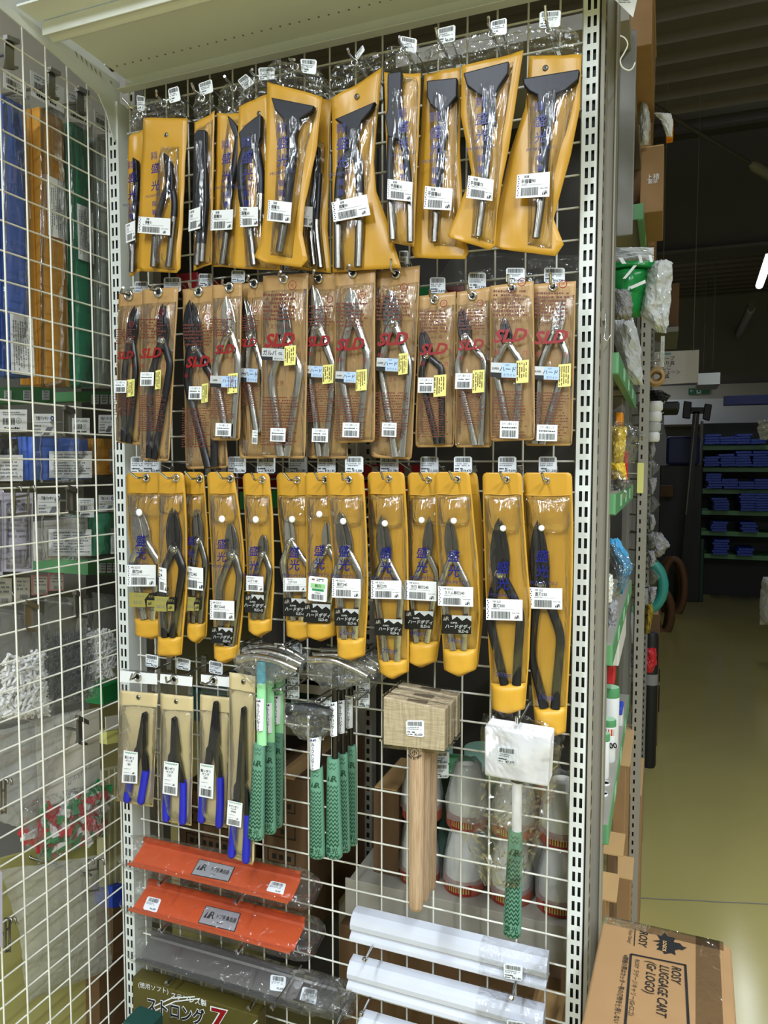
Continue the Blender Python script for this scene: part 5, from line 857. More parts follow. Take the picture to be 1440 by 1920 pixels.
p = U(1048, 1470, .25); r = root('round_can', Vector((p.x, .25, zs + .25)), 'red brown round can with ornate printed lid beside the right upright', 'can'); MB().lathe((p.x, .25, zs + .125), (0, 0, 1), [(.042, 0), (.043, p.z - zs - .13)], 0, 24).build('can_body', M['twine'], r)
b = MB(); O = Vector((p.x, .206, p.z - .035)); b.lathe(O, (0, -1, 0), [(.024, 0), (.024, .002), (.001, .002)], 0, 20); b.ring(O - Vector((0, .003, 0)), (0, 1, 0), .020, .0012, 1, 18, 5); b.ring(O - Vector((0, .003, 0)), (0, 1, 0), .010, .001, 1, 12, 5); b.build('medallion', [M['sblack'], M['gold']], r)
# cartons and oddments deeper in the gondola
def carton(label, x0, x1, y0, y1, z0, z1, m='dcard', lines=0, seed=0, name='cardboard_carton', group=None, flap=True):
    r = root(name, Vector(((x0 + x1) / 2, (y0 + y1) / 2, z0)), label, 'carton', group); MB().box(x0, x1, y0, y1, z0, z1).build('carton_body', M[m], r, bevel=.002)
    if flap: MB().box((x0 + x1) / 2 - .024, (x0 + x1) / 2 + .024, y0 - .0006, y1, z1 - .002, z1 + .0006).build('packing_tape', M['tape'], r)
    if lines:
        b = MB()
        for i in range(lines):
            z = z1 - .05 - i * .06; xa = x0 + (x1 - x0) * .12; xb = x0 + (x1 - x0) * .72
            for a, c, e, f in ((xa, xb, z, z + .0025), (xa, xb, z - .03, z - .0275), (xa, xa + .0025, z - .03, z), (xb - .0025, xb, z - .03, z)): b.add([(a, y0 - .0008, e), (c, y0 - .0008, e), (c, y0 - .0008, f), (a, y0 - .0008, f)], [(0, 1, 2, 3)])
            rr = random.Random(seed + i); xx = xa + .012
            while xx < xb - .02: b.add([(xx, y0 - .0008, z - .021), (xx + .011, y0 - .0008, z - .021), (xx + .011, y0 - .0008, z - .009), (xx, y0 - .0008, z - .009)], [(0, 1, 2, 3)]); xx += .016 + rr.uniform(0, .006)
        b.build('printed_text', M['ink'], r, recalc=False)
    return r
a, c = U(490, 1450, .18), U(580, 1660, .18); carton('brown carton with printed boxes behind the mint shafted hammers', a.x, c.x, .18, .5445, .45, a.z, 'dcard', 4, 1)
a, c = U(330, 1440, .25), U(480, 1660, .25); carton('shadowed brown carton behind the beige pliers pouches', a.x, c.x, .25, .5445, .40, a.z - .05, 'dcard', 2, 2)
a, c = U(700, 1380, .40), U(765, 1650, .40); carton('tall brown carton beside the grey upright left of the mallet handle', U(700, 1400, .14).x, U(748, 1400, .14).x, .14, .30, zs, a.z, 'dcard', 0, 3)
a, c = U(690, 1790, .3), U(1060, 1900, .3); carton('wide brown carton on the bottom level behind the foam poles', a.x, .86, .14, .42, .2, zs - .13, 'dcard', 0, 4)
a, c = U(1010, 1810, .06), U(1062, 1900, .06); carton('small brown carton low beside the right upright', .82, .884, .02, .09, .2, zs - .12, 'card', 0, 5)
MB().box(-.02, .885, .545, .555, .05, 2.30).build('wall_gondola', M['gback'], kind='structure')
a = U(540, 1250, .3); tag(MB().box(.26, .44, .2, .5, 1.02, 1.03).box(.26, .44, .2, .21, 1.0, 1.05).build('inner_shelf', M['grey']), 'grey inner shelf behind the hammer heads', 'shelf')
a, c = U(240, 1240, .2), U(450, 1290, .2); carton('green edged carton behind the blank header cards', .04, .24, .12, .35, a.z - .09, a.z - .02, 'pgreen', 0, 7, flap=False)
for i, (px, py, m, l) in enumerate(((695, 880, 'red', 'small red box above the eighth mustard sheath'), (700, 905, 'red', 'lower small red box beside the ninth mustard sheath'), (470, 930, 'gpeg', 'dark green box between the fourth and fifth sheaths'), (420, 900, 'red', 'red box behind the fourth mustard sheath'), (350, 520, 'red', 'red box behind the second tan pouch'), (855, 545, 'red', 'red ring marked packet behind the third tan pouch from right'), (800, 545, 'gpeg', 'green packet behind the fourth tan pouch from right'))):
    p = U(px, py, .22); carton(l, p.x - .03, p.x + .03, .22, .5445, p.z - .03, p.z + .01, m, 0, i, 'small_packet', 'coloured packets behind the grid', False)
a, c = U(700, 480, .2), U(1085, 560, .2)
tag(MB().sheet(Pl(890, 500, .2), [((860, 470), (1090, 480)), ((800, 545), (1090, 540))], 0, .001, 0, 12, 6, .006, 3).build('plastic_sheet', M['bagh']), 'hazy plastic sheet stored behind the right tan pouches', 'plastic sheet')
tag(MB().box(.40, .88, .14, .5, U(900, 545, .14).z - .02, U(900, 545, .14).z - .01).build('inner_shelf', M['white']), 'pale inner shelf behind the right tan pouches', 'shelf')
for i, (px, py, m) in enumerate(((640, 1280, 'grey'), (560, 1330, 'dgrey'), (310, 1150, 'grey'))):
    p = U(px, py, .3); tag(MB().box(p.x - .05, p.x + .05, .28, .34, p.z - .06, p.z + .02).build('machine_case', M[m], bevel=.008, seg=3), ('grey case behind the steel shafted hammers', 'dark grey case behind the black headed hammer', 'grey case behind the second mustard sheath')[i], 'case', 'grey cases behind the grid')
# ================================================================== goods behind the side grid (seen from their backs)
slab('wall_left', -.62, -.60, -2.2, .5, 0, 2.6, M['wall'])
def side_hook(label, q, X=-.034, bent=False):
    pl = Pl(q[0], q[1], X=X); r = root('grid_hook_plate', pl.P((q[0] + q[2]) / 2, q[1]), label, 'hook', 'steel hook plates clipped on the side grid'); b = MB()
    x0, y0, x1, y1 = q
    if bent:
        b.tube([pl.P(x0, y1, 0), pl.P(x0, y0, 0), pl.P(x0 + 2, y0 - 3, .012), pl.P(x0 + 3, y0 + 6, .012)], .0022, 0, 8); b.tube([pl.P(x1, y1, 0), pl.P(x1, y0, 0), pl.P(x1 + 1, y0 - 4, .012), pl.P(x1 + 3, y0 + 7, .012)], .0022, 0, 8)
        for t in (.35, 1): b.tube([pl.P(x0, y0 + (y1 - y0) * t, 0), pl.P(x1, y0 + (y1 - y0) * t - 4, 0)], .0022, 0, 8)
    else:
        b.prism(pl, [(x0, y0), (x1, y0 + 5), (x1, y1 + 4), (x0, y1)], -.003, 0); b.prism(pl, [(x0 - 3, y0 - 6), (x1 + 4, y0 + 4), (x1 + 4, y0 + 12), (x0 - 3, y0 + 3)], -.002, .008)
        b.prism(pl, [(x0 - 2, y1 - 6), (x1 + 3, y1 - 2), (x1 + 3, y1 + 3), (x0 - 2, y1)], -.002, .006)
    p = pl.P((x0 + x1) / 2, (y0 + y1) / 2, -.004); b.tube([p, p + Vector((-.16, 0, .004)), p + Vector((-.17, 0, .016))], .0026, 0, 8)
    b.build('hook_body', M['steelhook'], r); return r
def foam_pack(label, fx0, fx1, yt, yb, X, dep, m, card=None, head=None, group=None, bagq=None, strips=3, rows=8, name='foam_strip_pack', seed=0):
    ym = (yt + yb) / 2; pl = Pl((fx0 + fx1) / 2, ym, X=X); a = VX(fx0, ym, X); c = VX(fx1, ym, X); zt, zb = VX((fx0 + fx1) / 2, yt, X).z, VX((fx0 + fx1) / 2, yb, X).z
    r = root(name, Vector((X, (a.y + c.y) / 2, zb)), label, 'foam pack', group); b = MB(); n = strips; rr = random.Random(seed)
    for i in range(n):
        xx = X - dep * i / n; j = rr.uniform(0, .004); b.box(xx - dep / n + .001, xx, a.y - .004 * i + j, c.y, zb, zt - j)
    b.build('foam_strips', M[m], r, bevel=.0015)
    if bagq is not False:
        k = .006; b = MB(); top = zt + (.05 if head else .012)
        b.sheet(pl, [(fx0 - 8, fx1 + 3, yt - 10), (fx0 - 6, fx1 + 3, yb + 5)], .004, .0003, 0, 6, 30, .0015, seed, .004); b.build('clear_bag', M['film'], r)
    if card:
        b = MB(); Q = Quad(pl, card, .0075); b.card(Q); b.dash(Q, .1, .1, .95, .92, rows, 1, .5, seed, .035, .25, (card[3] - card[1]) > 1.3 * (card[2] - card[0]) if not hasattr(card[0], '__len__') else True); b.build('info_card', [M['label'], M['gink']], r, recalc=False)
    for h in head or ():
        b = MB(); q, t = h; Q = Quad(pl, q, .006); b.card(Q)
        if t: b.tq(Q, t, .42, .2, .2, 1, .62, .012); b.ring(Q.P(.9, .2, .0006), pl.n, Q.H * .09, .0008, 3, 12, 5); b.rq(Q, .05, .38, .95, .4, 2); b.add([Q.P(*p, .0004) for p in ((.45, .95), (.75, .95), (.95, .6), (.65, .6))], [(0, 1, 2, 3)], 2); b.dash(Q, .05, .5, .42, .95, 3, 2, .5, seed, .06)
        else: b.dash(Q, .1, .1, .9, .3, 2, 2, .5, seed, .06); b.bars(Q, .1, .38, .55, .68, 1, 14, seed); b.tq(Q, '⊕', .68, .5, .2, 1); b.dash(Q, .15, .78, .85, .92, 1, 1, .8, seed, .05)
        b.build('header_card', [M['label'], M['ink'], M['gink'], M['blue']], r, recalc=False)
    return r
fg = 'tall foam strip packs behind the side grid'
foam_pack('tall blue foam strip pack with white text card at its foot, behind the side grid', 10, 50, 190, 705, -.075, .045, 'bluef', [(13, 588), (55, 596), (60, 706), (16, 700)], [([(2, 130), (44, 155), (44, 185), (2, 165)], None)], fg, seed=1)
foam_pack('blue foam strips at the left picture edge beside the tall blue pack', -45, -8, 160, 690, -.075, .05, 'bluef', None, None, fg, seed=2)
foam_pack('tall orange foam strip pack behind the side grid', 80, 125, 215, 722, -.085, .06, 'orangef', [(82, 328), (117, 345), (121, 452), (85, 442)], [([(52, 132), (116, 166), (116, 214), (54, 180)], None)], fg, seed=3)
foam_pack('tall green foam strip pack behind the side grid', 138, 173, 240, 724, -.085, .06, 'greenf', [(139, 382), (169, 394), (171, 496), (142, 486)], [([(120, 168), (166, 190), (166, 240), (121, 220)], None)], fg, seed=4)
foam_pack('tall pale grey foam strip pack next to the left upright', 188, 212, 262, 724, -.085, .055, 'greyf', [(188, 290), (204, 300), (204, 385), (189, 378)], [([(172, 205), (206, 225), (206, 255), (173, 240)], None)], fg, seed=5)
for i, (q, l) in enumerate((((10, 72, 27, 128), 'steel hook plate above the blue foam strips'), ((92, 132, 104, 186), 'steel hook plate above the orange foam strips'), ((145, 168, 158, 214), 'steel hook plate above the green foam strips'), ((120, 765, 133, 818), 'chrome hook plate above the short blue pack'), ((126, 915, 142, 962), 'steel hook plate above the white pack'), ((47, 1130, 64, 1182), 'steel hook plate over the bag of white plugs'), ((140, 1112, 156, 1156), 'steel hook plate over the bag of grey pins'), ((145, 1346, 157, 1394), 'steel hook plate below the grey pins'))): side_hook(l, q)
for q, l in (((27, 915, 53, 965), 'bent wire grid hook over the lilac blister card'), ((164, 1612, 184, 1672), 'bent wire grid hook below the coloured wedges'), ((2, 1462, 10, 1525), 'bent wire grid hook at the left picture edge, upper'), ((10, 1722, 18, 1785), 'bent wire grid hook at the left picture edge, lower')): side_hook(l, q, bent=True)
pg = 'short foam packing packs behind the side grid'
foam_pack('short black foam pack at the left edge behind the side grid', -35, 36, 818, 906, -.075, .05, 'blackf', (-30, 853, 37, 902), [((-5, 768, 46, 810), None)], pg, seed=6, rows=6)
foam_pack('short blue foam pack with white text card behind the side grid', 66, 166, 820, 900, -.080, .06, 'bluef', (87, 846, 167, 896), [((57, 776, 97, 818), '万能パッキン'), ((131, 784, 164, 814), None)], pg, seed=7, rows=8)
foam_pack('short orange foam pack next to the left upright', 178, 214, 822, 890, -.080, .06, 'orangef', (201, 842, 214, 886), [((181, 778, 208, 812), '万能パッキン')], pg, seed=8, rows=6)
foam_pack('short white foam pack with printed text behind the side grid', 70, 166, 972, 1046, -.080, .045, 'whitef', (86, 992, 166, 1042), [((66, 926, 108, 966), '万能パッキン'), ((143, 934, 172, 970), None)], pg, seed=9, rows=8)
foam_pack('short mint green foam pack next to the left upright', 176, 214, 962, 1040, -.080, .055, 'mintf', (203, 990, 215, 1038), [((181, 928, 209, 960), '万能パッキン')], pg, seed=10, rows=6)
for i, (q, l, m) in enumerate((((8, 924, 62, 1072), 'lilac blister card with small print behind the side grid', 'purple'), ((-40, 918, 5, 1078), 'lilac blister card cut by the left picture edge', 'purple'), ((-20, 1084, 22, 1136), 'cream shelf price card at the left edge', 'cream'), ((28, 1083, 56, 1127), 'cream shelf price card second from left', 'cream'), ((60, 1078, 90, 1116), 'pink bordered shelf price card left one', 'pink'), ((92, 1074, 120, 1108), 'pink bordered shelf price card right one', 'pink'))):
    X = -.055 if m == 'purple' else -.16; pl = Pl(q[0], q[1], X=X); r = root('blister_card' if m == 'purple' else 'shelf_price_card', pl.P((q[0] + q[2]) / 2, q[3]), l, 'card', 'cards behind the side grid'); b = MB(); Q = Quad(pl, q, 0); b.card(Q, .004 if m == 'purple' else .001); b.build('card_body', M[m], r)
    b = MB(); Q.w = .0004
    if m == 'pink': b.rq(Q, .08, .08, .92, .92, 1, .0002)
    b.dash(Q, .12, .12, .9, .6, 7 if m == 'purple' else 3, 0, .5, i, .05); b.bars(Q, .3, .72, .85, .9, 0, 14, i); b.build('printed_text', [M['gink'], M['cream']], r, recalc=False)
    if m == 'purple': MB().sheet(pl, [(q[0] + 3, q[2] - 3, q[1] + 20), (q[0] + 3, q[2] - 3, q[3] - 6)], .001, .0003, 0, 6, 10, .0005, i, .012).build('blister', M['film'], r)
for q, l in (((-60, 726, 102, 756), 'green shelf edge with price labels below the tall foam packs'), ((140, 734, 216, 752), 'short green shelf edge below the green foam pack'), ((165, 1050, 216, 1078), 'green shelf edge below the mint pack')):
    X = -.20; pl = Pl(q[0], q[1], X=X); r = root('shelf_edge', pl.P(q[0], q[1]), l, 'shelf', 'green shelf edges behind the side grid'); MB().prism(pl, [(q[0], q[1]), (q[2], q[1]), (q[2], q[3]), (q[0], q[3])], -.40, 0).build('shelf_board', M['greenshelf'], r)
    for k in range(3):
        x = q[0] + (q[2] - q[0]) * (.42 + .22 * k); b = MB(); Q = Quad(pl, (x, q[1] + 6, x + 13, q[1] + 24), .001); b.card(Q); b.dash(Q, .1, .1, .9, .9, 3, 1, .5, k, .1); b.build('shelf_label', [M['tagw'], M['gink']], r, recalc=False)
# bags of small parts
def parts_bag(label, bq, fq, m, n, ln, rad, seed, X=-.06, stuff=None, mats=None, haze='bagh', kind='rod', bul=.02):
    pl = Pl((fq[0][0] + fq[1][0]) / 2, (fq[0][1] + fq[2][1]) / 2, X=X); rr = random.Random(seed); Q = Quad(pl, fq, -.012); b = MB()
    for i in range(n):
        a, c = rr.random(), rr.random() ** .8; dz = rr.uniform(-.016, .010) * (1 - abs(2 * a - 1) ** 3); p = Q.P(a, c, dz); th = rr.uniform(0, 3.14); tl = rr.uniform(-.5, .5); d = (pl.u * math.cos(th) + pl.v * math.sin(th) + pl.n * tl).normalized() * (ln / 2 * rr.uniform(.7, 1.2))
        mm = rr.randrange(len(mats)) if mats else 0
        if kind == 'rod': b.tube([p - d, p + d], [rad, rad * .7], mm, 5)
        else:
            e = d.cross(pl.n).normalized() * rad; t = pl.n * .002; b.hexa([p - d - e * .4, p + d - e, p + d + e, p - d + e * .4], [p - d - e * .4 + t, p + d - e + t * 3, p + d + e + t * 3, p - d + e * .4 + t], mm)
    o = b.build('small_parts', [M[x] for x in (mats or [m])], kind='stuff'); tag(o, stuff, 'small parts')
    bg = MB().sheet(pl, [((bq[0][0], bq[0][1]), (bq[1][0], bq[1][1])), ((bq[3][0], bq[3][1]), (bq[2][0], bq[2][1]))], -.002, .0004, 0, 10, 20, .004, seed, bul, 2).build('plastic_bag', M[haze])
    tag(bg, label, 'plastic bag', 'clear bags behind the side grid')
parts_bag('clear bag holding white wall plugs behind the side grid', [(-5, 1140), (88, 1150), (104, 1350), (-5, 1360)], [(22, 1232), (90, 1228), (98, 1340), (4, 1346)], 'wpeg', 420, .020, .0032, 1, stuff='loose white wall plugs piled in the leftmost clear bag')
parts_bag('clear bag holding dark grey pins behind the side grid', [(84, 1118), (176, 1122), (184, 1308), (96, 1330)], [(92, 1196), (172, 1186), (178, 1304), (104, 1316)], 'dpin', 560, .028, .0016, 2, stuff='loose dark grey pins heaped in the middle clear bag')
parts_bag('clear bag holding white pegs next to the left upright', [(172, 1110), (219, 1116), (222, 1272), (178, 1286)], [(178, 1186), (220, 1180), (221, 1264), (180, 1276)], 'wpeg', 300, .022, .0026, 3, stuff='loose white pegs in the bag next to the left upright')
parts_bag('clear bag holding red, green and white wedges behind the side grid', [(60, 1500), (206, 1462), (213, 1562), (74, 1622)], [(78, 1520), (204, 1474), (210, 1552), (84, 1604)], None, 120, .040, .008, 4, stuff='loose red, green and white plastic wedges in a tilted bag', mats=['rpeg', 'gpeg', 'wpeg', 'rpeg', 'gpeg'], kind='w', haze='bag')
parts_bag('small clear bag with two red and white wedges at the far left', [(42, 1510), (66, 1520), (66, 1594), (48, 1596)], [(48, 1532), (62, 1536), (62, 1580), (50, 1580)], None, 5, .040, .008, 6, stuff='few red and white wedges in the small bag at far left', mats=['rpeg', 'wpeg'], kind='w', haze='bag')
def flat(name, label, cat, poly, X, dep, m, print_=None, group=None):
    pl = Pl(poly[0][0], poly[0][1], X=X); r = root(name, pl.P(*poly[0]), label, cat, group); MB().prism(pl, poly, -dep, 0).build(name + '_body', M[m], r)
    for t, x, y, h, rot in print_ or (): b = MB(); b.textp(pl, t, x, y, h, .0006, 0, rot=rot); b.build('printed_text', M['gink'], r, recalc=False)
    return r
flat('paper_sheet', 'white paper sheet with handwritten marks above the coloured wedges', 'paper', [(66, 1352), (186, 1326), (188, 1482), (74, 1516)], -.10, .001, 'cream', [('250', 135, 1484, 13, 3.14), ('シムパック', 150, 1452, 14, 3.0)])
flat('board', 'pale yellow board standing low behind the big cloudy bag', 'board', [(-30, 1620), (186, 1560), (186, 1990), (-30, 2100)], -.20, .01, 'pyel')
tag(MB().sheet(Pl(120, 1750, X=-.07), [((4, 1632), (196, 1600)), ((40, 1760), (210, 1720)), ((46, 1880), (206, 1820))], 0, .0006, 0, 14, 30, .006, 5, .012, 2, jit=.0012).build('plastic_bag', M['cloudybag']), 'large cloudy plastic bag with faint print low on the side grid', 'plastic bag', 'clear bags behind the side grid')
tag(MB().sheet(Pl(60, 1420, X=-.075), [((-10, 1370), (150, 1330)), ((0, 1540), (60, 1560))], 0, .0005, 0, 12, 20, .005, 8, .01, 2, jit=.0012).build('plastic_bag', M['cloudybag']), 'empty hazy bag hanging below the white wall plugs', 'plastic bag', 'clear bags behind the side grid')
flat('paper_sack', 'brown paper sack with black dashes low beside the left upright', 'sack', [(186, 1825), (238, 1794), (240, 1990), (188, 2010)], -.16, .06, 'dcard', [('ー', 205, 1846, 9, 0), ('ー', 222, 1842, 9, 0), ('コンパネ', 214, 1898, 12, -.45)])
flat('paper_sack', 'brown parcel with blue top band beside the left upright', 'sack', [(212, 1664), (234, 1660), (236, 1790), (212, 1800)], -.15, .05, 'dcard'); 
flat('tape_roll', 'bright blue wrap around the brown parcel beside the left upright', 'wrap', [(211, 1662), (235, 1658), (235, 1698), (211, 1703)], -.148, .053, 'bsheet')
for i in range(7): x = 194 + i * 5.4; flat('timber_strip', 'thin cream slat standing upright in the bundle left of the white upright', 'slat', [(x, 1445 - i), (x + 4, 1444 - i), (x + 5, 1662 - 2 * i), (x + 1, 1664 - 2 * i)], -.16 - .002 * (i % 2), .02, 'strips', group='cream slats in the upright bundle')
flat('carton', 'dark green carton behind the side grid beside the white pegs', 'carton', [(192, 1290), (224, 1276), (224, 1310), (194, 1322)], -.15, .05, 'gpeg'); flat('foam_block', 'yellow and pale blue sponge beside the left upright', 'sponge', [(200, 1372), (222, 1368), (222, 1392), (201, 1396)], -.13, .03, 'yel')
flat('price_card', 'small white card with barcode above the yellow sponge', 'card', [(198, 1344), (224, 1340), (224, 1366), (199, 1370)], -.125, .002, 'cream')
flat('cardboard_sheet', 'grey cardboard sheet filling the upper back of the side shelf', 'cardboard', [(-60, -120), (205, 60), (205, 330), (-60, 260)], -.26, .01, 'cream')
flat('purple_card', 'lilac package edge at the lower left picture border', 'package', [(-30, 1640), (4, 1635), (5, 1775), (-30, 1780)], -.02, .012, 'purple')
# ================================================================== aisle side of the gondola
XS = .944
def aisle_shelf(label, px, py, y0, y1, h=.034, x0=.885, tags=3, X=XS):
    z = VX(px, py, X).z; r = root('aisle_shelf', Vector((X, (y0 + y1) / 2, z)), label, 'shelf', 'aisle side shelves'); MB().box(x0, X - .002, y0, y1, z + h - .006, z + h).build('shelf_board', M['grey'], r)
    MB().box(X - .002, X, y0, y1, z, z + h).box(X - .012, X, y0, y1, z - .002, z).box(x0, X, y0 - .002, y0, z, z + h).build('edge_strip', M['greenshelf'], r)
    b = MB()
    for k in range(tags): yy = y0 + (y1 - y0) * (.2 + .25 * k); b.box(X, X + .0006, yy, yy + .05, z + .006, z + h - .006)
    b.build('label_row', M['greenlid'], r); return z + h
z1 = aisle_shelf('green edged shelf above eye level under the white plastic bag', 1160, 700, .08, .86)
z2 = aisle_shelf('green edged shelf with slot marks in the middle of the aisle side', 1150, 968, .08, .80)
z3 = aisle_shelf('long green edged shelf below the blue bag', 1150, 1240, .08, .86)
z4 = aisle_shelf('lowest long green edged shelf under the white bottles', 1145, 1556, .08, .86)
z0 = aisle_shelf('topmost green edged shelf under the small carton', 1203, 376, .55, 1.5, X=.962)
px = U(1196, 900, .88).x; qx = U(1214, 900, .88).x
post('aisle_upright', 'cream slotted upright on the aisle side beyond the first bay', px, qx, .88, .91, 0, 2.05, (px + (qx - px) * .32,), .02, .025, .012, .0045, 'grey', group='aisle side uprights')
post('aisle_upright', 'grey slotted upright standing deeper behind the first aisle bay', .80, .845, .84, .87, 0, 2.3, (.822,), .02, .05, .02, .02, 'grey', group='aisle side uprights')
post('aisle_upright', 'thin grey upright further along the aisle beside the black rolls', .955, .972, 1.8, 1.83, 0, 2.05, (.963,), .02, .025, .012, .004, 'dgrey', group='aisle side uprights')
def ybox(name, label, cat, x0, y0, x1, y1, Y, dep, m, group=None, bevel=.003, part=None):
    a, c = U(x0, y0, Y), U(x1, y1, Y); o = MB().box(a.x, c.x, Y, Y + dep, c.z, a.z).build(name, M[m], bevel=bevel); return tag(o, label, cat, group)
def ysheet(name, label, cat, rows, Y, m, seed=0, bulge=.03, wave=.012, th=.001, group=None, nu=14, nv=18):
    pl = Pl(rows[0][0] if not hasattr(rows[0][0], '__len__') else rows[0][0][0], rows[0][-1] if not hasattr(rows[0][0], '__len__') else rows[0][0][1], Y)
    return tag(MB().sheet(pl, rows, 0, th, 0, nu, nv, wave * .6, seed, bulge, 2, jit=min(.0035, wave * .22)).build(name, M[m]), label, cat, group)
# upper goods
a, c = U(1180, -60, .35), U(1222, 82, .35); tag(MB().box(.5, .942, .2, .9, c.z - .03, c.z - .001).build('steel_shelf', M['grey'], bevel=.001), 'grey shelf board carrying the topmost open carton', 'shelf'); carton('open brown carton at the very top of the aisle side', a.x, c.x, .35, .70, c.z, a.z, 'card', 0, 1)
a, c = U(1192, 78, .90), U(1219, 330, .90); carton('tall tan carton leaning below the topmost carton', a.x, c.x, .90, 1.15, z0 + .001, a.z, 'card', 0, 2)
a, c = U(1202, 277, .62), U(1243, 373, .62); r = carton('small torn brown carton sticking out from the top aisle shelf', a.x, c.x, .62, .86, z0 + .001, a.z, 'card', 0, 3)
pl = Pl(1220, 335, .619); b = MB(); b.textp(pl, '上積', 1224, 332, 12, .001, 0); b.textp(pl, '厳禁', 1224, 340, 9, .001, 0); b.build('printed_text', M['foamb'], r, recalc=False)
ysheet('plastic_bag', 'crumpled white plastic bag beside the tall tan carton', 'plastic bag', [(1201, 1212, 188), (1199, 1220, 225), (1200, 1216, 272)], .60, 'cloudy', 1, .02, .006)
ysheet('paper_scrap', 'torn white and orange packing sticking out of the small carton', 'packing', [(1226, 1258, 212), (1240, 1262, 228), (1250, 1260, 256)], .63, 'foamb', 2, .01, .004); ybox('plastic_piece', 'orange plastic piece behind the small torn carton', 'plastic piece', 1249, 229, 1262, 258, .64, .03, 'orangep')
ybox('shelf_bracket', 'long grey bracket plate on the aisle side near the top', 'bracket', 1163, 60, 1186, 440, .30, .004, 'dgrey')
p = [U(x, y, -.02) for x, y in ((1163, 67), (1172, 72), (1177, 84), (1170, 100), (1163, 113), (1167, 126), (1178, 132), (1186, 128), (1191, 117))]; tag(MB().tube(smooth_path(p), .0011, 0, 8).build('wire_hook', M['wire']), 'white S shaped wire hook hanging beside the corner post', 'hook')
pl = Pl(1170, 0, -.05); r = root('hanging_card', pl.P(1170, 0), 'white notice card hanging at the top edge beside the corner post', 'card'); MB().prism(pl, [(1138, -14), (1199, -20), (1187, 33)], 0, .0008).build('card_body', M['label'], r); b = MB(); Q = Quad(pl, (1160, -8, 1185, 8), .001); b.dash(Q, 0, 0, 1, 1, 4, 0, .5, 2, .05); b.build('printed_text', M['gink'], r, recalc=False)
ybox('cardboard_sheet', 'tan cardboard sheet edge standing above the green bag', 'cardboard', 1214, 378, 1228, 460, 1.1, .3, 'card')
# green printed bag and plastic
r = root('printed_bag', U(1200, 490, .30), 'green printed roll bag with torn clear end jutting into the aisle', 'bag'); pl = Pl(1200, 490, .30)
MB().sheet(pl, [((1140, 508), (1215, 502)), ((1140, 545), (1212, 540)), ((1160, 600), (1200, 594))], 0, .002, 0, 10, 16, .003, 3, .04, 2).build('bag_body', M['greenbag'], r)
MB().sheet(pl, [((1140, 496), (1228, 490)), ((1140, 509), (1226, 505))], .004, .002, 0, 10, 8, .002, 4, .02, 2).build('rolled_edge', M['greenbag'], r)
b = MB()
for q in (((1190, 510), (1196, 510), (1176, 534), (1170, 534)), ((1211, 536), (1212, 542), (1186, 553), (1182, 549)), ((1198, 492), (1204, 492), (1207, 505), (1201, 505)), ((1217, 491), (1222, 491), (1225, 504), (1220, 504)), ((1162, 496), (1170, 496), (1177, 507), (1169, 507))): b.add([pl.P(x, y, .05) for x, y in q], [(0, 1, 2, 3)])
b.build('printed_stripes', M['foamb'], r, recalc=False)
MB().sheet(pl, [((1226, 490), (1252, 489)), ((1214, 508), (1262, 492)), ((1210, 540), (1260, 530)), ((1200, 590), (1256, 592)), ((1228, 620), (1249, 626))], .002, .001, 0, 16, 26, .008, 6, .03, 2, jit=.0022).build('torn_plastic_end', M['cloudy'], r)
ysheet('plastic_bag', 'clear folded plastic on top of the green printed bag', 'plastic bag', [(1150, 1226, 464), (1150, 1226, 492)], .34, 'cloudy', 7, .015, .004)
ysheet('plastic_bag', 'crumpled olive grey plastic below the green printed bag', 'plastic bag', [(1150, 1178, 542), (1150, 1188, 570), (1150, 1182, 600)], .26, 'greybag', 8, .02, .008)
ysheet('plastic_bag', 'crumpled white plastic bag lying over the green edged shelf', 'plastic bag', [(1152, 1188, 598), (1152, 1200, 640), (1160, 1204, 690), (1185, 1206, 722)], .5, 'cloudy', 9, .03, .012)
a, c = U(1250, 532, 2.2), U(1272, 616, 2.2); tag(MB().box(a.x, c.x, 2.2, 2.6, c.z, a.z).build('cardboard_carton', M['dcard'], bevel=.003), 'brown carton far along the aisle behind the torn plastic', 'carton'); tag(MB().box(.88, c.x, 2.15, 2.65, c.z - .02, c.z).box(.88, .90, 2.3, 2.34, 0, c.z).build('high_shelf', M['dgrey']), 'dark shelf board carrying the carton behind the torn plastic', 'shelf')
# middle goods
ybox('orange_box', 'small orange box on the shelf behind the slotted upright', 'box', 1154, 773, 1167, 797, .5, .06, 'orangep'); ybox('grey_box', 'dark grey box behind the small orange box', 'box', 1146, 742, 1168, 774, .55, .1, 'dgrey')
ysheet('yellow_pack', 'yellow packet inside clear plastic on the middle aisle shelf', 'packet', [(1142, 1176, 800), (1142, 1172, 842), (1142, 1168, 872)], .36, 'yellowp', 10, .02, .006)
ysheet('plastic_bag', 'clear crackly bag around the yellow packet', 'plastic bag', [(1143, 1180, 790), (1142, 1208, 815), (1142, 1196, 840), (1142, 1190, 868)], .33, 'bag', 11, .03, .014)
ysheet('yellow_pack', 'lower yellow packet with red stripe beside the corner post', 'packet', [(1142, 1172, 868), (1142, 1176, 900)], .30, 'yellowp', 12, .02, .006); ybox('striped_card', 'red and white striped card beside the lower yellow packet', 'card', 1170, 846, 1177, 902, .42, .004, 'rpeg')
ysheet('plastic_bag', 'clear bag with black and yellow contents above the slotted green shelf edge', 'plastic bag', [(1139, 1160, 880), (1139, 1186, 905), (1140, 1172, 936)], .28, 'bag', 13, .03, .014); ysheet('glove_pack', 'black and yellow packet inside the clear bag on the aisle side', 'packet', [(1152, 1168, 892), (1150, 1170, 912), (1150, 1162, 930)], .30, 'rubber', 14, .015, .004)
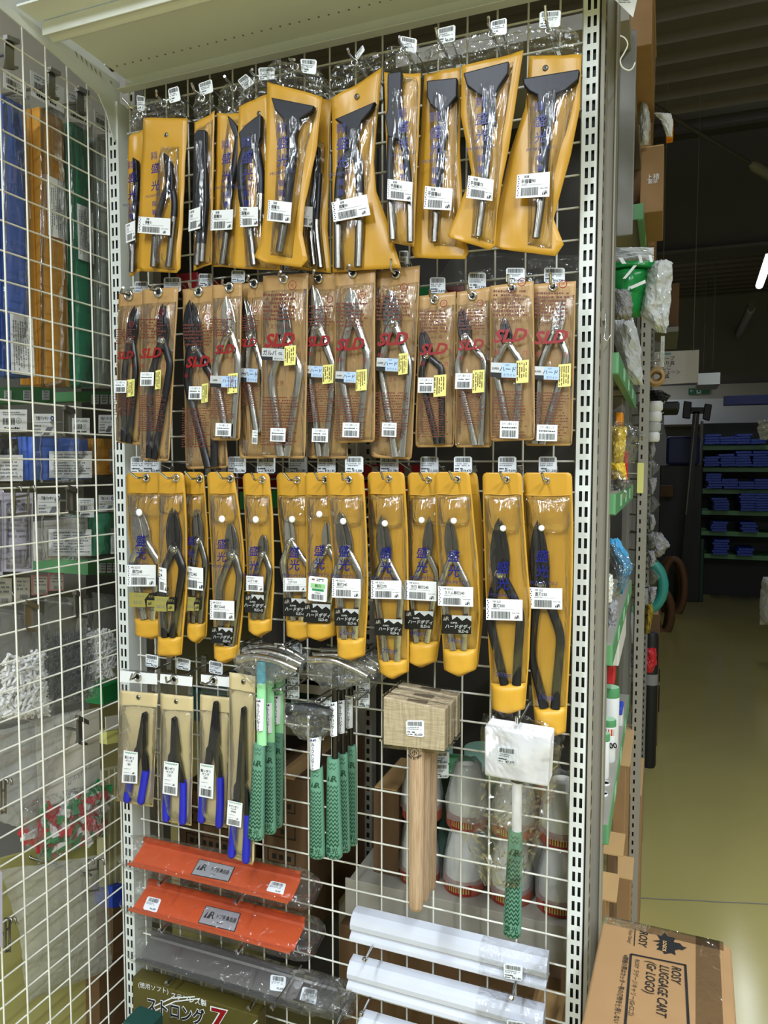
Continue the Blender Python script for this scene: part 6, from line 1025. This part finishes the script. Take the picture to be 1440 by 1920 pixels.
ysheet('blue_bag', 'sky blue crinkled bag hanging below the slotted green shelf edge', 'bag', [(1138, 1160, 1010), (1150, 1178, 1040), (1158, 1186, 1060), (1160, 1180, 1080), (1155, 1168, 1112)], .42, 'bluebag', 15, .03, .012)
ysheet('plastic_bag', 'shiny clear bag in front of the sky blue bag', 'plastic bag', [(1137, 1152, 1020), (1136, 1190, 1060), (1136, 1176, 1090), (1134, 1160, 1120)], .38, 'bag', 16, .04, .016)
ysheet('net_bag', 'beige netted bag at the corner post below the sky blue bag', 'bag', [(1135, 1148, 1076), (1134, 1150, 1100), (1134, 1146, 1132)], .24, 'spool', 17, .03, .008)
ysheet('glove_pack', 'bundle of grey cloth in clear plastic above the long green shelf', 'packet', [(1134, 1158, 1125), (1134, 1160, 1150), (1134, 1152, 1180)], .26, 'greybag', 18, .03, .008)
ybox('white_carton', 'white carton on the long green edged shelf', 'carton', 1128, 1182, 1160, 1250, .34, .3, 'whitef'); ybox('red_pack', 'red packet under the long green edged shelf', 'packet', 1138, 1248, 1152, 1284, .40, .05, 'rpeg')
for i, (x0, x1, yt, yb, Y, l) in enumerate(((1128, 1157, 1290, 1480, .44, 'tall white bottle with green cap, farthest on the lowest aisle shelf'), (1126, 1151, 1350, 1520, .36, 'white bottle with green cap and orange 700 label on the lowest aisle shelf'), (1118, 1139, 1376, 1560, .27, 'white bottle with green cap nearest the corner post, upper'), (1120, 1140, 1482, 1600, .24, 'white bottle with green cap below the upper pair'), (1116, 1136, 1500, 1640, .19, 'lowest white bottle with pale green cap at the corner post'))):
    a, c = U(x0, yt, Y), U(x1, yb, Y); R0 = (c.x - a.x) / 2; O = Vector((a.x + R0, Y + R0, max(c.z, z4))); h = a.z - O.z; r = root('white_bottle', O, l, 'bottle', 'green capped white bottles'); MB().lathe(O, (0, 0, 1), [(R0 * .95, 0), (R0, .004), (R0, h * .86), (R0 * .95, h * .87)], 0, 24).build('bottle_body', M['bottle'], r)
    b = MB(); b.lathe(O, (0, 0, 1), [(R0 * 1.02, h * .84), (R0 * 1.02, h * .97), (R0 * .95, h)], 0, 24, True, False); b.lathe(O, (0, 0, 1), [(R0 * .95, h), (.001, h * 1.002)], 1, 24); b.build('cap', [M['greenp'], M['greenlid']], r)
    if i == 1:
        b = MB()
        for t, m, z0_, z1_ in ((0, 0, .64, .80), (1, 1, .50, .64)): b.add([O + Vector((math.sin(q) * R0 * 1.01, -math.cos(q) * R0 * 1.01, h * zz)) for zz in (z0_, z1_) for q in (-.3, .1, .5, .9)], [(k, k + 1, 5 + k, 4 + k) for k in range(3)], m)
        pl = Pl((x0 + x1) / 2, 1400, Y); b.textp(pl, '700', 1146, 1398, 14, .001, 2, bold=.03, rot=-.2); b.build('label_band', [M['orange'], M['label'], M['ink']], r, recalc=False)
ybox('blue_can', 'white can with blue band beyond the green capped bottles', 'can', 1155, 1332, 1166, 1400, .60, .05, 'bottle'); ybox('blue_band', 'blue lid of the white can beyond the bottles', 'lid', 1155, 1326, 1167, 1342, .597, .056, 'bsheet')
r = root('spray_bottle', U(1192, 1205, .92), 'white pack with mint cap hanging on the far side of the aisle upright', 'bottle'); pl = Pl(1192, 1205, .92); MB().sheet(pl, [(1184, 1198, 1146), (1182, 1203, 1165), (1184, 1202, 1195), (1186, 1196, 1205)], 0, .02, 0, 8, 10, 0, 1, .006).build('pack_body', M['bottle'], r); MB().lathe(pl.P(1193, 1148, .01), (0, 0, 1), [(.014, 0), (.014, .018), (.008, .024)], 0, 16).build('cap', M['greenlid'], r)
for i, (y0, y1) in enumerate(((1204, 1266), (1266, 1332))): 
    r = root('blue_print_pack', U(1187, y1, .93), ('upper white pack with blue print hanging below the mint capped one', 'lower white pack with blue print hanging below the other')[i], 'packet', 'white packs on the aisle upright'); pl = Pl(1187, y1, .93); MB().sheet(pl, [(1184, 1194, y0), (1180, 1192, y1)], 0, .01, 0, 6, 8, .001, i, .006).build('pack_body', M['bottle'], r); b = MB(); Q = Quad(pl, (1184, y0 + 10, 1191, y1 - 14), .018); b.dash(Q, 0, 0, 1, 1, 3, 0, .6, i, .04, .1, True); b.build('printed_text', M['blue'], r, recalc=False)
# cartons below
for i, (x0, y0, x1, y1, Y, dep, m, l) in enumerate(((1150, 1432, 1168, 1700, .62, .3, 'card', 'tall carton with taped edge under the lowest aisle shelf'), (1172, 1487, 1198, 1692, 1.05, .3, 'card', 'brown carton standing on the floor beyond the aisle upright'), (1138, 1600, 1152, 1720, .37, .1, 'dcard', 'dark carton under the lowest aisle shelf'), (1148, 1642, 1181, 1730, .50, .10, 'card', 'low taped carton just behind the luggage cart box'), (1126, 1685, 1136, 1730, .2, .1, 'card', 'small carton end between the post and luggage cart box'))):
    a, c = U(x0, y0, Y), U(x1, y1, Y); r = carton(l, a.x, c.x, Y, Y + dep, 0.0 if i in (1, 3) else c.z - .3, a.z, m, 0, i, group='cartons along the aisle')
    if i == 1: pl = Pl(x0, y0, Y - .001); b = MB(); q = [(1173, 1553), (1184, 1553), (1184, 1568), (1173, 1568)]; b.tube([pl.P(*p) for p in q], .0012, 0, 5, None, 1, False, True); b.textp(pl, 'UF', 1179, 1561, 10, .001, 0); b.build('printed_text', M['ink'], r, recalc=False)
# ------------------------------------------------------------------ luggage cart box
ZB = .79; tl, tr, bl = WZ(1132, 1716, ZB), WZ(1356, 1767, ZB), WZ(1091, 1900, ZB); ax = (tr - tl).normalized(); W_ = (tr - tl).length
dn = Vector((ax.y, -ax.x, 0)); dn = (dn + ((bl - tl).normalized() - dn) * .6).normalized(); LB = .42; dz = Vector((0, 0, ZB - .002))
r = root('cart_box', Vector(((tl.x + tr.x) / 2, tl.y - .2, 0)), 'tall brown luggage cart carton with maple leaf print in front of the corner post', 'carton')
f = [tl, tr, tr + dn * LB, tl + dn * LB]; MB().hexa(f, [q - dz for q in f]).build('carton_body', M['card'], r, bevel=.004, seg=3)
e = ax * .011 - Vector((0, 0, .006)); f2 = [tr - ax * .004, tr + e, tr + e + dn * LB, tr - ax * .004 + dn * LB]; MB().hexa(f2, [q - dz + Vector((0, 0, .03)) for q in f2]).build('side_flap', M['card'], r, bevel=.003)
p = Pl.__new__(Pl); p.O = tl; p.u = ax; p.v = dn; p.n = Vector((0, 0, 1)); p.k = p.kv = W_ / 226
def _uv(px, py):
    q = WZ(px, py, ZB) - p.O; v_ = (q.x * ax.y - q.y * ax.x) / (dn.x * ax.y - dn.y * ax.x); return ((q - dn * v_).dot(ax), v_)
p.uv = _uv; b = MB(); w = .0012; RT = math.pi / 2
def bt(t, x, y, h, **k): a = _uv(x, y); b.text(p, t, a[0], a[1], h * 1.18 * p.k, w, 0, rot=RT, **k)
bt('ROSY', 1206, 1762, 19, sx=.88, bold=.01, shear=.2); bt('Enjoy Outing!', 1181, 1757, 8, sx=.85, shear=.3); bt('ROSY', 1268, 1830, 20, sx=.8, bold=.012, shear=.18); bt('LUGGAGE CART', 1243, 1858, 20, sx=.78, bold=.012, shear=.18); bt('(Gr LOGO)', 1217, 1833, 20, sx=.78, bold=.012, shear=.18); bt('ROSY ラゲージキャリー(Grロゴ)', 1189, 1850, 9.5, sx=.95, shear=.1); bt('※開梱の際はカッター等の刃物を使用しないでください', 1163, 1868, 9.5, sx=.85, bold=.008)
def ln(p0, p1, t=.0016): a, c = Vector(_uv(*p0)), Vector(_uv(*p1)); e = (c - a).normalized(); e = Vector((-e.y, e.x)) * t; b.add([p.at(*q, w) for q in (a - e, c - e, c + e, a + e)], [(0, 1, 2, 3)])
ln((1183, 1790), (1286, 1811)); ln((1285, 1810), (1291, 1925)); ln((1183, 1790), (1172, 1925)); ln((1191, 1743), (1189, 1775), .0006)
lf = [(1232, 1753), (1240, 1757), (1246, 1750), (1252, 1757), (1266, 1760), (1263, 1768), (1275, 1770), (1280, 1776), (1288, 1778), (1279, 1783), (1274, 1781), (1265, 1783), (1267, 1792), (1258, 1788), (1246, 1790), (1242, 1784), (1231, 1781), (1237, 1775), (1230, 1773), (1238, 1768), (1223, 1765), (1238, 1764)]
a = [_uv(*q) for q in lf]; b.add([p.at(u, v, w) for u, v in a], [tuple(range(len(a)))], 0); a = _uv(1246, 1776); b.text(p, 'LOGOS', a[0], a[1], 10 * p.k, w + .0006, 1, rot=RT, bold=.02); b.build('printed_text', [M['ink'], M['tape']], r, recalc=False)
b = MB(); o = .0008
b.add([p.at(0, .0, o), p.at(W_, 0, o), p.at(W_, .022, o), p.at(0, .022, o)], [(0, 1, 2, 3)]); b.add([p.at(W_ * .78, 0, o + .0002), p.at(W_ * .97, 0, o + .0002), p.at(W_ * .97, .4, o + .0002), p.at(W_ * .78, .4, o + .0002)], [(0, 1, 2, 3)]); b.build('clear_tape', M['film'], r, recalc=False)
# ------------------------------------------------------------------ hanging goods further along
for i, (y0, y1, w0) in enumerate(((752, 770, 15), (771, 790, 14), (791, 809, 13), (810, 828, 12))):
    a, c = U(1213, y0, 1.3), U(1213 + 2 * w0, y1, 1.3); R0 = (c.x - a.x) / 2
    tag(MB().lathe(Vector(((a.x + c.x) / 2, 1.3 + R0, c.z)), (0, 0, 1), [(R0 * .8, 0), (R0, .006), (R0, (a.z - c.z) * .85), (R0 * .8, a.z - c.z)], 0, 20).build('white_roll', M['cloudy' if i == 2 else 'bottle']), ('topmost', 'second', 'third', 'lowest')[i] + ' of four white rolls hanging in a column along the aisle', 'roll', 'white rolls hanging along the aisle')
p0 = U(1230, 708, 1.2); r = root('rope_coil', p0, 'tan rope coil hanging above the white rolls', 'rope'); b = MB()
for i in range(7): b.ring(p0 + Vector((0, .01 * i - .03, .004 * (i % 3))), (0, 1, .15 * (i % 2)), .020, .0055, 0, 18, 6)
b.build('coil', M['rope'] if False else M['tape'], r)
ysheet('plastic_bag', 'clear bag with white sleeve above the tan rope coil', 'plastic bag', [(1213, 1244, 640), (1213, 1244, 675), (1214, 1238, 700)], 1.15, 'bagh', 21, .03, .012); ybox('sleeve_card', 'white card strip beside the clear bag along the aisle', 'card', 1239, 630, 1245, 688, 1.2, .002, 'label')
ysheet('plastic_bag', 'crumpled black shiny wrap above the white rolls', 'plastic bag', [(1218, 1240, 732), (1215, 1258, 742), (1220, 1250, 752)], 1.35, 'rubber', 22, .03, .012)
ybox('black_case', 'long black case end jutting out behind the white rolls', 'case', 1238, 753, 1274, 769, 1.9, .3, 'black', bevel=.008)
for i in range(9):
    y = 828 + i * 34; ysheet('packet', (('first', 'second', 'third', 'fourth', 'fifth', 'sixth', 'seventh', 'eighth', 'lowest')[i] + ' small packet hanging below the white rolls'), 'packet', [(1214, 1226 + 6 * (i % 3 == 2), y), (1216, 1230 + 8 * (i % 2), y + 16), (1216, 1224, y + 31)], 1.35 + .03 * (i % 2), 'bagh' if i % 2 else 'greybag', 30 + i, .015, .006, group='small packets hanging below the white rolls')
ybox('tool_pack', 'red handled tool pack hanging beside the far packets', 'tool pack', 1206, 884, 1214, 914, 1.2, .01, 'rpeg'); ybox('green_label_box', 'white box with green spine below the yellow card', 'box', 1196, 962, 1203, 1046, .912, .05, 'label'); ybox('green_label_box', 'green spine of the box along the aisle', 'box', 1203, 962, 1211, 1046, .912, .05, 'greenbag'); ybox('yellow_card', 'yellow and red card fixed on the aisle upright', 'card', 1195, 868, 1206, 925, .87, .002, 'yel')
ysheet('glove_bundle', 'bundle of dark gloves in clear plastic above the teal hose', 'packet', [(1212, 1240, 998), (1212, 1256, 1022), (1214, 1240, 1044)], 1.5, 'greybag', 41, .05, .02)
def arc(cx, cy, rx, ry, a0, a1, Y, n=18, dy=0): return [U(cx + rx * math.cos(a0 + (a1 - a0) * i / n), cy + ry * math.sin(a0 + (a1 - a0) * i / n), Y + dy * i / n) for i in range(n + 1)]
tag(MB().tube(arc(1212, 1098, 31, 44, -1.2, 1.35, 1.9), .022, 0, 10).build('hose_coil', M['tealhose']), 'teal hose coil hanging low along the aisle', 'hose')
for i, (cx, cy, rx, ry, Y, m, l) in enumerate(((1264, 1100, 20, 52, WZ(1264, 1150, 0).y, 'brownw', 'tall brown hose loop standing beyond the teal hose'), (1244, 1148, 15, 38, WZ(1244, 1184, 0).y, 'brownw', 'smaller brown hose loop on the floor beside the teal hose'))):
    b = MB()
    for k in range(3): b.tube(arc(cx - k * 3, cy, rx, ry, 0, 2 * math.pi, Y + .06 * k, 28)[:-1], .035, 0, 8, None, 1, False, True)
    tag(b.build('hose_loop', M[m]), l, 'hose', 'brown hose loops')
ysheet('chain_bag', 'yellow and black twisted rope hank beside the lower hose loop', 'rope', [(1214, 1222, 1132), (1208, 1226, 1145), (1208, 1218, 1188)], 1.8, 'rope', 42, .03, .005); ysheet('chain_bag', 'grey metal chain in clear plastic above the rope hank', 'chain', [(1202, 1218, 1098), (1202, 1216, 1135)], 1.7, 'greybag', 43, .03, .008)
for i, (x0, x1, y0, y1, Y, m, l) in enumerate(((1206, 1236, 1250, 1334, 2.3, 'rubber', 'black wrapped roll standing on the aisle floor, nearest one'), (1207, 1234, 1186, 1250, 2.6, 'rubber', 'black and grey wrapped roll behind the nearest black roll'))):
    a, c = U(x0, y0, Y), U(x1, y1, Y); R0 = (c.x - a.x) / 2; z = 0.0; xm = (a.x + c.x) / 2; Yf = WZ((x0 + x1) / 2, y1, 0).y if i == 0 else Y
    if i == 0: s_ = (Yf - CAM.y) / (Y - CAM.y); xm = CAM.x + (xm - CAM.x) * s_; R0 *= s_; Y = Yf
    r = root('wrapped_roll', Vector((xm, Y, 0)), l, 'roll', 'black wrapped rolls on the aisle floor'); top = U((x0 + x1) / 2, y0, Y).z
    MB().lathe(Vector((xm, Y, 0)), (0, 0, 1), [(R0 * .9, 0), (R0, .01), (R0, top - .02), (R0 * .85, top)], 0, 24).build('roll_body', M[m], r); MB().lathe(Vector((xm, Y, 0)), (0, 0, 1), [(R0 * 1.02, top * .62), (R0 * 1.02, top * .7)], 0, 24, True, False).build('tape_band', M['greybag'], r)
ysheet('red_pack', 'red and clear plastic packet between the black rolls', 'packet', [(1207, 1230, 1215), (1206, 1232, 1245), (1206, 1222, 1262)], 2.25, 'rpeg', 44, .02, .008)
carton('brown carton on the floor behind the rope hank', U(1213, 1160, 2.9).x, U(1238, 1160, 2.9).x, 2.9, 3.2, 0, U(1213, 1150, 2.9).z, 'dcard', 0, 8)
# ------------------------------------------------------------------ far end
r = root('flat_trolley', Vector((U(1280, 1130, 7.25).x, 7.25, 0)), 'black folding trolley standing upright like a T in the dark', 'trolley'); pl = Pl(1305, 775, 7.25)
MB().prism(pl, [(1293, 764), (1323, 764), (1322, 776), (1294, 776)], 0, .03).build('cross_bar', M['black'], r); 
for q in ([(1282, 752), (1297, 754), (1294, 786), (1279, 784)], [(1321, 757), (1335, 759), (1330, 790), (1317, 786)]): MB().prism(pl, q, -.01, .05).build('wheel_block', M['rubber'], r, bevel=.01)
MB().prism(pl, [(1299, 772), (1312, 772), (1306, 830), (1294, 1000), (1284, 1139), (1270, 1139), (1286, 960)], 0, .03).build('column', M['black'], r)
MB().tube([pl.P(1305, 775, .035), pl.P(1302, 800, .035), pl.P(1286, 965, .035)], .008, 0, 8).build('edge_rail', M['dgrey'], r)
zc_ = U(1280, 872, 7.5).z; a, c = U(1250, 818, 7.45), U(1311, 868, 7.45); tag(MB().box(a.x, c.x, 7.45, 7.9, zc_ + .001, a.z).build('tarp_bundle', M['navyt'], bevel=.03), 'dark blue tarpaulin bundle on the black cabinet behind the trolley', 'bundle')
for i, (x0, y0, x1, y1, Y, m, l) in enumerate(((1238, 872, 1311, 1134, 7.5, 'rubber', 'tall black cabinet in the dark behind the trolley'), (1238, 910, 1262, 932, 7.199, 'dcard', 'small dark carton far along the aisle'), (1300, 1010, 1318, 1128, 4.6, 'pgreen', 'dark green crate on the far aisle floor'), (1388, 1085, 1420, 1108, 6.2, 'navyt', 'dark blue bundle on the far aisle floor'), (1340, 1072, 1382, 1092, 6.6, 'navyt', 'flat dark blue bundle on the floor before the shelves'))):
    if i not in (0, 1): Y = WZ((x0 + x1) / 2, y1, 0).y
    a, c = U(x0, y0, Y), U(x1, y1, Y); tag(MB().box(a.x, c.x, Y, Y + .3, 0 if i != 1 else c.z, a.z if i else zc_).build(('cabinet', 'cardboard_carton', 'crate', 'tarp_bundle', 'tarp_bundle')[i], M[m], bevel=.01), l, ('cabinet', 'carton', 'crate', 'bundle', 'bundle')[i])
# back shelving with folded blue sheets
Yb = 7.6; ys_ = (836, 877, 918, 958, 997, 1040); proto = None
ux0 = U(1316, 900, Yb).x; ux1 = ux0 + 1.8; r = root('far_shelving', Vector(((ux0 + ux1) / 2, Yb, 0)), 'dark shelving unit at the far end full of folded blue sheets', 'shelving unit')
for i, y in enumerate(ys_): z = U(1360, y, Yb).z; MB().box(ux0, ux1, Yb, Yb + .5, z - .02, z).box(ux0, ux1, Yb - .012, Yb, z - .045, z + .004).build('shelf_board', M['greenshelf'], r)
for x in (ux0 - .03, ux0 + .92, ux1): MB().box(x, x + .03, Yb + .02, Yb + .05, 0, 2.0).build('upright', M['dgrey'], r)
MB().box(ux0, ux1, Yb + .5, Yb + .51, 0, 2.0).build('back_panel', M['rubber'], r)
rr = random.Random(3)
spots = ((0, 1333, 4), (0, 1360, 3), (0, 1388, 4), (0, 1415, 2), (1, 1332, 4), (1, 1361, 5), (1, 1390, 6), (1, 1420, 6), (2, 1338, 6), (2, 1367, 4), (2, 1398, 3), (2, 1425, 4), (3, 1350, 5), (3, 1400, 7), (3, 1428, 7), (4, 1350, 4), (4, 1405, 4), (5, 1352, 6), (5, 1400, 3))
for s_, x, n in spots:
    z = U(1360, ys_[s_], Yb).z; X0 = U(x, 900, Yb).x
    for k in range(n):
        if proto is None:
            proto = MB().sheet(frame_pl((0, 0, 0), (1, 0, 0), (0, 1, 0)), [(-.075, .075, 0), (-.08, .08, .2), (-.075, .075, .4)], 0, .022, 0, 8, 8, .002, 1, .004, 2, px=False).build('folded_sheet', M['bsheet']); o = proto
        else: o = proto.copy(); COL.objects.link(o)
        o.location = (X0 + rr.uniform(-.015, .015), Yb + .03, z + .026 + .0275 * k); tag(o, 'folded blue plastic sheet in a pile on the far dark shelves', 'folded sheet', 'folded blue sheets on the far shelves')
ybox('ribbed_board', 'pale ribbed board high on the back wall', 'board', 1246, 750, 1500, 792, 9.0, .55, 'label'); slab('trim_1', -3.4, 4.4, 9.3, 9.5, U(1300, 750, 9.3).z, U(1300, 722, 9.3).z, M['cream'])
pl = Pl(1310, 734, 9.3); r = root('exit_sign', pl.P(1310, 734), 'green emergency exit sign on the back wall', 'sign'); MB().prism(pl, [(1291, 729), (1330, 727), (1330, 738), (1291, 740)], 0, .04).build('sign_body', M['exitg'], r)
b = MB(); b.textp(pl, '←', 1297, 733.5, 9, .045, 0); b.add([pl.P(x, y, .044) for x, y in ((1306, 729), (1314, 728.5), (1314, 738), (1306, 738.5))], [(0, 1, 2, 3)], 0); b.lathe(pl.P(1310, 731, .045), pl.n, [(.008, 0), (.008, .002)], 1, 10); b.add([pl.P(x, y, .046) for x, y in ((1308.5, 732), (1312, 732), (1313, 737.5), (1311, 735), (1307.5, 737.5))], [(0, 1, 2, 3, 4)], 1); b.build('pictogram', [M['label'], M['exitg']], r, recalc=False)
pl = Pl(1270, 690, 3.4); r = root('aisle_sign', pl.P(1270, 690), 'white hanging aisle sign with black lettering', 'sign'); MB().prism(pl, [(1225, 660), (1311, 656), (1309, 717), (1225, 722)], -.01, 0).build('sign_board', M['signm'], r)
b = MB()
for t, x, y in (('ロープ', 1252, 672), ('吊り具', 1252, 681), ('はしご', 1246, 689.5), ('チェーン', 1258, 698), ('金具', 1246, 706)): b.textp(pl, t, x, y, 8.5, .001, 0, bold=.01)
b.add([pl.P(x, y, .001) for x, y in ((1246, 662), (1258, 661.5), (1258, 665), (1246, 665.5))], [(0, 1, 2, 3)], 1); b.build('lettering', [M['ink'], M['teal']], r, recalc=False)
for x in (1240, 1300): MB().tube([pl.P(x, 658), pl.P(x, 658) + Vector((0, 0, 3.8 - pl.P(x, 658).z))], .002, 0, 6).build('hanging_wire', M['dgrey'], r)
a, c = U(1309, 700, 6.0), U(1350, 720, 6.0); tag(MB().box(a.x, c.x, 6.0, 6.5, c.z, a.z).box(a.x + .05, a.x + .054, 6.2, 6.204, a.z, 3.76, 1).box(c.x - .054, c.x - .05, 6.2, 6.204, a.z, 3.76, 1).build('duct', [M['silver'], M['rubber']]), 'short grey metal duct hanging right of the aisle sign', 'duct'); ybox('dark_rail', 'long dark blue tube lying high across the far end', 'tube', 1358, 742, 1500, 756, 6.5, .1, 'navyt')
ysheet('plastic_bag', 'crumpled foil like plastic at the right picture edge', 'plastic bag', [(1422, 1460, 788), (1420, 1470, 805), (1426, 1460, 824)], 4.0, 'cloudy', 51, .05, .03); ysheet('sack', 'white sack standing on the floor at the right edge', 'sack', [(1430, 1470, 1082), (1424, 1480, 1120), (1425, 1480, 1172)], 5.0, 'bottle', 52, .1, .02)
# fluorescent fixtures
def tube_light(label, p0, p1, Z, rad, lit):
    a, c = WZ(*p0, Z), WZ(*p1, Z); r = root('ceiling_light', (a + c) / 2, label, 'ceiling light', 'fluorescent ceiling tubes'); ax = (c - a).normalized()
    MB().tube([a, c], rad, 0, 14).build('tube', M['tubem' if lit else 'tubeoff'], r); b = MB()
    for q, s in ((a, -1), (c, 1)): b.tube([q + ax * (s * .002), q + ax * (s * .04)], rad * .7, 0, 12)
    b.tube([a + Vector((0, 0, rad + .015)) - ax * .05, c + Vector((0, 0, rad + .015)) + ax * .05], rad * .9, 0, 8); b.build('holder', M['dgrey'], r); return r
tube_light('lit fluorescent tube at the right edge under the dark roof', (1462, 425), (1424, 535), 3.2, .032, True)
tube_light('nearer unlit fluorescent tube below the lit one', (1408, 580), (1385, 628), 3.2, .04, False); tube_light('farther unlit fluorescent tube beside the aisle sign', (1364, 655), (1346, 682), 3.2, .045, False); tube_light('short unlit tube at the right edge above the back wall', (1470, 655), (1426, 674), 3.0, .045, False)

pegs = {'plastic_bag': 1, 'packet': 1, 'tool_pack': 1, 'hose_coil': 1, 'chain_bag': 1, 'glove_bundle': 1, 'red_pack': 1, 'black_case': 1, 'white_roll': 1, 'rope_coil': 1}
strips_ = []
for Y in (1.16, 1.40, 1.56, 1.96): strips_.append((Y, tag(MB().box(.900, .912, Y, Y + .02, 0, 2.15).build('hanging_rail', M['dgrey']), 'dark hanging rail along the aisle carrying pegs, %s from the near end' % ('first', 'second', 'third', 'fourth')[len(strips_)], 'rail')))
for o in list(COL.objects):
    if o.parent is None and o.get('category') and o.name.split('.')[0] in pegs and 1.1 < o.location.y < 2.4 and .9 < o.location.x < 1.2:
        if o.type == 'MESH': zs_ = [v.co.z for v in o.data.vertices]; top = max(zs_); q = [v.co for v in o.data.vertices if v.co.z > top - .012][0] + o.location; q = Vector((q.x, q.y, o.location.z + top - .006))
        else: q = o.location + Vector((0, 0, .05))
        Y = min(strips_, key=lambda t: abs(t[0] - q.y))[0]
        tag(MB().tube([(.905, Y + .01, q.z), (q.x - .01, q.y, q.z), (q.x + .012, q.y, q.z + .003)], .003, 0, 6).build('peg_hook', M['steelhook']), ('steel peg for the ' + ' '.join(o['label'].split()[:9])), 'hook', 'steel pegs along the aisle')
